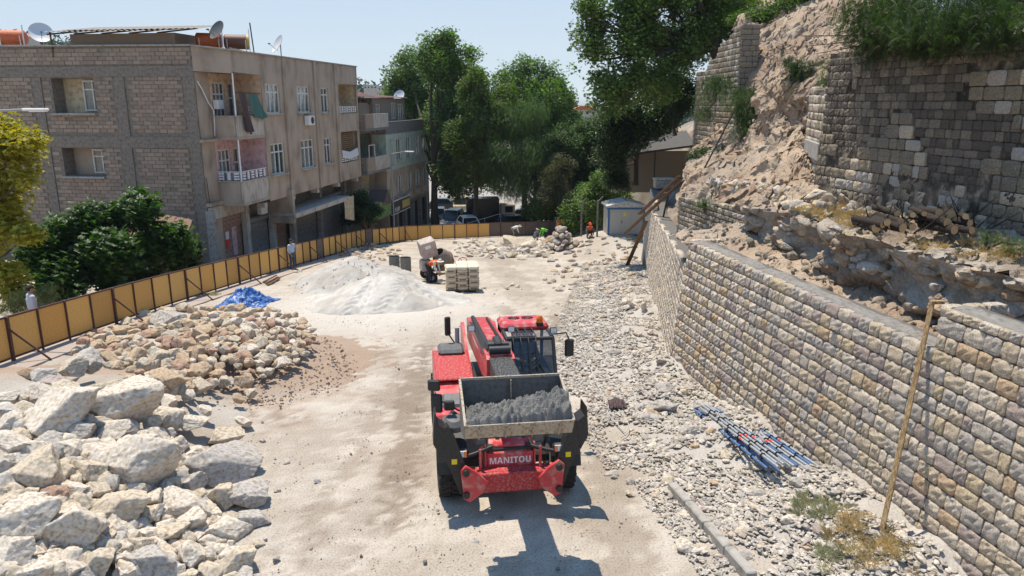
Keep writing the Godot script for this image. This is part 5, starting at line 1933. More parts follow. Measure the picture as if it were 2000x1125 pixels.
	var o := thing("fig_bush", "large dark green fig bush behind the fence in front of the block wall", "shrub", b)
	lb = rel(b, [[120, 470, 31, 1.3, 1.0], [190, 440, 31.5, 1.3, 1.0], [270, 430, 32, 1.2, 1.1], [230, 500, 30.5, 1.6, 1.1], [130, 540, 30, 1.4, 1.0], [320, 480, 32, 1.2, 1.1], [350, 500, 33, 0.9, 0.9], [275, 395, 32.5, 0.6, 0.5], [300, 540, 31.5, 1.2, 0.8], [80, 510, 30, 0.9, 1.0], [210, 560, 30, 1.6, 0.8]])
	limbs(o, 0, 0.16, lb, 41)
	foliage(o, "leaves", lb, 4200, "fig", Color(0.03, 0.06, 0.018), Color(0.1, 0.165, 0.045), 41, "leaf_shiny", 0.12, 0.9, 1.4)
	b = foot(-19.4, 25.6)
	o = thing("yellow_plane_tree", "yellow-green plane tree reaching in beside the street lamp head", "tree", b)
	lb = rel(b, [[20, 300, 25.6, 0.95, 0.83], [45, 275, 25.2, 0.77, 0.48], [15, 370, 25.6, 0.89, 0.83], [45, 350, 25.2, 0.48, 0.36], [10, 450, 25.6, 0.83, 0.71], [55, 460, 25.0, 0.48, 0.30], [20, 530, 25.0, 0.83, 0.59], [35, 580, 24.8, 0.48, 0.42], [-20, 420, 26.2, 1.07, 1.43], [5, 250, 26.2, 0.48, 0.48]])
	limbs(o, 0, 0.13, lb, 42)
	foliage(o, "crown", lb, 1300, "plane_near", Color(0.26, 0.28, 0.03), Color(0.55, 0.5, 0.06), 42, "leaf_yellow", 0.1, 0.95, 1.4)
	b = foot(-17.6, 24.2)
	o = thing("dry_shrub", "pale straw-coloured dry shrub behind the man at the fence", "shrub", b)
	lb = rel(b, [[55, 585, 24, 0.6, 0.5], [95, 575, 24.5, 0.4, 0.5], [30, 600, 24, 0.5, 0.4]])
	limbs(o, 0, 0.04, lb, 43)
	foliage(o, "leaves", lb, 420, "feather_near", Color(0.2, 0.17, 0.06), Color(0.42, 0.37, 0.18), 43, "leaf", 0.3, 0.7, 1.1)
	b = foot(-11.6, 59.6)
	tree("street_tree", "small bushy tree on the pavement in front of the shops", b, 0.1, rel(b, [[700, 400, 59, 1.0, 0.9], [690, 425, 59, 0.9, 0.7], [720, 420, 58.5, 0.9, 0.7], [710, 385, 59, 0.7, 0.5], [735, 410, 58.5, 0.5, 0.4]]), 520, "blade", Color(0.022, 0.04, 0.016), Color(0.09, 0.14, 0.05), 44, "", "leaf", 0.2, Vector3.ZERO, 0.6, 1.0)

func build_far_background():
	# wooded hill beyond the roofs
	var m := grid_mesh(60, 8, func(i, j):
		var x: float = -420.0 + 620.0 * i / 59.0
		var d: float = j / 7.0
		var ridge: float = 8.0 + 44.0 * smoothstep(60.0, -330.0, x) + 5.0 * blotch.get_noise_1d(x * 0.05)
		return Vector3(x, -9.5 + ridge * smoothstep(0.0, 1.0, d), -330.0 - 130.0 * d), func(p):
		return Color(0.16, 0.13, 0.09).lerp(Color(0.07, 0.085, 0.04), clampf(0.5 + 2.0 * blotch.get_noise_2d(p.x * 0.1, p.z * 0.1), 0, 1)))
	struct("hills", m, M.hill_far)
	var xs := []
	var cs := PackedColorArray()
	var r := RandomNumberGenerator.new()
	r.seed = 90
	for k in 2600:
		var x := r.randf_range(-400, 160)
		var d := pow(r.randf(), 0.7)
		var ridge: float = 8.0 + 44.0 * smoothstep(60.0, -330.0, x) + 5.0 * blotch.get_noise_1d(x * 0.05)
		var s := r.randf_range(2.0, 5.0)
		xs.append(Transform3D(Basis(Vector3.UP, r.randf() * TAU) * Basis.from_scale(Vector3(s, s * 1.2, s)), Vector3(x, -9.5 + ridge * smoothstep(0.0, 1.0, d) + s * 0.6, -330.0 - 130.0 * d)))
		var g := r.randf_range(0.7, 1.2)
		cs.append(Color(0.035 * g, 0.055 * g, 0.025 * g))
	var w := multi(self, "distant_wood", leaf_clump("far"), M.leaf, xs, cs)
	tag(w, "hazy wooded hillside far behind the rooftops", "wood", "", "stuff")
	for k in 6:          # houses far off
		var p: Array = [[725, 172, 210], [752, 175, 220], [1140, 222, 120], [1165, 228, 125], [45, 82, 260], [20, 80, 250]][k]
		var q := at(p[0], p[1], p[2])
		var lab: String = ["flat pale house on the slope just right of the brown roof", "grey house beside the pale one on the slope", "white house with red tiled roof glimpsed between trees", "low pale house glimpsed between trees", "pale house on the wooded ridge", "small house on the ridge behind the orange tank"][k]
		var hs := thing("distant_house", lab, "house", q)
		var s: float = p[2] / 200.0 * (0.35 if k < 2 else 0.6)
		var mb := MB.new()
		var wd := 5.0 * s
		var g0 := -q.y + gy(q.x, q.z) if k in [2, 3] else -9.0
		mb.box(Vector3(wd * 2, 1.8 * s - g0, wd * 1.4), Vector3(0, (1.8 * s + g0) / 2, 0))
		part(hs, "wall", mb, M.render_pale)
		mb = MB.new()
		if k in [2, 4]:
			mb.prism(PackedVector2Array([Vector2(-wd * 1.1, 0), Vector2(wd * 1.1, 0), Vector2(wd * 0.4, 1.4 * s), Vector2(-wd * 0.4, 1.4 * s)]), wd * 1.6, Transform3D(Basis.IDENTITY, Vector3(0, 1.8 * s, 0)))
		else:
			mb.box(Vector3(wd * 2.1, 0.4 * s, wd * 1.5), Vector3(0, 2.0 * s, 0))
		part(hs, "roof", mb, M.tank_orange if k in [2, 4] else M.concrete)
		for i in 4:
			simple(hs, "window", M.car_glass, Vector3(1.0 * s, 1.0 * s, 0.1), Vector3(-wd * 0.75 + wd * 0.5 * i, 0.4 * s, wd * 0.71))

# ---------------------------------------------------------------- telehandler: local z runs forward (towards the camera), x to the right as seen from it
func wheel(t: Node3D, p: Vector3, steer := 0.0):
	var ax := Transform3D(Basis(Vector3.UP, steer) * Basis(Vector3(0, 0, 1), PI / 2), p)
	var mb := MB.new()
	var R := 0.62
	mb.lathe([Vector2(0.34, -0.2), Vector2(0.45, -0.225), Vector2(0.55, -0.215), Vector2(0.585, -0.17), Vector2(0.59, 0.0), Vector2(0.585, 0.17), Vector2(0.55, 0.215), Vector2(0.45, 0.225), Vector2(0.34, 0.2)], 32, ax)
	for k in 22:
		for s in [-1.0, 1.0]:
			var a: float = TAU * (k + 0.5 * (0.5 + 0.5 * s)) / 22
			var x := Transform3D(Basis(Vector3.UP, a), Vector3.ZERO)
			mb.xf = ax * x
			mb.box(Vector3(0.05, 0.23, 0.062), Vector3(R - 0.03, s * 0.105, 0), Basis(Vector3.RIGHT, s * 0.6), 0.008)
	mb.xf = Transform3D.IDENTITY
	var hub := MB.new()
	var side := -1.0 if p.x > 0 else 1.0
	hub.lathe([Vector2(0, 0.08 * side), Vector2(0.14, 0.08 * side), Vector2(0.16, 0.02 * side), Vector2(0.28, 0.04 * side), Vector2(0.345, 0.19 * side), Vector2(0.345, -0.19 * side), Vector2(0, -0.19 * side)], 24, ax)
	var w := part(t, "wheel", hub, M.rim_grey)
	part(w, "tyre", mb, M.tyre)

func mirror(t: Node3D, arm: Array, at_: Vector3, size: Vector3, turn := 0.0):
	var mb := MB.new()
	mb.tube(arm, 0.016, 6)
	var m := part(t, "mirror", mb, M.black_plastic)
	mb = MB.new()
	mb.box(size, at_, Basis(Vector3.UP, turn), 0.025)
	part(m, "housing", mb, M.black_plastic)
	mb = MB.new()
	mb.box(Vector3(size.x * 0.85, size.y * 0.88, 0.006), at_ + Basis(Vector3.UP, turn) * Vector3(0, 0, -size.z / 2 - 0.002), Basis(Vector3.UP, turn))
	part(m, "mirror_glass", mb, M.chrome)

func side_plate(t: Node3D, called: String, mat: Material, poly: Array, x: float, thick: float) -> MeshInstance3D:      # outline given as [z, y]
	var ps := PackedVector2Array()
	for p in poly:
		ps.append(Vector2(-p[0], p[1]))
	var mb := MB.new()
	mb.prism(ps, thick, Transform3D(Basis(Vector3(0, 0, -1), Vector3.UP, Vector3(1, 0, 0)), Vector3(x, 0, 0)))
	return part(t, called, mb, mat)

func build_telehandler():
	var pos := Vector3(-0.13, 0, -12.25)
	pos.y = gy(pos.x, pos.z) - 0.02
	var t := thing("telehandler", "red telescopic handler carrying a steel bucket of wet mortar", "telehandler", pos, 0.14)
	t.rotation.x = -0.04
	for x in [-0.99, 0.99]:
		for z in [0.0, -3.07]:
			wheel(t, Vector3(x, 0.6, z), 0.0)
	var mb := MB.new()
	mb.box(Vector3(0.86, 0.6, 4.9), Vector3(0, 0.82, -1.75), Basis.IDENTITY, 0.04)
	part(t, "chassis", mb, M.black_steel)
	mb = MB.new()
	mb.box(Vector3(1.6, 0.2, 0.22), Vector3(0, 0.6, 0), Basis.IDENTITY, 0.04)
	mb.box(Vector3(1.6, 0.2, 0.22), Vector3(0, 0.6, -3.07), Basis.IDENTITY, 0.04)
	part(t, "axles", mb, M.black_steel)
	# engine cover beside the boom
	var hood := side_plate(t, "engine_cover", M.red_paint, [[-0.62, 0.95], [-0.66, 1.42], [-0.95, 1.62], [-1.5, 1.74], [-2.4, 1.8], [-3.0, 1.78], [-3.1, 0.95]], -0.8, 0.74)
	mb = MB.new()
	mb.box(Vector3(0.72, 0.05, 1.7), Vector3(-0.8, 1.775, -1.95), Basis(Vector3.RIGHT, 0.045), 0.02)
	part(hood, "cover_lid", mb, M.dusty_red)
	mb = MB.new()
	mb.box(Vector3(0.55, 0.14, 0.62), Vector3(-0.78, 1.86, -2.75), Basis.IDENTITY, 0.06)
	part(hood, "air_intake", mb, M.grey_plastic)
	mb = MB.new()
	mb.tube([Vector3(-0.62, 1.75, -3.05), Vector3(-0.62, 2.25, -3.05)], 0.05, 10)
	part(hood, "exhaust", mb, M.rim_grey)
	for xs in [[-1.24, -0.72], [0.72, 1.24]]:
		mb = MB.new()
		for k in 9:
			for r in [0.74, 0.70]:
				var p0 := Vector3(xs[0], 0.62 + r * sin(lerpf(0.1, 2.5, k / 9.0)), r * cos(lerpf(0.1, 2.5, k / 9.0)))
				var p1 := Vector3(xs[0], 0.62 + r * sin(lerpf(0.1, 2.5, (k + 1) / 9.0)), r * cos(lerpf(0.1, 2.5, (k + 1) / 9.0)))
				var w := Vector3(xs[1] - xs[0], 0, 0)
				mb.quad_out(p0, p1, p1 + w, p0 + w, Vector3(xs[0] + 0.26, 0.62 if r > 0.72 else 5.0, 0))
		part(t, "mudguard", mb, M.black_plastic)
	mb = MB.new()
	mb.box(Vector3(0.62, 0.3, 0.5), Vector3(-0.83, 1.46, -0.5), Basis(Vector3.RIGHT, 0.35), 0.1)
	part(t, "front_cover", mb, M.grey_plastic)
	side_plate(t, "fender_arch", M.red_paint, [[-0.62, 1.0], [-0.6, 1.38], [-0.35, 1.5], [-0.02, 1.46], [0.02, 1.4], [-0.33, 1.42], [-0.52, 1.3], [-0.54, 1.0]], -0.82, 0.78)
	# frame uprights that carry the boom pivot
	for x in [-0.42, 0.3]:
		side_plate(t, "boom_support", M.red_paint, [[-4.5, 0.7], [-4.5, 2.0], [-4.1, 2.1], [-3.2, 1.8], [-1.4, 1.45], [-0.4, 1.25], [-0.4, 0.7]], x, 0.06)
	# boom: outer section, inner section
	var outer := side_plate(t, "boom", M.red_paint, [[-4.55, 1.6], [-4.5, 2.1], [-3.9, 2.24], [-0.15, 2.68], [-0.05, 2.64], [-0.05, 2.16], [-0.6, 2.08]], -0.05, 0.5)
	mb = MB.new()
	mb.beam(Vector3(-0.2, 2.26, -4.0), Vector3(-0.2, 2.68, -0.5), 0.1, 0.07, 0.03)
	mb.beam(Vector3(0.1, 2.28, -3.8), Vector3(0.1, 2.69, -0.4), 0.06, 0.05, 0.02)
	part(outer, "hose_guide", mb, M.black_steel)
	mb = MB.new()
	for k in 4:
		mb.tube([Vector3(-0.28 + k * 0.03, 2.2, -3.9), Vector3(-0.32 + k * 0.035, 2.46, -2.6), Vector3(-0.33 + k * 0.03, 2.62, -1.2), Vector3(-0.3 + k * 0.03, 2.6, -0.5)], 0.014, 6)
	part(outer, "hoses", mb, M.cable_black)
	mb = MB.new()
	mb.tube([Vector3(-0.24, 2.76, -0.2), Vector3(0.14, 2.76, -0.2)], 0.075, 12)
	mb.tube([Vector3(-0.24, 2.78, -0.42), Vector3(0.14, 2.78, -0.42)], 0.06, 12)
	mb.box(Vector3(0.14, 0.1, 0.4), Vector3(-0.06, 2.82, -0.5), Basis.IDENTITY, 0.03)
	part(outer, "roller", mb, M.black_plastic)
	mb = MB.new()
	for x in [-0.305, 0.205]:
		mb.box(Vector3(0.012, 0.06, 3.0), Vector3(x, 2.25, -2.3), Basis(Vector3.RIGHT, -0.11))
	part(outer, "boom_stripes", mb, M.chrome)
	var inner := side_plate(t, "boom_extension", M.splashed, [[-1.2, 2.18], [-1.2, 2.62], [1.5, 2.72], [1.75, 2.6], [1.75, 2.25], [1.4, 2.2]], -0.05, 0.4)
	mb = MB.new()
	mb.box(Vector3(0.38, 0.5, 0.3), Vector3(-0.06, 2.36, 1.72), Basis.IDENTITY, 0.05)
	mb.tube([Vector3(-0.36, 2.15, 1.8), Vector3(0.24, 2.15, 1.8)], 0.06, 10)
	part(inner, "boom_head", mb, M.black_steel)
	mb = MB.new()
	mb.tube([Vector3(0.0, 1.35, -2.6), Vector3(-0.02, 2.0, -0.9)], 0.07, 10)
	mb.tube([Vector3(-0.01, 1.75, -1.6), Vector3(-0.03, 2.15, -0.5)], 0.045, 10)
	part(t, "lift_cylinder", mb, M.black_steel)
	# attachment frame and bucket
	var bx := -0.15
	mb = MB.new()
	for y in [2.12, 2.5]:
		mb.box(Vector3(1.25, 0.09, 0.08), Vector3(bx, y, 1.9), Basis.IDENTITY, 0.01)
	for x in [-0.55, -0.2, 0.2, 0.55]:
		mb.box(Vector3(0.07, 0.55, 0.09), Vector3(bx + x, 2.32, 1.88), Basis.IDENTITY, 0.01)
	var carriage := part(t, "carriage", mb, M.black_steel)
	var bw := 1.5
	var sec := [Vector2(1.93, 3.03), Vector2(1.96, 2.4), Vector2(2.1, 2.3), Vector2(2.76, 2.46), Vector2(2.9, 2.68)]
	mb = MB.new()
	for k in 4:          # back, heel and floor plates
		var a := Vector3(bx, sec[k].y, sec[k].x)
		var c := Vector3(bx, sec[k + 1].y, sec[k + 1].x)
		if k == 3:
			continue
		mb.beam(a, c, bw, 0.018, 0.0, Vector3(0, 0, 1) if k == 0 else Vector3.UP)
	var bucket := part(t, "bucket", mb, M.bucket_steel)
	mb = MB.new()
	mb.beam(Vector3(bx, sec[3].y, sec[3].x), Vector3(bx, sec[4].y, sec[4].x), bw + 0.02, 0.02, 0.0, Vector3(0, 0, -1))
	for k in 4:
		var x := bx - bw * 0.375 + bw * 0.25 * k
		mb.beam(Vector3(x, sec[3].y - 0.01, sec[3].x + 0.02), Vector3(x, sec[4].y - 0.03, sec[4].x + 0.02), 0.015, 0.02, 0.0, Vector3(0, 0, -1))
	part(bucket, "front_plate", mb, M.bucket_worn)
	for s in [-1.0, 1.0]:
		var ps := []
		for q in sec:
			ps.append([q.x, q.y])
		side_plate(bucket, "side_panel", M.bucket_steel, ps, bx + s * (bw / 2 + 0.008), 0.016)
		mb = MB.new()
		mb.beam(Vector3(bx + s * (bw / 2 + 0.005), 3.035, 1.93), Vector3(bx + s * (bw / 2 + 0.005), 2.69, 2.9), 0.035, 0.03)
		part(bucket, "rim_bar", mb, M.bucket_worn)
	mb = MB.new()
	mb.beam(Vector3(bx - bw / 2, 3.04, 1.93), Vector3(bx + bw / 2, 3.04, 1.93), 0.035, 0.035)
	mb.beam(Vector3(bx - bw / 2, 2.685, 2.905), Vector3(bx + bw / 2, 2.685, 2.905), 0.03, 0.03)
	part(bucket, "rim_bar", mb, M.bucket_worn)
	simple(bucket, "rib", M.bucket_worn, Vector3(0.016, 0.62, 0.06), Vector3(bx + 0.0, 2.7, 1.985))
	# load of wet mortar, heaped to the right
	var m := grid_mesh(70, 44, func(i, j):
		var u: float = i / 69.0
		var w: float = j / 43.0
		var x: float = bx - bw / 2 + 0.012 + (bw - 0.024) * u
		var z: float = 2.885 - w * 0.9
		var h: float = 2.66 - 0.12 * w + 0.36 * smoothstep(0.05, 0.8, u) * sin(PI * clampf(w * 0.9 + 0.08, 0, 1)) + 0.06 * sin(u * 5.0 + 1.0)
		h += 0.16 * absf(fine.get_noise_2d(x * 3.5, z * 3.5)) + 0.06 * blotch.get_noise_2d(x * 16.0, z * 16.0) + 0.012 * fine.get_noise_2d(x * 12.0, z * 12.0)
		if w < 0.05:
			h = 2.665
		return Vector3(x, h, z), null, 0.25)
	var mix := part(self, "mortar_load", m, M.mortar_mix, t.transform)
	tag(mix, "heap of wet dark grey mortar in the bucket", "mortar")
	# nose with maker's plate
	mb = MB.new()
	mb.quad_up(Vector3(-0.36, 1.13, 0.72), Vector3(0.36, 1.13, 0.72), Vector3(0.3, 1.56, -0.05), Vector3(-0.3, 1.56, -0.05))
	mb.box(Vector3(0.8, 0.28, 0.1), Vector3(0, 0.99, 0.7), Basis.IDENTITY, 0.015)
	mb.box(Vector3(0.56, 0.5, 0.75), Vector3(0, 1.0, 0.3), Basis.IDENTITY, 0.02)
	var nose := part(t, "nose", mb, M.red_paint)
	for x in [-0.42, 0.42]:
		side_plate(nose, "gusset", M.red_paint, [[0.78, 0.86], [0.74, 1.28], [0.2, 1.6], [-0.1, 1.56], [0.0, 0.86]], x, 0.03)
	for x in [-0.52, 0.5]:
		simple(nose, "step_post", M.red_paint, Vector3(0.05, 0.42, 0.04), Vector3(x, 1.06, 0.86), 0.01)
	var tm := TextMesh.new()
	tm.text = "MANITOU"
	tm.font_size = 64
	tm.pixel_size = 0.0024
	tm.depth = 0.006
	var sf := SystemFont.new()
	sf.font_names = PackedStringArray(["Droid Sans"])
	sf.font_weight = 800
	tm.font = sf
	part(nose, "lettering", tm, M.letter_white, Transform3D(Basis.IDENTITY, Vector3(0.0, 0.99, 0.754)))
	mb = MB.new()          # stabiliser beam across the front
	mb.box(Vector3(1.4, 0.34, 0.1), Vector3(0, 0.69, 0.98), Basis.IDENTITY, 0.015)
	mb.box(Vector3(1.5, 0.06, 0.26), Vector3(0, 0.83, 0.85), Basis.IDENTITY, 0.015)
	var beam := part(t, "stabiliser_beam", mb, M.dusty_red)
	for s in [-1.0, 1.0]:
		var ear := PackedVector2Array([Vector2(0.5, 0.66), Vector2(0.72, 0.5), Vector2(0.82, 0.56), Vector2(0.87, 1.06), Vector2(0.78, 1.14), Vector2(0.6, 1.02), Vector2(0.42, 0.84)])
		for k in ear.size():
			ear[k].x *= s
		mb = MB.new()
		mb.prism(ear, 0.07, Transform3D(Basis.IDENTITY, Vector3(0, -0.09, 1.06)))
		part(beam, "ear_plate", mb, M.red_paint)
		mb = MB.new()
		for y in [0.55, 0.94]:
			mb.lathe([Vector2(0, 0.05), Vector2(0.055, 0.05), Vector2(0.06, 0.0)], 14, Transform3D(Basis(Vector3.RIGHT, PI / 2), Vector3(s * 0.78, y, 1.09)))
		part(beam, "pins", mb, M.black_steel)
		mb = MB.new()
		mb.tube([Vector3(s * 0.3, 1.2, 0.7), Vector3(s * 0.62, 1.14, 0.82), Vector3(s * 0.93, 1.1, 0.9)], 0.035, 8)
		mb.tube([Vector3(s * 0.42, 1.3, 0.5), Vector3(s * 0.95, 1.75, 0.45)], 0.05, 8)
		part(beam, "stabiliser_cylinder", mb, M.black_steel)
		simple(beam, "cylinder_cap", M.grey_plastic, Vector3(0.2, 0.16, 0.2), Vector3(s * 0.5, 1.3, 0.62), 0.03)
		# folded stabiliser leg: an angled black box section with its foot plate
		mb = MB.new()
		var leg := PackedVector2Array([Vector2(0.72, 0.5), Vector2(0.88, 0.54), Vector2(1.02, 0.95), Vector2(1.18, 1.3), Vector2(1.2, 1.66), Vector2(1.06, 1.74), Vector2(0.94, 1.5), Vector2(0.78, 1.05)])
		for k in leg.size():
			leg[k].x *= s
		mb.prism(leg, 0.2, Transform3D(Basis.IDENTITY, Vector3(0, 0, 0.86)))
		var lg := part(t, "stabiliser_leg", mb, M.black_steel)
		mb = MB.new()
		var pad := PackedVector2Array([Vector2(1.17, 1.2), Vector2(1.3, 1.45), Vector2(1.27, 1.95), Vector2(1.24, 1.98), Vector2(1.23, 1.8), Vector2(1.1, 1.7)])
		for k in pad.size():
			pad[k].x *= s
		mb.prism(pad, 0.34, Transform3D(Basis.IDENTITY, Vector3(0, 0, 0.8)))
		part(lg, "foot_plate", mb, M.black_steel)
		simple(lg, "sticker", M.yellow_sticker, Vector3(0.09, 0.09, 0.004), Vector3(s * 0.96, 1.12, 0.964))
		mb = MB.new()          # headlight in its black housing
		mb.box(Vector3(0.3, 0.17, 0.12), Vector3(s * 0.86, 1.22, 0.82), Basis(Vector3.RIGHT, -0.25), 0.04)
		var hl := part(t, "headlight", mb, M.black_plastic)
		simple(hl, "lens", M.lens, Vector3(0.23, 0.11, 0.02), Vector3(s * 0.86, 1.235, 0.88), 0.008, Basis(Vector3.RIGHT, -0.25))
		simple(hl, "indicator", M.amber, Vector3(0.05, 0.1, 0.02), Vector3(s * 0.77, 1.235, 0.883), 0.005, Basis(Vector3.RIGHT, -0.25))
	mb = MB.new()          # grey cap on the left stabiliser
	mb.lathe([Vector2(0.0, 0.16), Vector2(0.12, 0.15), Vector2(0.2, 0.09), Vector2(0.22, 0.0)], 18, Transform3D(Basis(Vector3.RIGHT, 0.3), Vector3(-0.93, 1.6, 0.55)))
	part(t, "stabiliser_cap", mb, M.grey_plastic)
	# cab
	var cx0 := 0.3
	var cx1 := 1.24
	mb = MB.new()
	mb.box(Vector3(0.94, 0.75, 1.6), Vector3(0.77, 1.2, -2.35), Basis.IDENTITY, 0.05)
	var cab := part(t, "cab", mb, M.black_plastic)
	mb = MB.new()
	var fr := [Vector3(cx0, 1.5, -1.45), Vector3(cx0, 2.32, -1.85), Vector3(cx1, 1.5, -1.45), Vector3(cx1, 2.32, -1.85), Vector3(cx0, 1.5, -3.15), Vector3(cx0, 2.35, -3.1), Vector3(cx1, 1.5, -3.15), Vector3(cx1, 2.35, -3.1)]
	for e in [[0, 1], [2, 3], [4, 5], [6, 7], [1, 3], [1, 5], [3, 7], [5, 7], [0, 2], [0, 4], [2, 6]]:
		mb.beam(fr[e[0]], fr[e[1]], 0.065, 0.065, 0.012)
	part(cab, "cab_frame", mb, M.black_plastic)
	mb = MB.new()
	mb.quad_up(fr[0], fr[2], fr[3], fr[1], Vector3(0, 0.3, 1))
	part(cab, "windscreen", mb, M.cab_glass)
	mb = MB.new()
	mb.quad_up(fr[2], fr[6], fr[7], fr[3], Vector3(1, 0, 0))
	part(cab, "side_window", mb, M.cab_glass)
	mb = MB.new()
	mb.quad_up(fr[0], fr[4], fr[5], fr[1], Vector3(-1, 0, 0))
	part(cab, "side_window", mb, M.cab_glass)
	mb = MB.new()
	mb.quad_up(fr[1], fr[3], Vector3(cx1, 2.35, -2.5), Vector3(cx0, 2.35, -2.5))
	part(cab, "roof_window", mb, M.glass)
	mb = MB.new()
	for k in 4:
		var x := lerpf(cx0 + 0.12, cx1 - 0.36, k / 3.0)
		mb.tube([Vector3(x, 1.65, -1.43), Vector3(x, 2.22, -1.7), Vector3(x, 2.4, -1.85), Vector3(x, 2.42, -2.45)], 0.013, 6)
	mb.tube([Vector3(cx0, 2.38, -1.83), Vector3(cx1 - 0.34, 2.38, -1.83)], 0.013, 6)
	part(cab, "roof_guard", mb, M.black_plastic)
	mb = MB.new()
	mb.box(Vector3(1.02, 0.16, 0.82), Vector3(0.77, 2.39, -2.86), Basis.IDENTITY, 0.06)
	var roof := part(cab, "roof", mb, M.red_paint)
	for k in 2:
		mb = MB.new()
		for q in 14:
			var a := TAU * q / 14
			mb.beam(Vector3(0.6 + 0.3 * k, 2.476, -3.0) + Vector3(cos(a), 0, sin(a)) * 0.04, Vector3(0.6 + 0.3 * k, 2.476, -3.0) + Vector3(cos(a), 0, sin(a)) * 0.13, 0.02, 0.01)
		part(roof, "fan_vent", mb, M.black_plastic)
	mb = MB.new()
	mb.lathe([Vector2(0.0, 0.16), Vector2(0.05, 0.15), Vector2(0.068, 0.1), Vector2(0.07, 0.0)], 14, Transform3D(Basis.IDENTITY, Vector3(1.08, 2.48, -2.5)))
	var bc := part(t, "beacon", mb, M.amber)
	mb = MB.new()
	mb.lathe([Vector2(0.075, 0.02), Vector2(0.08, -0.06), Vector2(0.0, -0.06)], 14, Transform3D(Basis.IDENTITY, Vector3(1.08, 2.47, -2.5)))
	part(bc, "beacon_base", mb, M.black_plastic)
	for p in [Vector3(0.4, 2.46, -1.95), Vector3(1.27, 2.4, -1.95), Vector3(-0.4, 2.5, -2.0)]:
		var wl := simple(t, "work_light", M.black_plastic, Vector3(0.15, 0.12, 0.07), p, 0.015)
		simple(wl, "lens", M.lens, Vector3(0.12, 0.09, 0.006), p + Vector3(0, 0, 0.036))
	mb = MB.new()
	mb.beam(Vector3(1.05, 1.62, -1.44), Vector3(0.8, 2.1, -1.66), 0.02, 0.02)
	mb.beam(Vector3(0.92, 1.9, -1.55), Vector3(0.7, 1.75, -1.49), 0.015, 0.015)
	part(cab, "wiper", mb, M.black_plastic)
	mb = MB.new()
	mb.box(Vector3(0.5, 0.12, 0.5), Vector3(0.77, 1.58, -2.6), Basis.IDENTITY, 0.04)
	mb.box(Vector3(0.48, 0.65, 0.12), Vector3(0.77, 1.98, -2.85), Basis(Vector3.RIGHT, -0.12), 0.05)
	part(cab, "seat", mb, M.black_plastic)
	mb = MB.new()
	for k in 16:
		var a := TAU * k / 16
		var a2 := TAU * (k + 1) / 16
		var w := Basis(Vector3.RIGHT, 0.5)
		mb.tube([Vector3(0.77, 1.86, -1.98) + w * Vector3(0.18 * cos(a), 0, 0.18 * sin(a)), Vector3(0.77, 1.86, -1.98) + w * Vector3(0.18 * cos(a2), 0, 0.18 * sin(a2))], 0.015, 5, false)
	mb.tube([Vector3(0.77, 1.86, -1.98), Vector3(0.77, 1.5, -1.75)], 0.03, 6)
	part(cab, "steering_wheel", mb, M.black_plastic)
	# settle the raised and the low-slung parts to where the machine carries them
	var turn := Transform3D(Basis(Vector3.RIGHT, 0.046), Vector3.ZERO)
	var pivot := Transform3D(Basis.IDENTITY, Vector3(0, 2.0, -4.4))
	for q in [outer, inner]:
		q.transform = pivot * turn * pivot.affine_inverse()
	for q in [bucket, carriage, mix]:
		q.position += t.basis.y * -0.27 if q == mix else Vector3(0, -0.27, 0)
	nose.position.y = -0.1
	beam.position.y = -0.07
	for q in t.get_children():
		var called := String(q.name)
		if called.begins_with("headlight"):
			q.position.y = -0.13
		elif called.begins_with("stabiliser_leg") or called.begins_with("stabiliser_cap"):
			q.position.y = -0.1
		elif called == "cab" or called == "beacon":
			q.position.y = -0.05
	# mirrors
	mirror(t, [Vector3(1.24, 2.35, -1.85), Vector3(1.5, 2.38, -1.8), Vector3(1.56, 2.25, -1.8)], Vector3(1.57, 2.06, -1.8), Vector3(0.2, 0.36, 0.06), 0.2)
	mirror(t, [Vector3(-0.9, 1.6, -0.3), Vector3(-1.1, 1.75, 0.1), Vector3(-1.22, 1.95, 0.2)], Vector3(-1.24, 2.1, 0.2), Vector3(0.22, 0.2, 0.06), -0.3)
	mirror(t, [Vector3(-1.22, 1.9, 0.2), Vector3(-1.22, 1.62, 0.2)], Vector3(-1.2, 1.78, 0.22), Vector3(0.2, 0.34, 0.06), -0.3)
	mirror(t, [Vector3(-0.55, 1.55, 0.3), Vector3(-0.85, 1.72, 0.45), Vector3(-1.0, 1.85, 0.5)], Vector3(-1.0, 1.84, 0.52), Vector3(0.18, 0.18, 0.06), -0.1)
	mirror(t, [Vector3(-0.62, 1.8, -3.1), Vector3(-0.8, 2.1, -3.1)], Vector3(-0.82, 2.28, -3.08), Vector3(0.13, 0.42, 0.07), 0.3)

# ---------------------------------------------------------------- boulders and rubble
func zm(l: Array) -> Array:      # centre and size read off an enlargement of the photo's lower left corner
	return [l[0] / 1.99, 560.0 + l[1] / 1.99, l[2] / 1.99, l[3] / 1.99]

func heap(x: float, z: float) -> float:      # height of the heap of big boulders over the yard
	var f := -z
	var d := maxf((x + 4.3 + 0.16 * (f - 10.0)) * -1.0, 0.0)
	var h := 1.3 * smoothstep(0.0, 4.0, d) * smoothstep(21.0, 15.5, f)
	var o := 1.3 * exp(-(pow((x + 7.9) / 2.7, 2.0) + pow((f - 20.2) / 2.6, 2.0)))
	return maxf(h, o)

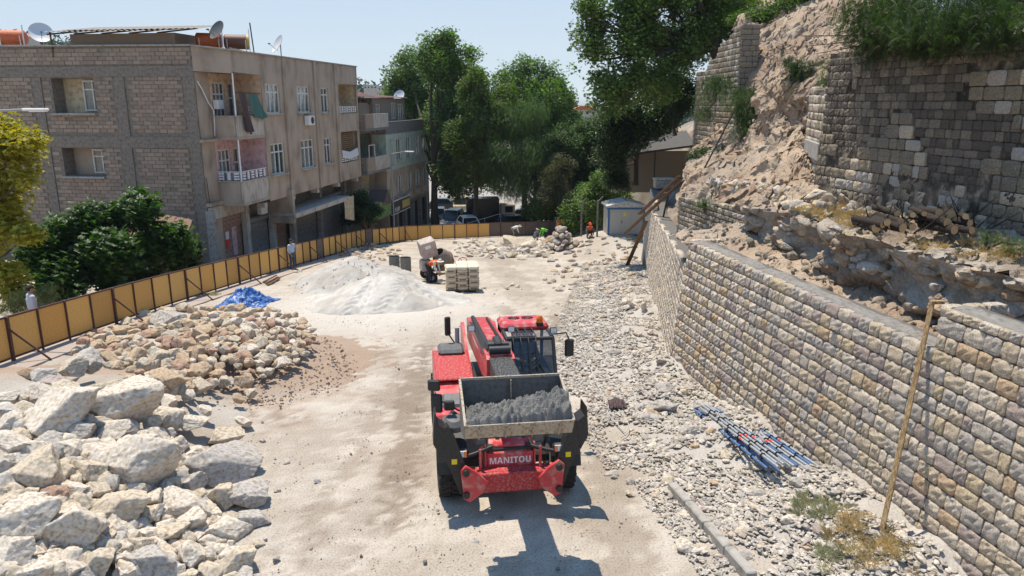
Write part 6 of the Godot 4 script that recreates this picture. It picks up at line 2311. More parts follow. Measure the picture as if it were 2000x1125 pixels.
func put_rock(called: String, label: String, group: String, px: float, py: float, w: float, h: float, mesh: Mesh, mat: String, tilt := 0.35, sink := 0.3, lift = null):
	var r := ray(px, py)
	var g: Vector3 = on_ground(px, py + h * 0.15, lift if lift != null else heap)
	var k := (CAM - g).length() / r.length() / FPX
	var sx := w * k
	var sy := h * k
	var size := Vector3(sx * 1.05, clampf(sy, sx * 0.45, sx * 1.1), (sx + sy) * 0.55)
	var o := part(self, called, mesh, M[mat], Transform3D(Basis(Vector3(rr(-1, 1), rr(-0.3, 0.3), rr(-1, 1)).normalized(), rr(-tilt, tilt)) * Basis(Vector3.UP, rr(-0.5, 0.5) + (PI if rng.randf() < 0.5 else 0.0)) * Basis.from_scale(size), g + Vector3.UP * size.y * (0.5 - sink)))
	tag(o, label, "rock", group)
	return o

const HUGE := ["huge pale boulder closest to the reddish heap of stones", "huge pale boulder just in front of the long dusty slab", "broad pale boulder squeezed between reddish heap and bigger boulders", "biggest pale boulder, lying in the middle of the rock heap", "long pale boulder jutting onto the bare yard beside the biggest one", "huge pale boulder behind the knobbly pinkish rock", "low broad boulder at the fence side of the rock heap", "huge tall boulder in front of the knobbly pinkish rock", "broad flat boulder next to the tall one before the pinkish rock", "huge boulder on the fence side of the pinkish rock", "broad pale boulder at the heap's foot bordering the bare yard", "long pale boulder lying between the biggest one and the yard edge", "long boulder low in the heap, well away from the fence"]

func build_boulders():
	var big := [[490, 470, 270, 200], [240, 520, 270, 200], [420, 410, 170, 100], [555, 690, 310, 240], [865, 690, 290, 140], [150, 720, 190, 190], [60, 610, 190, 90], [300, 945, 220, 240], [460, 865, 240, 125], [120, 930, 180, 200], [985, 820, 140, 125], [865, 815, 110, 130], [890, 945, 180, 105], [720, 860, 210, 100], [655, 960, 160, 85], [755, 1040, 110, 170], [605, 1070, 190, 130], [390, 1080, 140, 130], [145, 1110, 150, 90], [395, 645, 160, 90], [340, 720, 130, 110], [435, 570, 150, 90], [315, 570, 110, 95], [880, 585, 145, 80], [45, 530, 110, 80], [270, 640, 90, 90], [930, 1070, 160, 110], [740, 920, 140, 90], [975, 915, 130, 85], [50, 850, 110, 110], [60, 1050, 140, 140], [270, 1100, 100, 80], [375, 800, 100, 90], [280, 790, 130, 70], [760, 760, 90, 90], [680, 775, 70, 90], [590, 830, 130, 60], [600, 890, 90, 70], [540, 1010, 100, 90], [430, 1010, 80, 60], [460, 960, 90, 60], [30, 940, 90, 100], [755, 650, 100, 60], [160, 415, 110, 70], [260, 395, 100, 60], [30, 440, 80, 60], [60, 490, 110, 50], [590, 520, 60, 110], [640, 510, 70, 60], [745, 530, 130, 50], [705, 495, 60, 40], [950, 525, 85, 40], [20, 700, 70, 80], [250, 720, 70, 120], [480, 1060, 50, 50], [490, 1105, 80, 50], [20, 800, 60, 60], [680, 1110, 80, 60], [200, 880, 70, 60], [1000, 1000, 60, 40], [800, 480, 70, 40], [15, 1100, 80, 70], [340, 1030, 60, 60], [520, 790, 70, 60]]
	var tint := ["rock_white", "rock_white", "rock_cream", "rock_white", "rock_grey", "rock_cream"]
	var spots := []
	var nth := -1
	for i in big.size():
		var q := zm(big[i])
		spots.append(q)
		var large: bool = q[2] > 85
		if large:
			nth += 1
		put_rock("limestone_boulder", HUGE[nth] if large else "pale broken limestone block lying among the huge boulders", "huge limestone boulders" if large else "pale blocks among the huge boulders", q[0], q[1], q[2], q[3], rocks_big[(i * 5 + i / 3) % 12], tint[i % 6], 0.4, 0.28)
	var pk := zm([210, 810, 110, 80])
	put_rock("pink_rock", "knobbly pinkish rock among the huge white boulders", "", pk[0], pk[1], pk[2], pk[3], rocks_mid[3], "rock_pink")
	var slabs := [["grey squared slab lying across the heap near the fence brace", [325, 290, 150, 90]], ["cracked pale boulder leaning on the grey squared slab", [295, 315, 95, 85]], ["flat grey slab at the fence foot behind the heap", [165, 350, 110, 60]], ["long dusty slab in front of the flat grey one", [230, 375, 140, 55]], ["brown root-like rock at the heap's fence side", [110, 345, 70, 50]], ["smooth grey boulder at the top of the reddish stones", [650, 130, 120, 80]]]
	for i in slabs.size():
		var q := zm(slabs[i][1])
		put_rock("stone_slab", slabs[i][0], "", q[0], q[1], q[2], q[3], rocks_big[(i * 7 + 2) % 12], ["rock_grey", "rock_cream", "rock_grey", "rock_mauve", "rock_brown", "rock_grey"][i], 0.2)
		spots.append(q)
	# fill between the listed boulders
	var n := 0
	var tries := 0
	while n < 240 and tries < 9000:
		tries += 1
		var x := rr(0, 520)
		var y := rr(770, 1120)
		if x > 290 + (y - 770) * 0.62 and x > 330:
			continue
		var ok := true
		for s in spots:
			if absf(x - s[0]) < s[2] * 0.3 and absf(y - s[1]) < s[3] * 0.3:
				ok = false
				break
		if not ok:
			continue
		var w := rr(18, 58)
		spots.append([x, y, w, w * 0.7])
		put_rock("limestone_block", "small pale limestone piece wedged between the huge boulders", "small pieces between the boulders", x, y + 4, w, w * rr(0.6, 0.9), rocks_mid[n % 10], tint[n % 6], 0.8, 0.45)
		n += 1
	# reddish field stones
	var red := ["rock_tan", "rock_cream", "rock_pink", "rock_cream", "rock_tan", "rock_tan", "rock_white", "rock_cream"]
	var main := [[640, 365, 170, 110], [795, 180, 90, 60], [690, 310, 95, 50], [620, 280, 80, 60], [530, 280, 80, 80], [785, 390, 80, 60], [735, 420, 55, 45], [975, 415, 60, 40], [928, 435, 48, 42], [510, 205, 70, 40], [660, 225, 60, 70], [1075, 235, 50, 50], [770, 335, 110, 70], [1020, 220, 60, 60], [1095, 295, 70, 40], [1130, 180, 60, 40], [1190, 195, 44, 32], [465, 175, 60, 50], [580, 185, 80, 40], [700, 400, 60, 50], [880, 120, 60, 35], [1035, 285, 50, 50], [960, 160, 60, 45], [560, 305, 70, 60], [395, 230, 60, 50], [440, 215, 60, 50], [1055, 145, 50, 40]]
	var rs := []
	for i in main.size():
		var q := zm(main[i])
		rs.append(q)
		put_rock("field_stone", "large rust-stained stone in the reddish heap beside the fence", "larger stones of the reddish heap", q[0], q[1], q[2], q[3], rocks_mid[(i * 3) % 10], red[(i * 5) % 8], 0.6, 0.3)
	n = 0
	tries = 0
	while n < 273 and tries < 9000:
		tries += 1
		var x := rr(150, 612)
		var y := rr(603, 790)
		var e := Vector2((x - 380) / 235.0, (y - 680 + (x - 380) * 0.09) / 82.0).length()
		if e > 1.0 or (x > 430 and y > 705 + (x - 430) * 0.1 and rng.randf() < 0.75) or (x < 250 and y > 715):
			continue
		var w := rr(17, 40) * (0.75 + 0.25 * (y - 600) / 190.0) * (0.7 if x > 500 else 1.0)
		var ok := true
		for s in rs:
			if absf(x - s[0]) < (s[2] + w) * 0.24 and absf(y - s[1]) < (s[3] + w * 0.7) * 0.24:
				ok = false
				break
		if not ok:
			continue
		rs.append([x, y, w, w * 0.75])
		put_rock("field_stone", "fist-to-head-sized tan stone in the reddish heap beside the fence", "stones of the reddish heap", x, y, w, w * rr(0.65, 0.95), rocks_mid[n % 10] if w > 22 else rocks_small[n % 8], red[rng.randi() % 8], 0.9, 0.3)
		n += 1
	# earthy core under both heaps, so that no gaps show the yard
	var m := grid_mesh(70, 80, func(i, j):
		var x: float = -14.2 + 11.2 * i / 69.0
		var f: float = 6.0 + 17.5 * j / 79.0
		var h := heap(x, -f)
		return Vector3(x, gy(x, -f) + h * 0.64 - 0.1 + 0.08 * fine.get_noise_2d(x * 2, f * 2), -f), func(p):
		var b := blotch.get_noise_2d(p.x, p.z) + 0.4 * fine.get_noise_2d(p.x, p.z)
		var c := Color(0.36, 0.31, 0.26).lerp(Color(0.45, 0.42, 0.38), clampf(0.5 + b, 0, 1))
		return c.lerp(Color(0.36, 0.26, 0.19), smoothstep(16.0, 18.5, -p.z) * 0.8), 0.3)
	var core := part(self, "heap_of_soil", m, M.ground)
	tag(core, "soil and stone dust under the two heaps of rock", "soil", "", "stuff")
	# reddish crumbs round that heap, and a few loose stones on the yard
	var xs := []
	var cs := PackedColorArray()
	for k in 900:
		var a := rr(0, TAU)
		var d := sqrt(rng.randf())
		var x := -7.2 + cos(a) * 3.0 * d
		var z := -(18.8 + sin(a) * 3.1 * d)
		var s := rr(0.02, 0.07) * (1.6 if rng.randf() < 0.1 else 1.0)
		xs.append(Transform3D(spin() * Basis.from_scale(Vector3.ONE * s), Vector3(x, gy(x, z) + heap(x, z) * 0.8 + s * 0.2, z)))
		var g := rr(0.75, 1.15)
		cs.append(Color(0.43 * g, 0.32 * g, 0.24 * g))
	var mm := multi(self, "red_gravel", chips[0], M.chip, xs, cs)
	tag(mm, "reddish gravel and crumbs round the heap of tan stones", "gravel", "", "stuff")
	for p in [[512, 862], [542, 958], [540, 1090], [515, 1055], [930, 1060], [475, 778], [490, 770], [560, 905], [620, 940], [470, 825], [455, 780]]:
		put_rock("loose_stone", "single loose stone lying on the bare yard beside the boulders", "loose stones on the yard", p[0], p[1], 14, 9, rocks_small[int(p[0]) % 8], "rock_grey", 0.5, 0.3, func(_x, _z): return 0.0)
	# grit over the whole yard
	xs = []
	cs = PackedColorArray()
	for k in 13000:
		var f := 6.0 + 34.0 * pow(rng.randf(), 1.6)
		var x := rr(-11.0, 4.0)
		if blotch.get_noise_2d(x * 1.7, f * 1.7) < 0.02:
			continue
		var s := rr(0.006, 0.022) * (2.4 if rng.randf() < 0.04 else 1.0)
		xs.append(Transform3D(spin() * Basis.from_scale(Vector3.ONE * s * 1.4), Vector3(x, gy(x, -f) + 0.03 * blotch.get_noise_2d(x * 1.5, -f * 1.5) + s * 0.3, -f)))
		var g := rr(0.5, 1.2)
		cs.append(Color(0.42 * g, 0.38 * g, 0.33 * g))
	mm = multi(self, "grit", chips[2], M.chip, xs, cs)
	tag(mm, "fine grit and pebbles strewn over the dusty yard", "gravel", "", "stuff")

func rubble_at(px: float, py: float, w: float, h: float, label: String, group: String, mat: String, called := "rubble_stone", mesh = null):
	put_rock(called, label, group, px, py, w, h, mesh if mesh != null else rocks_small[rng.randi() % 8], mat, 0.6, 0.3, func(_x, _z): return 0.0)

func build_rubble():
	var grey := ["rock_white", "rock_grey", "rock_white", "rock_cream", "rock_grey", "rock_mauve", "rock_cream", "rock_tan"]
	# bigger pieces along the new wall
	var n := 0
	var tries := 0
	while n < 260 and tries < 4000:
		tries += 1
		var y := 480.0 + 640.0 * pow(rng.randf(), 0.8)
		var x0 := 1085.0 + maxf(0.0, y - 640) * 0.28 + maxf(0.0, y - 900.0) * 0.75
		var x1 := 1250.0 + maxf(0.0, y - 540) * 0.32 + maxf(0.0, y - 715.0) * 0.95
		var x := lerpf(x0, x1, rng.randf())
		if x > 1990 or (x > 1370 and x < 1570 and absf(y - 800 - (x - 1400) * 0.75) < 40):
			continue
		var w := rr(8, 23) * (0.5 + 0.5 * (y - 400) / 500.0) * (1.5 if rng.randf() < 0.08 else 1.0)
		rubble_at(x, y, w, w * rr(0.3, 0.75), "broken stone in the strip of rubble along the new wall", "rubble stones along the new wall", grey[rng.randi() % 8])
		n += 1
	# chips between them
	for layer in 3:
		var xs := []
		var cs := PackedColorArray()
		for k in 11000:
			var f := 7.5 + 36.0 * pow(rng.randf(), 1.35)
			var wx := wall_x(f) if f < 19.24 else far_wall_x(f)
			var w := 3.3 if f < 13 else 3.6
			var u := rng.randf()
			if blotch.get_noise_2d(f * 1.5, u * 5.0) < -0.3 + 0.3 * fine.get_noise_2d(f, u):
				continue
			var x := wx - 0.05 - w * pow(u, 0.85)
			var s := rr(0.018, 0.075) * (1.9 if rng.randf() < 0.1 else 1.0)
			if u > 0.85:
				s *= 0.6
			xs.append(Transform3D(Basis(Vector3(rr(-1, 1), 0, rr(-1, 1)).normalized(), rr(0, 0.7)) * Basis(Vector3.UP, rr(0, TAU)) * Basis.from_scale(Vector3(s * 1.6, s * 0.55, s * 1.2)), Vector3(x, gy(x, -f) + s * 0.15 + rr(0, 0.04), -f)))
			var g := rr(0.7, 1.2)
			var warm := rr(0.0, 1.0)
			cs.append(Color(0.5 * g, lerpf(0.485, 0.46, warm) * g, lerpf(0.47, 0.4, warm) * g))
		var mm := multi(self, "stone_chips", chips[layer + 1], M.chip, xs, cs)
		tag(mm, ["sharp pale stone chips carpeting the strip by the new wall", "flat stone flakes carpeting the strip by the new wall", "small stone splinters carpeting the strip by the new wall"][layer], "rubble", "", "stuff")
	# broken concrete slabs in the strip
	for s in [[1290, 795, 62, 30, "long broken concrete slab with a grey top in the rubble strip"], [1255, 795, 36, 16, "tilted pale paving slab in the rubble strip"], [1268, 815, 40, 18, "second pale paving slab in front of the tilted one"], [1370, 795, 46, 26, "concrete lump at the upper end of the scaffold tubes"], [1555, 945, 26, 24, "squared stone at the lower end of the scaffold tubes"], [1345, 843, 40, 26, "broken grey block left of the scaffold tubes"], [1475, 965, 40, 22, "pale block below the scaffold tubes"], [1300, 760, 40, 22, "brown earthy block in the rubble strip"], [1195, 690, 36, 20, "dirty stone beside the white cables"]]:
		put_rock("concrete_lump", s[4], "", s[0], s[1], s[2], s[3], rocks_mid[int(s[0]) % 10], "rock_grey", 0.25, 0.25, func(_x, _z): return 0.0)
	# stones in the middle distance, in front of the far fence
	var list := [[1075, 472, 28, 32, "rock_tan"], [1008, 478, 56, 30, "rock_cream"], [1035, 480, 34, 22, "rock_white"], [985, 492, 30, 20, "rock_white"], [1118, 478, 24, 26, "rock_cream"], [1050, 498, 20, 16, "rock_white"], [1068, 500, 18, 14, "rock_cream"], [1000, 500, 24, 16, "rock_cream"], [1020, 505, 22, 12, "rock_white"], [962, 490, 26, 18, "rock_white"], [945, 480, 22, 14, "rock_cream"], [1025, 492, 24, 16, "rock_grey"]]
	for i in list.size():
		rubble_at(list[i][0], list[i][1], list[i][2], list[i][3], "big squared block in the pale stone heap before the dark fence end", "blocks of the far pale heap", list[i][4], "stone_block", rocks_mid[i % 10])
	for k in 150:
		var x := rr(890, 1075)
		var y := 472.0 + 34.0 * rng.randf() + absf(x - 985) * -0.04
		rubble_at(x, y, rr(6, 15), rr(5, 10), "small pale stone in the heap before the dark fence end", "small stones of the far pale heap", ["rock_white", "rock_cream", "rock_white", "rock_grey"][k % 4], "heap_stone")
	for k in 130:
		var x := rr(1060, 1240)
		var y := rr(465, 575)
		rubble_at(x, y, rr(6, 16), rr(5, 11), "small stone strewn on the slope below the grey kiosk", "stones below the kiosk", ["rock_grey", "rock_cream", "rock_white", "rock_mauve", "rock_tan"][k % 5], "slope_stone")
	for k in 26:          # pointed stack of dressed stones
		var ring := 0
		var yy := 0.0
		var q := on_ground(1097, 486)
		var row := int(k / 7.0)
		var a := TAU * (k % 7) / 7.0 + row * 0.4
		var rad := 0.75 - row * 0.18
		var o := part(self, "stacked_stone", rocks_small[k % 8], M[["rock_grey", "rock_cream", "rock_mauve"][k % 3]], Transform3D(Basis(Vector3.UP, rr(0, TAU)) * Basis.from_scale(Vector3(0.55, 0.42, 0.45)), q + Vector3(cos(a) * rad, 0.2 + row * 0.38, sin(a) * rad)))
		tag(o, "dressed stone in the pointed stack by the tree trunk", "rock", "pointed stack of dressed stones")
	# piles by the left fence behind the sand
	for k in 34:
		var p := Vector2(rr(655, 700), rr(478, 500)) if k < 22 else Vector2(rr(700, 735), rr(470, 490))
		rubble_at(p.x, p.y, rr(9, 16), rr(8, 12), "squared brownish stone in the stack against the fence behind the sand", "stones stacked against the fence", ["rock_tan", "rock_mauve", "rock_cream", "rock_brown"][k % 4], "stacked_block")
	for k in 60:
		rubble_at(rr(690, 785), rr(486, 512), rr(6, 13), rr(5, 9), "pale stone in the small scatter between sand and barrels", "stones between sand and barrels", ["rock_white", "rock_cream", "rock_tan"][k % 3], "scattered_stone")
	for p in [[578, 532], [586, 530], [945, 562], [1000, 556], [1010, 560], [990, 562]]:
		rubble_at(p[0], p[1], 10, 7, "stray pale stone lying near the pallet and the sand", "stray stones near the pallet", "rock_white", "stray_stone")
	# old kerb
	var a := on_ground(1312, 958)
	var b := on_ground(1470, 1140)
	var kb := thing("kerb", "half-buried grey concrete kerb between road and rubble", "kerb", a)
	for k in 4:
		var p := a.lerp(b, k / 4.0)
		var q := a.lerp(b, (k + 1) / 4.0)
		var mb := MB.new()
		mb.beam(p + Vector3(0, 0.04, 0) - a, q + Vector3(0, 0.04, 0) - a + (p - q).normalized() * 0.015, 0.16, 0.26, 0.02)
		part(kb, "kerb_stone", mb, M.concrete)

# ---------------------------------------------------------------- sand, tools, goods
func sand_pile(called: String, label: String, cx: float, cf: float, rx: float, rf: float, H: float, turn: float, sd: float, marks: Array, white := 1.0):
	var m := grid_mesh(120, 120, func(i, j):
		var u: float = -1.25 + 2.5 * i / 119.0
		var w: float = -1.25 + 2.5 * j / 119.0
		var p := Vector2(u * rx, w * rf).rotated(turn)
		var x := cx + p.x
		var z := -(cf + p.y)
		var n := blotch.get_noise_2d(x * 0.9 + sd, z * 0.9)
		var r := Vector2(u, w).length() * (1.0 + 0.28 * n)
		var h := H * (1.08 - sqrt(r * r + 0.012))
		var a := atan2(w, u)
		h += 0.05 * H * sin(a * 5.0 + sd) * smoothstep(1.1, 0.5, r) * smoothstep(0.1, 0.5, r)
		h += 0.05 * fine.get_noise_2d(x * 1.3, z * 1.3) * smoothstep(1.2, 0.8, r) + 0.02 * fine.get_noise_2d(x * 5.0, z * 5.0)
		for t in marks:          # tread of the machine's tyres pressed into the sand
			var q := Geometry2D.get_closest_point_to_segment(Vector2(x, -z), t[0], t[1])
			var d := q.distance_to(Vector2(x, -z))
			if d < 0.4:
				var along_: float = q.distance_to(t[0])
				h -= 0.07 * smoothstep(0.4, 0.3, d) - 0.08 * smoothstep(0.4, 0.25, d) * (0.5 + 0.5 * sin((along_ * 3.6 + d * 3.0) * TAU * 0.8))
		h -= 0.25 * smoothstep(1.05, 1.25, r)
		return Vector3(x, gy(x, z) + maxf(h, -0.12), z), func(p):
		var b := 0.5 + 0.9 * blotch.get_noise_2d(p.x * 1.2, p.z * 1.2) + 0.5 * fine.get_noise_2d(p.x, p.z)
		return Color(0.52, 0.49, 0.445).lerp(Color(0.7, 0.68, 0.64), clampf(b, 0, 1)) * white, 0.2)
	var o := part(self, called, m, M.sand)
	tag(o, label, "sand")

func build_sand():
	sand_pile("sand_pile", "pale grey sand heap with a lumpy crest behind the smoother one", -7.7, 35.4, 2.7, 3.4, 1.35, -0.25, 1.0, [], 0.86)
	sand_pile("sand_pile", "white sand heap with tyre tread marks pressed into its face", -5.2, 29.9, 3.0, 2.9, 1.25, 0.1, 7.0, [[Vector2(-6.3, 26.4), Vector2(-5.2, 31.0)], [Vector2(-5.2, 26.2), Vector2(-3.9, 30.6)], [Vector2(-1.6, 28.2), Vector2(-3.8, 29.6)]])
	var xs := []
	var cs := PackedColorArray()
	for k in 220:
		var x := -7.7 + rng.randfn() * 1.5
		var z := -35.2 + rng.randfn() * 1.6
		var r := Vector2((x + 7.7) / 2.7, (z + 35.4) / 3.4).length()
		var s := rr(0.03, 0.1)
		xs.append(Transform3D(spin() * Basis.from_scale(Vector3.ONE * s), Vector3(x, gy(x, z) + maxf(0.0, 1.4 * (1.08 - sqrt(r * r + 0.012))), z)))
		cs.append(Color(0.56, 0.53, 0.49) * rr(0.8, 1.1))
	tag(multi(self, "sand_lumps", chips[3], M.chip, xs, cs), "caked lumps on the crest of the rear sand heap", "sand", "", "stuff")

func sack_mesh(sd: int) -> ArrayMesh:
	var got := ico(3)
	var v := PackedVector3Array()
	for d in got[0]:
		var p := Vector3(signf(d.x) * pow(absf(d.x), 0.35), signf(d.y) * pow(absf(d.y), 0.6), signf(d.z) * pow(absf(d.z), 0.35))
		p = p / maxf(1.0, Vector3(p.x, 0, p.z).length() / 1.25)
		v.append(Vector3(p.x * 0.25, p.y * 0.078, p.z * 0.36) * (1.0 + 0.06 * blotch.get_noise_3dv(d * 3.0 + Vector3(sd, 0, 0))))
	return indexed(v, got[1])

func build_yard_objects():
	# pallet of cement sacks
	var p := on_ground(904, 571)
	var pal := thing("pallet", "wooden pallet under the stacked cement sacks", "pallet", p, 0.12)
	for k in 3:
		simple(pal, "runner", M.pallet_wood, Vector3(0.1, 0.09, 1.3), Vector3(-0.65 + 0.65 * k, 0.045, -0.62))
	for k in 7:
		simple(pal, "board", M.pallet_wood, Vector3(1.5, 0.022, 0.13), Vector3(0, 0.102, -0.05 - 0.19 * k))
	var sm := [sack_mesh(1), sack_mesh(5), sack_mesh(9)]
	var n := 0
	for layer in 8:
		for i in 3:
			for j in 2:
				if layer == 7 and (i == 0 and j == 1):
					continue
				var s := thing("cement_sack", "tan paper cement sack in the stack on the pallet" if layer < 7 else "dusty pale-topped cement sack lying on top of the stack", "sack", p + Basis(Vector3.UP, 0.12) * Vector3(-0.5 + 0.5 * i + rr(-0.02, 0.02), 0.19 + layer * 0.132, -0.3 - 0.66 * j + rr(-0.02, 0.03)), 0.12 + rr(-0.06, 0.06), "cement sacks on the pallet" if layer < 7 else "top cement sacks on the pallet")
				part(s, "bag", sm[n % 3], M.cement_bag if layer < 7 else M.bag_dusty)
				if n % 4 == 0 and j == 0 and layer < 7:
					simple(s, "print", M.bag_print, Vector3(0.3, 0.05, 0.006), Vector3(0, 0.0, 0.366))
				n += 1
	var side := thing("cement_sack", "single cement sack dropped beside the pallet", "sack", on_ground(868, 554) + Vector3(0, 0.09, 0), 0.6)
	part(side, "bag", sm[0], M.cement_bag)
	# barrels
	for k in 2:
		var q := on_ground([771, 793][k], [531, 534][k])
		var b := thing("barrel", ["dented grey steel drum, the farther of the pair by the mixer", "grey steel drum full of water beside its twin at the mixer"][k], "drum", q)
		var mb := MB.new()
		mb.lathe([Vector2(0.0, 0.02), Vector2(0.29, 0.0), Vector2(0.29, 0.27), Vector2(0.305, 0.29), Vector2(0.29, 0.31), Vector2(0.29, 0.56), Vector2(0.305, 0.58), Vector2(0.29, 0.6), Vector2(0.29, 0.86), Vector2(0.3, 0.88), Vector2(0.28, 0.88), Vector2(0.28, 0.7)], 28)
		part(b, "drum_wall", mb, M.barrel_steel)
		mb = MB.new()
		mb.lathe([Vector2(0.28, 0.72), Vector2(0.0, 0.72)], 28)
		part(b, "water", mb, M.car_glass)
	# mixer
	p = on_ground(864, 547)
	var mx := thing("concrete_mixer", "big brown drum concrete mixer with raised loading hopper and wheels", "concrete mixer", p, 0.35)
	var mb := MB.new()
	var tilt := Transform3D(Basis(Vector3(0, 0, 1), 0.55) * Basis(Vector3.RIGHT, 0.35), Vector3(0.05, 1.05, 0))
	mb.lathe([Vector2(0.0, -0.5), Vector2(0.32, -0.48), Vector2(0.5, -0.3), Vector2(0.52, 0.05), Vector2(0.36, 0.45), Vector2(0.29, 0.55), Vector2(0.27, 0.55), Vector2(0.34, 0.42), Vector2(0.48, 0.05), Vector2(0.45, -0.28), Vector2(0.0, -0.4)], 28, tilt)
	var dr := part(mx, "drum", mb, M.mixer_steel)
	mb = MB.new()
	mb.lathe([Vector2(0.525, -0.02), Vector2(0.56, -0.02), Vector2(0.56, 0.05), Vector2(0.525, 0.05)], 28, tilt)
	part(dr, "ring_gear", mb, M.rust_steel)
	mb = MB.new()
	for s in [-0.4, 0.4]:
		mb.beam(Vector3(-0.9, 0.42, s), Vector3(0.95, 0.42, s), 0.08, 0.08)
		mb.beam(Vector3(-0.4, 0.42, s), Vector3(-0.1, 1.2, s), 0.07, 0.07)
		mb.beam(Vector3(0.5, 0.42, s), Vector3(0.2, 1.1, s), 0.07, 0.07)
		mb.beam(Vector3(0.9, 0.42, s), Vector3(0.95, 0.0, s), 0.06, 0.06)
	mb.beam(Vector3(0.9, 0.42, -0.4), Vector3(0.9, 0.42, 0.4), 0.07, 0.07)
	mb.beam(Vector3(-0.7, 0.3, -0.6), Vector3(-0.7, 0.3, 0.6), 0.07, 0.07)
	part(mx, "frame", mb, M.black_steel)
	for s in [-0.6, 0.6]:
		mb = MB.new()
		mb.lathe([Vector2(0.13, -0.07), Vector2(0.26, -0.09), Vector2(0.3, -0.05), Vector2(0.3, 0.05), Vector2(0.26, 0.09), Vector2(0.13, 0.07)], 22, Transform3D(Basis(Vector3.RIGHT, PI / 2), Vector3(-0.7, 0.3, s)))
		var wh := part(mx, "wheel", mb, M.tyre)
		mb = MB.new()
		mb.lathe([Vector2(0.0, -0.05), Vector2(0.14, -0.05), Vector2(0.14, 0.05), Vector2(0.0, 0.05)], 16, Transform3D(Basis(Vector3.RIGHT, PI / 2), Vector3(-0.7, 0.3, s)))
		part(wh, "rim", mb, M.rim_grey)
	mb = MB.new()
	mb.box(Vector3(0.5, 0.55, 0.6), Vector3(-0.85, 0.85, 0), Basis.IDENTITY, 0.03)
	part(mx, "engine_box", mb, M.hopper_steel)
	mb = MB.new()          # hopper: an open box tipped up
	mb.xf = Transform3D(Basis(Vector3(0, 0, 1), 0.25) * Basis(Vector3.RIGHT, 0.15), Vector3(-0.72, 1.7, 0))
	for w in [[Vector3(0.72, 0.8, 0.03), Vector3(0, 0, 0.38)], [Vector3(0.72, 0.8, 0.03), Vector3(0, 0, -0.38)], [Vector3(0.03, 0.8, 0.76), Vector3(-0.365, 0, 0)], [Vector3(0.03, 0.8, 0.76), Vector3(0.365, 0, 0)], [Vector3(0.72, 0.03, 0.76), Vector3(0, 0.4, 0)]]:
		mb.box(w[0], w[1], Basis.IDENTITY, 0.008)
	var hp := part(mx, "hopper", mb, M.hopper_steel)
	mb = MB.new()
	mb.xf = Transform3D(Basis(Vector3(0, 0, 1), 0.25) * Basis(Vector3.RIGHT, 0.15), Vector3(-0.72, 1.7, 0))
	mb.box(Vector3(0.3, 0.16, 0.006), Vector3(-0.05, 0.18, 0.399))
	part(hp, "maker_label", mb, M.white_paint)
	mb = MB.new()
	for k in 18:
		var a := TAU * k / 18
		var a2 := TAU * (k + 1) / 18
		mb.tube([Vector3(0.95 + 0.24 * cos(a), 0.95 + 0.24 * sin(a), 0.45), Vector3(0.95 + 0.24 * cos(a2), 0.95 + 0.24 * sin(a2), 0.45)], 0.02, 6, false)
	for k in 3:
		mb.beam(Vector3(0.95, 0.95, 0.45), Vector3(0.95 + 0.24 * cos(k * 2.1), 0.95 + 0.24 * sin(k * 2.1), 0.45), 0.02, 0.02)
	mb.beam(Vector3(0.95, 0.95, 0.45), Vector3(0.55, 0.95, 0.2), 0.03, 0.03)
	part(mx, "tilting_wheel", mb, M.red_paint)
	# tarpaulin
	p = on_ground(483, 592)
	var m := grid_mesh(80, 60, func(i, j):
		var u: float = -1.0 + 2.0 * i / 79.0
		var w: float = -1.0 + 2.0 * j / 59.0
		var x := u * 1.0 + 0.25 * blotch.get_noise_2d(u * 4, w * 4)
		var z := -w * 1.05 + 0.25 * blotch.get_noise_2d(u * 4 + 40, w * 4)
		var r := minf(1.0, Vector2(u, w).length())
		var h := 0.55 * (1.0 - r * r) * (0.6 + 0.9 * absf(blotch.get_noise_2d(u * 5, w * 5 + 9))) + 0.3 * (0.5 - absf(blotch.get_noise_2d(u * 11, w * 11))) * (1.1 - r) + 0.1 * (0.3 - absf(fine.get_noise_2d(u * 3.0, w * 3.0)))
		return p + Vector3(x, maxf(0.02, h) + gy(p.x + x, p.z + z) - gy(p.x, p.z), z), null)
	var tp := part(self, "tarpaulin", m, M.tarp_blue)
	tag(tp, "crumpled blue plastic tarpaulin lying by the fence", "tarpaulin")
	# scaffold tubes
	var a0 := on_ground(1392, 802)
	var b0 := on_ground(1570, 934)
	var dir := (b0 - a0).normalized()
	var across := dir.cross(Vector3.UP).normalized()
	var proto := []
	for kind in 2:
		var t := thing("scaffold_tube", "", "scaffold tube", Vector3.ZERO, 0.0, "scaffold tubes by the new wall")
		mb = MB.new()
		mb.tube([Vector3(-1.8, 0, 0), Vector3(1.8, 0, 0)], 0.026, 10)
		part(t, "tube", mb, M[["pipe_zinc", "pipe_blue"][kind]])
		for k in 6:
			mb = MB.new()
			mb.lathe([Vector2(0.03, -0.006), Vector2(0.052, -0.005), Vector2(0.052, 0.005), Vector2(0.03, 0.006)], 10, Transform3D(Basis(Vector3(0, 0, 1), PI / 2), Vector3(-1.3 + k * 0.5, 0, 0)))
			part(t, "rosette", mb, M.black_steel)
		if kind == 0:
			mb = MB.new()
			mb.tube([Vector3(0.25, 0, 0), Vector3(0.33, 0, 0)], 0.0275, 10)
			part(t, "red_mark", mb, M.mark_red)
		proto.append(t)
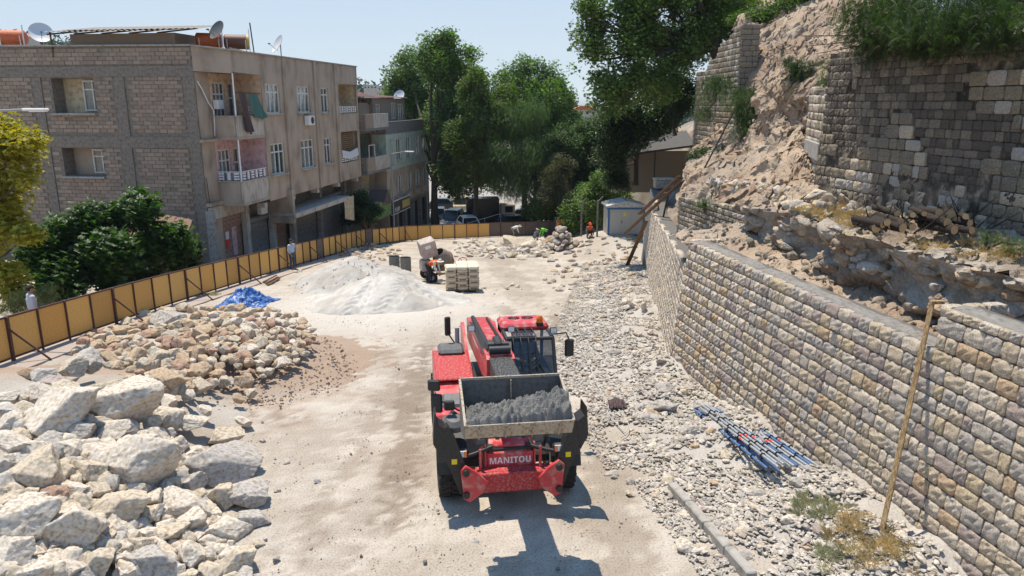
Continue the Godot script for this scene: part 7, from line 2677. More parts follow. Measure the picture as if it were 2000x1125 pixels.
	for k in 15:
		var kind := 1 if k in [0, 1, 6, 9] else 0
		var t: Node3D = proto[kind]
		if k != 0 and k != 2:
			t = copy_of(proto[kind])
		t.set_meta("label", "zinc-grey scaffold tube with ring couplers in the bundle by the wall" if kind == 0 else "blue-painted scaffold tube with ring couplers in the bundle by the wall")
		var lvl := 1 if k > 10 else 0
		var off: float = -0.5 + (k if k <= 10 else k - 10.3) * 0.09
		var c: Vector3 = (a0 + b0) * 0.5 - across * off + dir * rr(-0.18, 0.18)
		var d2 := (dir + across * rr(-0.02, 0.02)).normalized()
		c.y += 0.09 + lvl * 0.11
		var up := Vector3.UP
		var z := d2.cross(up).normalized()
		t.transform = Transform3D(Basis(d2, z.cross(d2), z) * Basis(Vector3.RIGHT, rr(0, TAU)), c)
	# lath leaning on the new wall
	var l0 := on_ground(1722, 1038)
	var l1 := at(1821, 590, 10.75)
	var la := thing("wooden_lath", "long yellowish timber lath leaning upright against the new wall's step", "timber", l0)
	mb = MB.new()
	mb.beam(Vector3(0, 0.02, 0), l1 - l0, 0.07, 0.05, 0.005)
	part(la, "lath", mb, M.lath_wood)
	mb = MB.new()
	mb.box(Vector3(0.2, 0.05, 0.08), l1 - l0 + Vector3(0.07, 0.0, 0.0), Basis.IDENTITY, 0.005)
	part(la, "cross_piece", mb, M.lath_wood)
	# planks over the far wall
	for k in 3:
		var e: Array = [[1222, 455, 36.2, 1336, 350, 32.6], [1248, 418, 37.6, 1326, 345, 33.8], [1224, 520, 0, 1262, 432, 37.0]][k]
		var s := at(e[0], e[1], e[2]) if k < 2 else on_ground(e[0], e[1])
		var q := at(e[3], e[4], e[5])
		var pk := thing("plank", ["long brown plank sticking out over the far wall's top", "darker plank beside the long one on the far wall", "rough brown plank leaning against the far wall"][k], "plank", s)
		mb = MB.new()
		mb.beam(Vector3.ZERO, q - s, 0.2, 0.06, 0.005)
		part(pk, "board", mb, M.old_plank)
		if k < 2:
			mb = MB.new()
			mb.beam(Vector3(0, 0.035, 0), q - s + Vector3(0, 0.035, 0), 0.1, 0.008)
			part(pk, "pale_strip", mb, M.white_paint)
	var pr := thing("prop", "short dark prop holding the planks above the far wall", "timber", at(1296, 412, 35.0))
	mb = MB.new()
	mb.beam(Vector3(0, -0.3, 0), at(1306, 375, 34.4) - pr.position, 0.07, 0.07)
	part(pr, "post", mb, M.black_steel)
	# cables on the rubble
	for cset in [[[1225, 590], [1140, 620], [1118, 640], [1150, 655], [1128, 668], [1145, 690], [1152, 715], [1165, 745], [1180, 775], [1205, 810], [1222, 840], [1205, 862]], [[1160, 590], [1130, 625], [1125, 650], [1140, 680], [1158, 720], [1170, 760], [1178, 790], [1195, 815], [1220, 850]], [[1300, 560], [1230, 600], [1190, 640], [1155, 650], [1135, 660]]]:
		var ps := []
		for q in cset:
			ps.append(on_ground(q[0], q[1]) + Vector3(rr(-0.12, 0.12), 0.06, rr(-0.1, 0.1)))
		var cv := Curve3D.new()
		for i in ps.size():
			var tn: Vector3 = (ps[mini(i + 1, ps.size() - 1)] - ps[maxi(i - 1, 0)]) * 0.22
			cv.add_point(ps[i], -tn, tn)
		mb = MB.new()
		mb.tube(Array(cv.tessellate(3, 6)), 0.012, 6)
		var c := part(self, "cable", mb, M.cable_white)
		tag(c, "pale cable snaking over the rubble beside the road", "cable", "cables on the rubble")
	var cloth := grid_mesh(24, 20, func(i, j):
		var u: float = i / 11.5 - 1.0
		var w: float = j / 9.5 - 1.0
		var q := on_ground(1205, 795)
		return q + Vector3(u * 0.2, 0.06 + 0.14 * absf(blotch.get_noise_2d(u * 6, w * 6)) + 0.1 * (1.0 - minf(1.0, u * u + w * w)), w * 0.25), null)
	tag(part(self, "rag", cloth, M.cloth_brown), "dark purple rag lying in the rubble", "rag")
	for k in 8:
		var q := on_ground(1218 + rr(0, 40), 590 + rr(0, 22))
		var s := part(self, "white_lump", rocks_small[k], M.rock_white, Transform3D(spin() * Basis.from_scale(Vector3(0.4, 0.22, 0.3)), q + Vector3(0, 0.08, 0)))
		tag(s, "bright white broken piece in the patch by the far wall", "rock", "white pieces by the far wall")
	for k in 4:          # thin zinc bars
		mb = MB.new()
		mb.tube([on_ground(1165 + k * 4, 562) + Vector3(0, 0.06, 0), on_ground(1169 + k * 4, 584) + Vector3(0, 0.06, 0)], 0.02, 6)
		tag(part(self, "steel_bar", mb, M.pipe_zinc), "short grey steel bar lying side by side with others in the rubble", "bar", "steel bars in the rubble")
	# bundle of timber by the fence
	for k in 3:
		mb = MB.new()
		mb.beam(on_ground(515 + k * 4, 553 + k * 3) + Vector3(0, 0.06, 0), on_ground(540 + k * 3, 540 + k * 3) + Vector3(0, 0.06, 0), 0.09, 0.06)
		tag(part(self, "timber", mb, M.old_plank), "short timber lying on the pavement beyond the tarpaulin", "timber", "timbers beyond the tarpaulin")
	# kiosk
	p = at(1222, 459, 50.0)
	p.y = gy(p.x, p.z)
	var ks := thing("transformer_kiosk", "grey steel electricity kiosk with blue trim and pale pitched roof", "kiosk", p, 0.05)
	var W := 2.45
	var Hh := 1.75
	simple(ks, "wall", M.kiosk_wall, Vector3(W, Hh, W * 0.8), Vector3(0, Hh / 2, -W * 0.4))
	for k in 3:
		var d := simple(ks, "door", M.kiosk_wall, Vector3(W * 0.29, Hh * 0.86, 0.03), Vector3(W * (-0.3 + 0.3 * k), Hh * 0.46, 0.012), 0.006)
		if k == 1:
			simple(d, "warning_sign", M.yellow_sticker, Vector3(0.17, 0.24, 0.006), Vector3(-W * 0.04, Hh * 0.8, 0.031))
			simple(d, "handle", M.black_plastic, Vector3(0.04, 0.18, 0.04), Vector3(-W * 0.12, Hh * 0.5, 0.04))
	for x in [-W / 2, W / 2]:
		simple(ks, "corner_trim", M.kiosk_blue, Vector3(0.12, Hh, 0.06), Vector3(x * 0.985, Hh / 2, 0.012))
	simple(ks, "eaves_band", M.kiosk_blue, Vector3(W * 1.04, 0.16, W * 0.84), Vector3(0, Hh + 0.05, -W * 0.4))
	mb = MB.new()
	mb.prism(PackedVector2Array([Vector2(-W * 0.56, 0), Vector2(W * 0.56, 0), Vector2(W * 0.56, 0.1), Vector2(0, 0.42), Vector2(-W * 0.56, 0.1)]), W * 0.95, Transform3D(Basis.IDENTITY, Vector3(0, Hh + 0.13, -W * 0.4)))
	part(ks, "roof", mb, M.kiosk_roof)
	simple(ks, "roof_seam", M.concrete_dark, Vector3(0.06, 0.05, W * 0.96), Vector3(0, Hh + 0.56, -W * 0.4))
	for x in [1135, 1166]:
		var q := on_ground(x, 462)
		var ps := thing("concrete_post", "thin grey post standing in the dry grass left of the kiosk", "post", q, 0.0, "posts by the kiosk")
		mb = MB.new()
		mb.box(Vector3(0.12, 2.6, 0.12), Vector3(0, 1.2, 0), Basis.IDENTITY, 0.015)
		mb.beam(Vector3(0, 2.4, 0), Vector3(0.35, 2.75, 0), 0.08, 0.08)
		part(ps, "shaft", mb, M.concrete_dark)

# ---------------------------------------------------------------- people: one skin over tapered bones, meshed as surface nets
func figure(bones: Array, cols: Array, cell: float) -> ArrayMesh:      # bones: [a, b, ra, rb, colour index]
	var lo := Vector3.ONE * 99
	var hi := -lo
	for b in bones:
		for k in 2:
			var r: float = b[2 + k] + 0.06
			lo = lo.min(b[k] - Vector3.ONE * r)
			hi = hi.max(b[k] + Vector3.ONE * r)
	var n := Vector3i(((hi - lo) / cell).ceil()) + Vector3i.ONE * 2
	var total := n.x * n.y * n.z
	var val := PackedFloat32Array()
	val.resize(total)
	val.fill(1.0)
	var best := PackedFloat32Array()
	best.resize(total)
	best.fill(9.0)
	var idx := PackedByteArray()
	idx.resize(total)
	for b in bones:
		var a: Vector3 = b[0]
		var e: Vector3 = b[1] - a
		var ra: float = b[2]
		var rb: float = b[3]
		var ee := maxf(e.length_squared(), 1e-6)
		var pad := maxf(ra, rb) + cell * 2.5
		var p0 := Vector3i(((a.min(b[1]) - Vector3.ONE * pad - lo) / cell).floor()).clamp(Vector3i.ZERO, n - Vector3i.ONE)
		var p1 := Vector3i(((a.max(b[1]) + Vector3.ONE * pad - lo) / cell).ceil()).clamp(Vector3i.ZERO, n - Vector3i.ONE)
		for z in range(p0.z, p1.z + 1):
			for y in range(p0.y, p1.y + 1):
				for x in range(p0.x, p1.x + 1):
					var p := lo + Vector3(x, y, z) * cell
					var t := clampf((p - a).dot(e) / ee, 0, 1)
					var d := p.distance_to(a + e * t) - lerpf(ra, rb, t)
					var i := (z * n.y + y) * n.x + x
					var k := 0.03
					var h := maxf(k - absf(val[i] - d), 0.0) / k
					val[i] = minf(val[i], d) - h * h * k * 0.25
					if d < best[i]:
						best[i] = d
						idx[i] = b[4]
	var v := PackedVector3Array()
	var c := PackedColorArray()
	var at_cell := {}
	var step := [0, 1, n.x, n.x + 1, n.x * n.y, n.x * n.y + 1, n.x * n.y + n.x, n.x * n.y + n.x + 1]
	var ids := PackedInt32Array()
	for z in n.z - 1:
		for y in n.y - 1:
			for x in n.x - 1:
				var i := (z * n.y + y) * n.x + x
				var neg := 0
				for s in step:
					if val[i + s] < 0.0:
						neg += 1
				if neg == 0 or neg == 8:
					continue
				var sum := Vector3.ZERO
				var cnt := 0
				for k in 12:
					var ax := k / 4
					var c0: int = [[0, 2, 4, 6], [0, 1, 4, 5], [0, 1, 2, 3]][ax][k % 4]
					var c1: int = c0 + [1, 2, 4][ax]
					var f0: float = val[i + step[c0]]
					var f1: float = val[i + step[c1]]
					if (f0 < 0.0) != (f1 < 0.0):
						var q0 := Vector3(c0 & 1, (c0 >> 1) & 1, c0 >> 2)
						var q1 := Vector3(c1 & 1, (c1 >> 1) & 1, c1 >> 2)
						sum += q0.lerp(q1, f0 / (f0 - f1))
						cnt += 1
				at_cell[i] = v.size()
				v.append(lo + (Vector3(x, y, z) + sum / cnt) * cell)
				c.append(cols[idx[i]])
	for i in at_cell:
		var x: int = i % n.x
		var y: int = (i / n.x) % n.y
		var z: int = i / (n.x * n.y)
		if x == 0 or y == 0 or z == 0:
			continue
		for ax in 3:
			var d0: int = [1, n.x, n.x * n.y][ax]
			var d1: int = [n.x, n.x * n.y, 1][ax]
			var d2: int = [n.x * n.y, 1, n.x][ax]
			var s0 := val[i] < 0.0
			if s0 == (val[i + d0] < 0.0):
				continue
			var a: int = at_cell[i]
			var b: int = at_cell.get(i - d1, -1)
			var e: int = at_cell.get(i - d1 - d2, -1)
			var f: int = at_cell.get(i - d2, -1)
			if b < 0 or e < 0 or f < 0:
				continue
			if s0:
				ids.append_array([a, e, b, a, f, e])
			else:
				ids.append_array([a, b, e, a, e, f])
	return indexed(v, ids, c)

# cols: 0 skin, 1 shirt, 2 trousers, 3 shoes, 4 hair, 5 vest, 6 hat
func person(label: String, pose: Dictionary, where: Vector3, turn: float, cols: Array, cell := 0.022, vest := false, hat := "", group := "", scale := 1.0) -> Node3D:
	var J := {"pelvis": Vector3(0, 0.95, 0), "chest": Vector3(0, 1.28, 0.0), "neck": Vector3(0, 1.47, 0.0), "head": Vector3(0, 1.6, 0.02), "sh": Vector3(0.185, 1.41, 0), "hip": Vector3(0.095, 0.92, 0),
		"el_l": Vector3(-0.25, 1.13, -0.03), "wr_l": Vector3(-0.24, 0.89, 0.07), "el_r": Vector3(0.25, 1.13, -0.03), "wr_r": Vector3(0.24, 0.89, 0.07),
		"kn_l": Vector3(-0.11, 0.5, 0.03), "an_l": Vector3(-0.12, 0.08, -0.02), "kn_r": Vector3(0.11, 0.5, 0.03), "an_r": Vector3(0.12, 0.08, -0.02)}
	for k in pose:
		J[k] = pose[k]
	var up: Vector3 = (J.neck - J.pelvis).normalized()
	var right := Vector3.RIGHT
	var fwd := right.cross(up).normalized()
	var sl: Vector3 = J.chest + up * 0.12 - right * 0.185
	var sr: Vector3 = J.chest + up * 0.12 + right * 0.185
	var hl: Vector3 = J.pelvis - right * 0.095
	var hr: Vector3 = J.pelvis + right * 0.095
	var torso := 5 if vest else 1
	var B := []
	B.append([J.pelvis - right * 0.07, J.pelvis + right * 0.07, 0.125, 0.125, 2])
	B.append([J.pelvis + up * 0.08 - right * 0.06, J.chest - right * 0.08, 0.115, 0.125, torso])
	B.append([J.pelvis + up * 0.08 + right * 0.06, J.chest + right * 0.08, 0.115, 0.125, torso])
	B.append([sl + right * 0.04, sr - right * 0.04, 0.085, 0.085, torso])
	B.append([J.chest + up * 0.12, J.neck + up * 0.02, 0.06, 0.055, 0])
	var hd: Vector3 = J.head
	B.append([hd - Vector3(0, 0.035, -0.015), hd + Vector3(0, 0.05, -0.01), 0.078, 0.092, 0])
	B.append([hd + Vector3(0, 0.055, -0.03), hd + Vector3(0, 0.075, 0.01), 0.095, 0.088, 4])
	B.append([hd + Vector3(0, 0.0, 0.085), hd + Vector3(0, -0.02, 0.105), 0.012, 0.017, 0])
	for s in [-1.0, 1.0]:
		B.append([hd + Vector3(s * 0.09, 0.015, 0), hd + Vector3(s * 0.092, -0.015, 0), 0.018, 0.014, 0])
	for s in ["l", "r"]:
		var sh := sl if s == "l" else sr
		var hp := hl if s == "l" else hr
		var el: Vector3 = J["el_" + s]
		var wr: Vector3 = J["wr_" + s]
		B.append([sh, el, 0.065, 0.048, 1])
		B.append([el, el.lerp(wr, 0.75), 0.046, 0.036, 1])
		B.append([el.lerp(wr, 0.7), wr, 0.034, 0.028, 0])
		var dd := (wr - el).normalized()
		var sd := dd.cross(Vector3(0, 0, 1)).normalized()
		if sd.length() < 0.5:
			sd = Vector3.RIGHT
		var palm := wr + dd * 0.075
		B.append([wr + dd * 0.02, palm, 0.03, 0.033, 0])
		for q in 4:
			var f0 := palm + sd * (-0.027 + 0.018 * q)
			var f1 := f0 + dd * (0.045 + 0.008 * (1.5 - absf(q - 1.5)))
			B.append([f0, f1, 0.0105, 0.0095, 0])
			B.append([f1, f1 + (dd + fwd * 0.7).normalized() * 0.03, 0.0095, 0.0085, 0])
		B.append([wr + dd * 0.03 + sd * 0.025, wr + dd * 0.07 + sd * 0.058, 0.0125, 0.0105, 0])
		var kn: Vector3 = J["kn_" + s]
		var an: Vector3 = J["an_" + s]
		B.append([hp, kn, 0.098, 0.066, 2])
		B.append([kn, an, 0.064, 0.046, 2])
		B.append([an - Vector3(0, 0.03, 0.03), an + Vector3(0, -0.04, 0.16), 0.045, 0.036, 3])
	var o := thing("person", label, "person", where, turn, group)
	o.scale = Vector3.ONE * scale
	part(o, "body", figure(B, cols, cell), M.skin_cloth)
	var mb := MB.new()
	var hm: Color = cols[6] if cols.size() > 6 else cols[4]
	mb.col = hm
	if hat == "cap" or hat == "helmet":
		mb.lathe([Vector2(0.0, 0.1), Vector2(0.06, 0.09), Vector2(0.1, 0.04), Vector2(0.112, -0.02)], 16, Transform3D(Basis.IDENTITY, hd + Vector3(0, 0.09, -0.01)))
		mb.box(Vector3(0.15, 0.012, 0.12), hd + Vector3(0, 0.075, 0.15), Basis(Vector3.RIGHT, 0.15), 0.004)
		part(o, "cap", mb, M.skin_cloth)
	elif hat == "brim":
		mb.lathe([Vector2(0.0, 0.11), Vector2(0.07, 0.1), Vector2(0.1, 0.03), Vector2(0.11, 0.0), Vector2(0.19, -0.02), Vector2(0.19, -0.03), Vector2(0.1, -0.01)], 16, Transform3D(Basis.IDENTITY, hd + Vector3(0, 0.08, -0.01)))
		part(o, "hat", mb, M.skin_cloth)
	if vest:
		mb = MB.new()
		mb.col = Color(0.6, 0.6, 0.58)
		for k in 2:
			var c: Vector3 = J.pelvis.lerp(J.chest, 0.35 + 0.4 * k)
			mb.lathe([Vector2(0.0, -0.02), Vector2(0.205, -0.02), Vector2(0.205, 0.02), Vector2(0, 0.02)], 18, Transform3D(Basis(right, up, -fwd) * Basis.from_scale(Vector3(1, 1, 0.66)), c))
		part(o, "reflective_strip", mb, M.skin_cloth)
	return o

func build_people():
	var skin := Color(0.32, 0.17, 0.1)
	var hair := Color(0.015, 0.012, 0.01)
	var bend := {"pelvis": Vector3(0, 0.9, -0.12), "chest": Vector3(0, 1.03, 0.22), "neck": Vector3(0, 1.08, 0.42), "head": Vector3(0, 1.05, 0.56), "el_l": Vector3(-0.22, 0.8, 0.36), "wr_l": Vector3(-0.14, 0.55, 0.5), "el_r": Vector3(0.22, 0.78, 0.36), "wr_r": Vector3(0.14, 0.55, 0.46), "kn_l": Vector3(-0.13, 0.48, 0.04), "kn_r": Vector3(0.13, 0.48, 0.02)}
	var crouch := {"pelvis": Vector3(0, 0.34, -0.12), "chest": Vector3(0, 0.62, 0.08), "neck": Vector3(0, 0.8, 0.16), "head": Vector3(0, 0.92, 0.22), "kn_l": Vector3(-0.17, 0.52, 0.28), "kn_r": Vector3(0.17, 0.5, 0.28), "an_l": Vector3(-0.13, 0.08, 0.02), "an_r": Vector3(0.13, 0.08, 0.02), "el_l": Vector3(-0.26, 0.42, 0.28), "wr_l": Vector3(-0.14, 0.24, 0.46), "el_r": Vector3(0.26, 0.42, 0.28), "wr_r": Vector3(0.14, 0.24, 0.46)}
	var call_ := {"el_r": Vector3(0.3, 1.22, 0.16), "wr_r": Vector3(0.12, 1.45, 0.2), "el_l": Vector3(-0.26, 1.14, -0.02), "wr_l": Vector3(-0.2, 0.92, 0.12)}
	var p := on_ground(572, 527)
	person("man in pale blue shirt and jeans standing by the fence, hand at his face", call_, p, 1.1, [skin, Color(0.42, 0.48, 0.58), Color(0.05, 0.085, 0.13), Color(0.03, 0.025, 0.02), hair, Color.WHITE, Color(0.025, 0.025, 0.03)], 0.018, false, "cap")
	p = foot(-15.35, 22.9)
	person("man in light grey T-shirt walking behind the yellow fence", {}, p, 2.4, [skin, Color(0.42, 0.43, 0.47), Color(0.05, 0.05, 0.06), Color(0.02, 0.02, 0.02), hair], 0.016, false, "", "", 1.04)
	p = on_ground(841, 552)
	var w := person("worker in orange vest and white hat bending at the concrete mixer with a shovel", bend, p, 1.2, [skin, Color(0.55, 0.53, 0.5), Color(0.02, 0.02, 0.03), Color(0.02, 0.02, 0.02), hair, Color(0.75, 0.13, 0.02), Color(0.6, 0.58, 0.52)], 0.018, true, "brim")
	var sv := thing("shovel", "shovel in the hands of the worker at the mixer", "shovel", p, 1.2)
	var mb := MB.new()
	mb.tube([Vector3(-0.16, 0.62, 0.42), Vector3(0.16, 0.5, 0.52), Vector3(0.7, 0.22, 0.75)], 0.017, 7)
	part(sv, "shaft", mb, M.lath_wood)
	simple(sv, "blade", M.rim_grey, Vector3(0.3, 0.015, 0.22), Vector3(0.82, 0.15, 0.8), 0.004, Basis(Vector3.UP, -0.4) * Basis(Vector3(0, 0, 1), -0.4))
	p = foot(0.35, 63.2)
	p = on_ground(1003, 466)
	person("worker in white shirt bending over stones in front of the dark fence end", bend, p, 1.5, [skin, Color(0.6, 0.6, 0.6), Color(0.22, 0.2, 0.17), Color(0.03, 0.03, 0.03), hair, Color.WHITE, Color(0.5, 0.47, 0.4)], 0.022, false, "brim")
	p = on_ground(1046, 470)
	person("worker in grey crouching behind the far stone heap", crouch, p, 0.6, [skin, Color(0.16, 0.18, 0.22), Color(0.08, 0.08, 0.09), Color(0.02, 0.02, 0.02), hair, Color.WHITE, Color(0.45, 0.43, 0.4)], 0.024, false, "cap")
	p = on_ground(1066, 472)
	person("worker in bright green shirt stooping behind the far stone heap", bend, p, -1.2, [skin, Color(0.14, 0.5, 0.05), Color(0.02, 0.02, 0.02), Color(0.02, 0.02, 0.02), hair], 0.024)
	p = on_ground(1091, 464)
	person("worker in orange vest standing upright before the tree trunk", {}, p, 0.4, [skin, Color(0.12, 0.12, 0.13), Color(0.03, 0.03, 0.04), Color(0.02, 0.02, 0.02), hair, Color(0.75, 0.14, 0.02)], 0.024, true)
	p = on_ground(1150, 464)
	person("worker in orange-red vest crouching beside the posts left of the kiosk", crouch, p, 0.2, [skin, Color(0.1, 0.1, 0.1), Color(0.03, 0.03, 0.04), Color(0.02, 0.02, 0.02), hair, Color(0.75, 0.1, 0.03), Color(0.7, 0.1, 0.03)], 0.024, true, "helmet")
	# driver
	var tele: Node3D = get_node("telehandler")
	var sit := {"pelvis": Vector3(0, 0.1, 0.0), "chest": Vector3(0, 0.42, 0.02), "neck": Vector3(0, 0.6, 0.04), "head": Vector3(0, 0.73, 0.07), "kn_l": Vector3(-0.14, 0.12, 0.42), "kn_r": Vector3(0.14, 0.12, 0.42), "an_l": Vector3(-0.14, -0.22, 0.5), "an_r": Vector3(0.14, -0.22, 0.5), "el_l": Vector3(-0.27, 0.3, 0.16), "wr_l": Vector3(-0.13, 0.3, 0.4), "el_r": Vector3(0.27, 0.3, 0.16), "wr_r": Vector3(0.13, 0.3, 0.4)}
	var d := person("driver in a pale shirt sitting in the red machine's cab", sit, Vector3.ZERO, 0, [skin, Color(0.4, 0.42, 0.45), Color(0.06, 0.06, 0.08), Color(0.02, 0.02, 0.02), hair], 0.02)
	d.transform = tele.transform * Transform3D(Basis.IDENTITY, Vector3(0.77, 1.42, -2.55))

# ---------------------------------------------------------------- street beyond the fence
func car(label: String, p: Vector3, turn: float, paint: String, tall := 0.0, long := 4.2):
	var t := thing("parked_car", label, "car", p, turn)
	var L := long * 0.5
	var body := PackedVector2Array([Vector2(-L, 0.3), Vector2(L, 0.3), Vector2(L + 0.02, 0.62), Vector2(L - 0.2, 0.82 + tall * 0.4), Vector2(L - 1.0, 0.95 + tall * 0.4), Vector2(-L + 0.2, 0.98 + tall * 0.4), Vector2(-L - 0.02, 0.7)])
	var mb := MB.new()
	mb.prism(body, 1.72, Transform3D.IDENTITY)
	part(t, "body", mb, M[paint])
	mb = MB.new()
	var y0 := 0.95 + tall * 0.4
	var y1 := 1.46 + tall
	var lo := [Vector3(L - 1.0, y0, 0.82), Vector3(L - 1.0, y0, -0.82), Vector3(-L + 0.25, y0, -0.82), Vector3(-L + 0.25, y0, 0.82)]
	var hi := [Vector3(L - 1.75, y1, 0.62), Vector3(L - 1.75, y1, -0.62), Vector3(-L + 0.75, y1, -0.62), Vector3(-L + 0.75, y1, 0.62)]
	for k in 4:
		mb.quad_out(lo[k], lo[(k + 1) % 4], hi[(k + 1) % 4], hi[k], Vector3(0, 1.1, 0))
	part(t, "windows", mb, M.car_glass)
	mb = MB.new()
	mb.box(Vector3(long - 2.35, 0.06, 1.34), Vector3(-0.5, y1 + 0.01, 0), Basis.IDENTITY, 0.025)
	for k in 4:
		mb.beam(lo[k], hi[k], 0.08, 0.08)
	part(t, "roof", mb, M[paint])
	for x in [-L + 0.75, L - 0.8]:
		for z in [-0.8, 0.8]:
			mb = MB.new()
			mb.lathe([Vector2(0.0, -0.1), Vector2(0.3, -0.1), Vector2(0.32, -0.06), Vector2(0.32, 0.06), Vector2(0.3, 0.1), Vector2(0, 0.1)], 18, Transform3D(Basis(Vector3.RIGHT, PI / 2), Vector3(x, 0.32, z)))
			var w := part(t, "wheel", mb, M.tyre)
			mb = MB.new()
			mb.lathe([Vector2(0.0, -0.11), Vector2(0.19, -0.11), Vector2(0.19, 0.11), Vector2(0, 0.11)], 12, Transform3D(Basis(Vector3.RIGHT, PI / 2), Vector3(x, 0.32, z)))
			part(w, "rim", mb, M.rim_grey)
	for z in [-0.62, 0.62]:
		simple(t, "headlight", M.lens, Vector3(0.06, 0.14, 0.34), Vector3(L - 0.02, 0.7, z), 0.02)
		simple(t, "tail_light", M.mark_red, Vector3(0.06, 0.16, 0.2), Vector3(-L + 0.0, 0.78, z), 0.02)
	simple(t, "bumper", M.black_plastic, Vector3(0.1, 0.2, 1.6), Vector3(L + 0.0, 0.42, 0), 0.03)
	simple(t, "number_plate", M.white_paint, Vector3(0.02, 0.11, 0.5), Vector3(L + 0.06, 0.45, 0))

func lamp(label: String, base: Vector3, head: Vector3, thick := 0.05):
	var t := thing("street_lamp", label, "street lamp", base)
	var h := head - base
	var mb := MB.new()
	var arm := Vector3(h.x, 0, h.z).normalized()
	var knee := Vector3(0, h.y - 0.25, 0)
	mb.tube([Vector3.ZERO, Vector3(0, h.y * 0.5, 0), knee], [thick * 1.6, thick * 1.2, thick], 8)
	part(t, "pole", mb, M.rim_grey)
	mb = MB.new()
	mb.tube([knee, h - arm * 0.5], [thick, thick * 0.7], 8)
	part(t, "arm", mb, M.rim_grey)
	mb = MB.new()
	var x := along(h - arm * 0.55, h + arm * 0.25)
	mb.xf = x
	mb.box(Vector3(0.8, 0.09, 0.24), Vector3.ZERO, Basis.IDENTITY, 0.04)
	var hd := part(t, "lamp_head", mb, M.dish_white)
	mb = MB.new()
	mb.xf = x
	mb.box(Vector3(0.5, 0.03, 0.18), Vector3(0.08, -0.05, 0), Basis.IDENTITY, 0.01)
	part(hd, "lamp_glass", mb, M.lens)

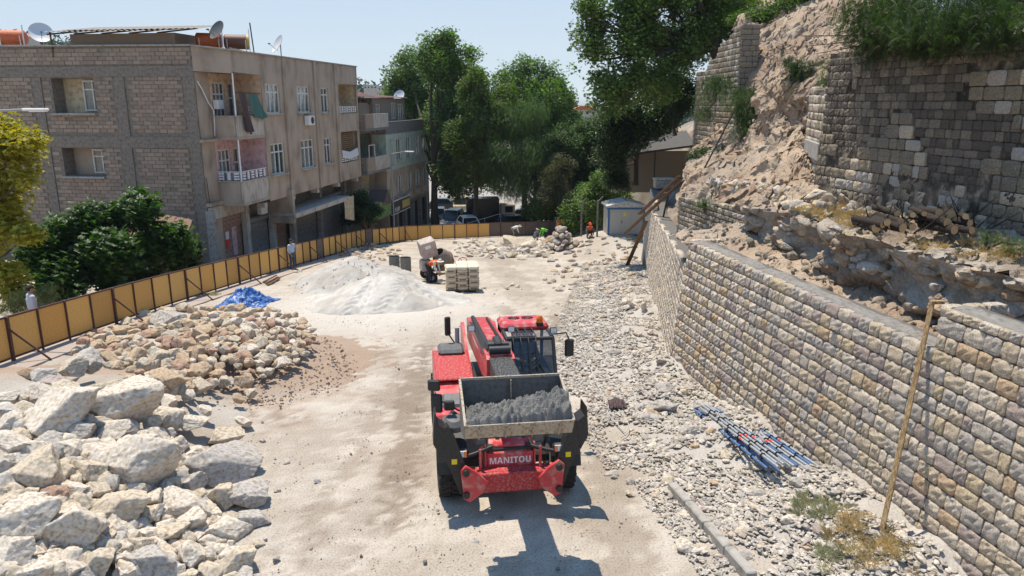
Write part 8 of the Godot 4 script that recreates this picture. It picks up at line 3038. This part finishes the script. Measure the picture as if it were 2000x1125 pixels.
func build_street_objects():
	lamp("street lamp with pale head reaching over the yellow-green tree", foot(-21.0, 24.0), at(78, 214, 23.0))
	lamp("street lamp in front of the green building", foot(-10.35, 64.5), at(803, 296, 64.0))
	lamp("street lamp at the far corner of the green building", foot(-9.0, 78.5), at(864, 313, 78.0))
	for c in [["white car with its roof just above the fence", 914, 71.5, -1.3, "car_white", 0.0, 4.1], ["dark off-road car facing the fence under the plane tree", 882, 77.0, -1.75, "car_grey", 0.35, 4.3], ["dark car parked beside the off-road car", 916, 79.5, -1.6, "car_dark", 0.0, 4.3], ["black car parked side-on across the sunlit square", 866, 98.0, 0.05, "car_dark", 0.15, 4.4], ["dark blue car behind the brown fence panels", 1012, 73.5, 0.25, "car_blue", 0.05, 4.4], ["white car behind the twin trunks", 1058, 77.0, -0.9, "car_white", 0.0, 4.2], ["white car beyond the withered tree", 1084, 79.0, -1.1, "car_white", 0.1, 4.3], ["pale grey car half hidden by the plane trunk", 853, 84.0, -1.5, "car_grey", 0.0, 4.2], ["white car in the row behind the blue one", 1035, 82.0, -0.7, "car_white", 0.0, 4.2]]:
		var f: float = c[2]
		var x: float = (c[1] - 1000.0) / FPX * f * 0.985
		car(c[0], foot(x, f), c[3], c[4], c[5], c[6])
	# van and lorry
	var p := foot(-6.75, 97.0)
	var v := thing("van", "beige van parked on the sunlit square", "van", p, -1.5)
	var mb := MB.new()
	mb.prism(PackedVector2Array([Vector2(-2.3, 0.35), Vector2(2.4, 0.35), Vector2(2.45, 1.0), Vector2(2.2, 1.15), Vector2(1.7, 2.05), Vector2(-2.2, 2.1), Vector2(-2.35, 1.9)]), 1.9)
	part(v, "body", mb, M.cream_wall)
	simple(v, "windscreen", M.car_glass, Vector3(0.05, 0.8, 1.6), Vector3(1.98, 1.58, 0), 0.01, Basis(Vector3(0, 0, 1), 0.5))
	for s in [-0.96, 0.96]:
		simple(v, "side_window", M.car_glass, Vector3(3.2, 0.6, 0.02), Vector3(-0.2, 1.6, s))
		for x in [-1.4, 1.5]:
			mb = MB.new()
			mb.lathe([Vector2(0.0, -0.1), Vector2(0.33, -0.1), Vector2(0.33, 0.1), Vector2(0, 0.1)], 18, Transform3D(Basis(Vector3.RIGHT, PI / 2), Vector3(x, 0.33, s * 0.93)))
			part(v, "wheel", mb, M.tyre)
	p = foot(-2.5, 77.5)
	v = thing("lorry", "lorry with dark box body and pale cab behind the fence", "lorry", p, 0.1)
	simple(v, "box_body", M.car_dark, Vector3(3.4, 2.3, 2.0), Vector3(-0.6, 1.95, 0), 0.03)
	simple(v, "cab", M.render_pale, Vector3(1.5, 1.9, 2.0), Vector3(2.0, 1.55, 0), 0.12)
	simple(v, "side_window", M.car_glass, Vector3(0.8, 0.6, 0.03), Vector3(2.1, 1.95, 1.01))
	simple(v, "chassis", M.black_steel, Vector3(5.2, 0.3, 1.2), Vector3(0.2, 0.65, 0))
	for x in [-1.5, 1.9]:
		for z in [-0.9, 0.9]:
			mb = MB.new()
			mb.lathe([Vector2(0.0, -0.14), Vector2(0.42, -0.14), Vector2(0.42, 0.14), Vector2(0, 0.14)], 20, Transform3D(Basis(Vector3.RIGHT, PI / 2), Vector3(x, 0.42, z)))
			part(v, "wheel", mb, M.tyre)
	# ramp rail
	var r := thing("handrail", "thin steel handrail sloping up behind the fence", "railing", foot(-6.0, 70.5))
	var a := at(900, 440, 70.5) - r.position
	var b := at(978, 417, 70.5) - r.position
	mb = MB.new()
	mb.tube([a, b], 0.03, 6)
	part(r, "rail", mb, M.rim_grey)
	for k in 3:
		var q := a.lerp(b, 0.2 + 0.4 * k)
		mb = MB.new()
		mb.tube([q, Vector3(q.x, -0.3, q.z)], 0.025, 6)
		part(r, "post", mb, M.rim_grey)
	# tin roof lean-to by the block wall
	var t := thing("tin_roof_shed", "low shed with dark tiled tin roof against the block wall behind the fig", "shed", foot(-19.5, 36.5), 0.154)
	var m := grid_mesh(60, 6, func(i, j): return Vector3(-3.2 + 6.4 * i / 59.0, 1.95 + 0.22 * j + 0.02 * sin(i * 1.9), 1.0 - 0.5 * j))
	part(t, "tin_roof", m, M.dark_wood)
	simple(t, "shed_wall", M.brick2, Vector3(6.0, 2.0, 2.2), Vector3(0, 0.9, -0.4))
	# dark lean-to under the hill
	p = on_ground(1225, 430)
	p = at(1285, 372, 57.0)
	t = thing("lean_to_shed", "open lean-to with sloping dark roof under the hill wall", "shed", p)
	var e0 := at(1208, 303, 55.5) - p
	var e1 := at(1360, 283, 52.0) - p
	mb = MB.new()
	mb.quad_up(e0, e1, e1 + Vector3(0.4, 0.8, -5.0), e0 + Vector3(0.4, 0.8, -5.0))
	mb.quad_up(e0 + Vector3(0, -0.1, 0), e1 + Vector3(0, -0.1, 0), e1 + Vector3(0.4, 0.7, -5.0), e0 + Vector3(0.4, 0.7, -5.0), Vector3.DOWN)
	mb.beam(e0 + Vector3(0, -0.05, 0), e1 + Vector3(0, -0.05, 0), 0.1, 0.14)
	part(t, "roof", mb, M.shed_roof)
	mb = MB.new()
	mb.box(Vector3(6.2, 3.2, 0.4), (e0 + e1) * 0.5 + Vector3(0.6, -1.9, -4.4))
	mb.box(Vector3(0.4, 3.8, 4.4), (e0 + e1) * 0.5 + Vector3(3.6, -1.5, -2.4))
	part(t, "back_wall", mb, M.old_stone_grey)
	for k in 3:
		var q := e0.lerp(e1, 0.04 + 0.45 * k)
		mb = MB.new()
		mb.tube([q, q + Vector3(0, -4.5, 0)], 0.05, 6)
		part(t, "post", mb, M.black_steel)
	# grey sheet fence and block above it
	t = thing("sheet_fence", "grey corrugated sheet panels above the lean-to roof", "fence", at(1265, 275, 56.5))
	for k in 4:
		var mm := grid_mesh(14, 2, func(i, j): return Vector3(-0.85 + 0.42 * k + 0.4 * i / 13.0, 1.15 * j, 0.03 * sin(i * 1.5)))
		part(t, "panel", mm, M.shutter)
	t = thing("concrete_block", "pale concrete block on the far wall's end near the kiosk", "block", at(1296, 366, 43.5))
	simple(t, "block", M.concrete, Vector3(1.1, 0.5, 0.8), Vector3(0, 0.2, 0), 0.04)
	simple(t, "cap", M.render_pale, Vector3(1.2, 0.08, 0.9), Vector3(0, 0.49, 0), 0.02)

# ---------------------------------------------------------------- loose things on the hill
func build_hill_details():
	# cut logs on the ledge
	for k in 22:
		var c := at(rr(1690, 1880), rr(438, 468), rr(14.3, 15.0))
		c.y = 4.62 + 0.12 * (k % 3) + rr(0, 0.05)
		var l := rr(0.5, 1.1)
		var r := rr(0.05, 0.1)
		var d := Vector3(rr(-0.5, 0.5), rr(-0.05, 0.1), 1.0).normalized()
		var t := thing("cut_log", "dark-barked cut log in the pile on the ledge under the sooty wall", "log", c, 0.0, "cut logs on the ledge")
		var mb := MB.new()
		mb.tube([-d * l * 0.5, d * l * 0.5], r, 10, false)
		part(t, "bark", mb, M.log_bark)
		for s in [-1.0, 1.0]:
			mb = MB.new()
			mb.tube([d * s * l * 0.5 - d * s * 0.004, d * s * (l * 0.5 + 0.002)], r * 0.97, 10)
			part(t, "cut_end", mb, M.log_cut)
	var bs := thing("brushwood", "bare dark branches sticking out of the log pile", "branches", at(1820, 455, 14.6))
	var mb := MB.new()
	for k in 40:
		var a := Vector3(rr(-1.6, 1.0), rr(0, 0.2), rr(-0.3, 0.3))
		mb.tube([a, a + Vector3(rr(-0.6, 0.6), rr(0.1, 0.7), rr(-0.3, 0.3))], [0.018, 0.005], 5, false)
	part(bs, "twigs", mb, M.log_bark)
	# bare branches across the spur wall
	var br := thing("fallen_branch", "bare pinkish branches fanned across the spur wall", "branches", at(1790, 85, 20.5))
	mb = MB.new()
	for k in 9:
		var e := at(1560 + 14 * k, 70 + 22 * k - 2 * k * k, 23.5) - br.position
		mb.tube([Vector3.ZERO, e * 0.5 + Vector3(0, 0.1, 0), e], [0.035, 0.022, 0.008], 5, false)
		for q in 3:
			var s := e * (0.55 + 0.13 * q)
			mb.tube([s, s + Vector3(rr(-0.6, 0), rr(-0.2, 0.3), rr(-0.1, 0.1))], [0.012, 0.004], 4, false)
	part(br, "twigs", mb, M.bark)
	# dark pole on the slope
	var pl := thing("slope_pole", "thin black pole leaning down the slope beside the shrub", "pole", at(1375, 330, 31.5))
	mb = MB.new()
	mb.tube([Vector3.ZERO, at(1440, 205, 31.8) - pl.position], 0.04, 6)
	part(pl, "shaft", mb, M.cable_black)
	pl = thing("slope_pole", "second thin dark pole lying up the landslide", "pole", at(1490, 155, 29.6))
	mb = MB.new()
	mb.tube([Vector3.ZERO, at(1530, 100, 33.0) - pl.position], 0.04, 6)
	part(pl, "shaft", mb, M.cable_black)
	# stones on the landslide's foot and the ledge
	var kinds := ["rock_white", "rock_cream", "rock_grey", "rock_tan"]
	var big := [[1590, 380, 48, 18, 20.2], [1620, 350, 20, 10, 21.5], [1545, 395, 22, 14, 20.6], [1600, 400, 40, 12, 19.6], [1560, 408, 30, 14, 19.8], [1510, 365, 20, 12, 23.2], [1420, 370, 22, 16, 25.2], [1440, 350, 26, 12, 26.0], [1470, 345, 16, 10, 25.0], [1490, 640, 26, 20, 0.0]]
	for i in big.size() - 1:
		var b = big[i]
		var q := at(b[0], b[1], b[4])
		var s: float = b[2] * b[4] / FPX
		var o := part(self, "slide_stone", rocks_mid[i], M[kinds[i % 4]], Transform3D(Basis(Vector3.UP, rr(0, TAU)) * Basis.from_scale(Vector3(s, s * 0.45, s * 0.7)), q))
		tag(o, "large pale stone lying at the foot of the landslide", "rock", "large stones at the slide's foot")
	for k in 130:
		var x := rr(1380, 1650)
		var y := 372.0 + (x - 1380) * 0.16 + rr(-28, 14)
		var f := lerpf(25.8, 18.6, (x - 1380) / 270.0) + rr(-0.4, 0.4)
		var q := at(x, y, f)
		var s := rr(0.1, 0.3)
		var o := part(self, "debris_stone", rocks_small[k % 8], M[kinds[rng.randi() % 4]], Transform3D(spin() * Basis.from_scale(Vector3(s * 1.3, s * 0.8, s)), q))
		tag(o, "small stone scattered over the foot of the landslide", "rock", "small stones at the slide's foot")
	for k in 34:
		var w := rr(0.18, 0.5)
		var o := part(self, "debris_stone", rocks_small[k % 8], M[["rock_grey", "rock_ledge_grey", "rock_cream"][k % 3]], Transform3D(spin() * Basis.from_scale(Vector3(w * 1.3, w * 0.8, w)), qline(rr(17.9, 20.4), rr(2.8, 4.7), 4.25 + rr(-0.15, 0.2))))
		tag(o, "small stone scattered over the foot of the landslide", "rock", "small stones at the slide's foot")
	# dry grass on the ledge and by the wall
	var xs := []
	var cs := PackedColorArray()
	for k in 420:
		var f := rr(11.0, 18.5)
		var q := rr(2.6, 4.4)
		var p := qline(f, q, 4.3 + rr(-0.03, 0.1))
		if fine.get_noise_3dv(p * 0.4) < -0.05:
			continue
		xs.append(Transform3D(Basis(Vector3.UP, rr(0, TAU)) * Basis.from_scale(Vector3.ONE * rr(0.25, 0.55)), p))
		cs.append(Color(0.72, 0.56, 0.28) * rr(0.7, 1.2))
	tag(multi(self, "dry_grass", leaf_clump("tuft"), M.straw, xs, cs), "straw-coloured dry grass along the ledge", "grass", "", "stuff")
	xs = []
	cs = PackedColorArray()
	for g in [[1590, 1000, 0.5, 30, 0], [1620, 1085, 0.35, 18, 0], [1560, 985, 0.25, 8, 0], [1730, 1075, 0.35, 26, 1], [1690, 1100, 0.3, 12, 1], [1660, 1030, 0.5, 30, 1], [1180, 440, 1.2, 90, 1], [1155, 455, 1.0, 60, 1], [415, 578, 0.3, 25, 0]]:
		var c := on_ground(g[0], g[1])
		for k in g[3]:
			var p := c + Vector3(rng.randfn() * g[2] * 0.45, 0, rng.randfn() * g[2] * 0.45)
			p.y = gy(p.x, p.z) + 0.04
			xs.append(Transform3D(Basis(Vector3.UP, rr(0, TAU)) * Basis.from_scale(Vector3.ONE * rr(0.2, 0.5)), p))
			cs.append((Color(0.58, 0.58, 0.4) if g[4] == 0 else Color(0.75, 0.62, 0.38)) * rr(0.7, 1.2))
	tag(multi(self, "dry_weeds", leaf_clump("tuft"), M.straw, xs, cs), "grey-green and straw weeds withering in the rubble", "weeds", "", "stuff")
	# yellow dry fronds hanging below the bushes
	for g in [[1575, 185, 26.8, 0.7, "rust-yellow dry fronds hanging below the dark bush"], [1685, 200, 20.6, 0.35, "dry yellow frond hanging on the spur wall's corner"], [1680, 235, 20.6, 0.3, "lower dry yellow frond on the spur wall's corner"], [1640, 240, 21.4, 0.4, "dry fronds at the edge of the sooty wall"]]:
		var c := at(g[0], g[1], g[2])
		var t := thing("dry_frond", g[4], "dry plant", c)
		foliage(t, "fronds", [[Vector3.ZERO, Vector3(g[3], g[3] * 0.7, g[3] * 0.5)]], 120, "feather_near", Color(0.25, 0.16, 0.04), Color(0.45, 0.32, 0.1), int(g[0]), "leaf", 0.5, 0.6, 1.0)
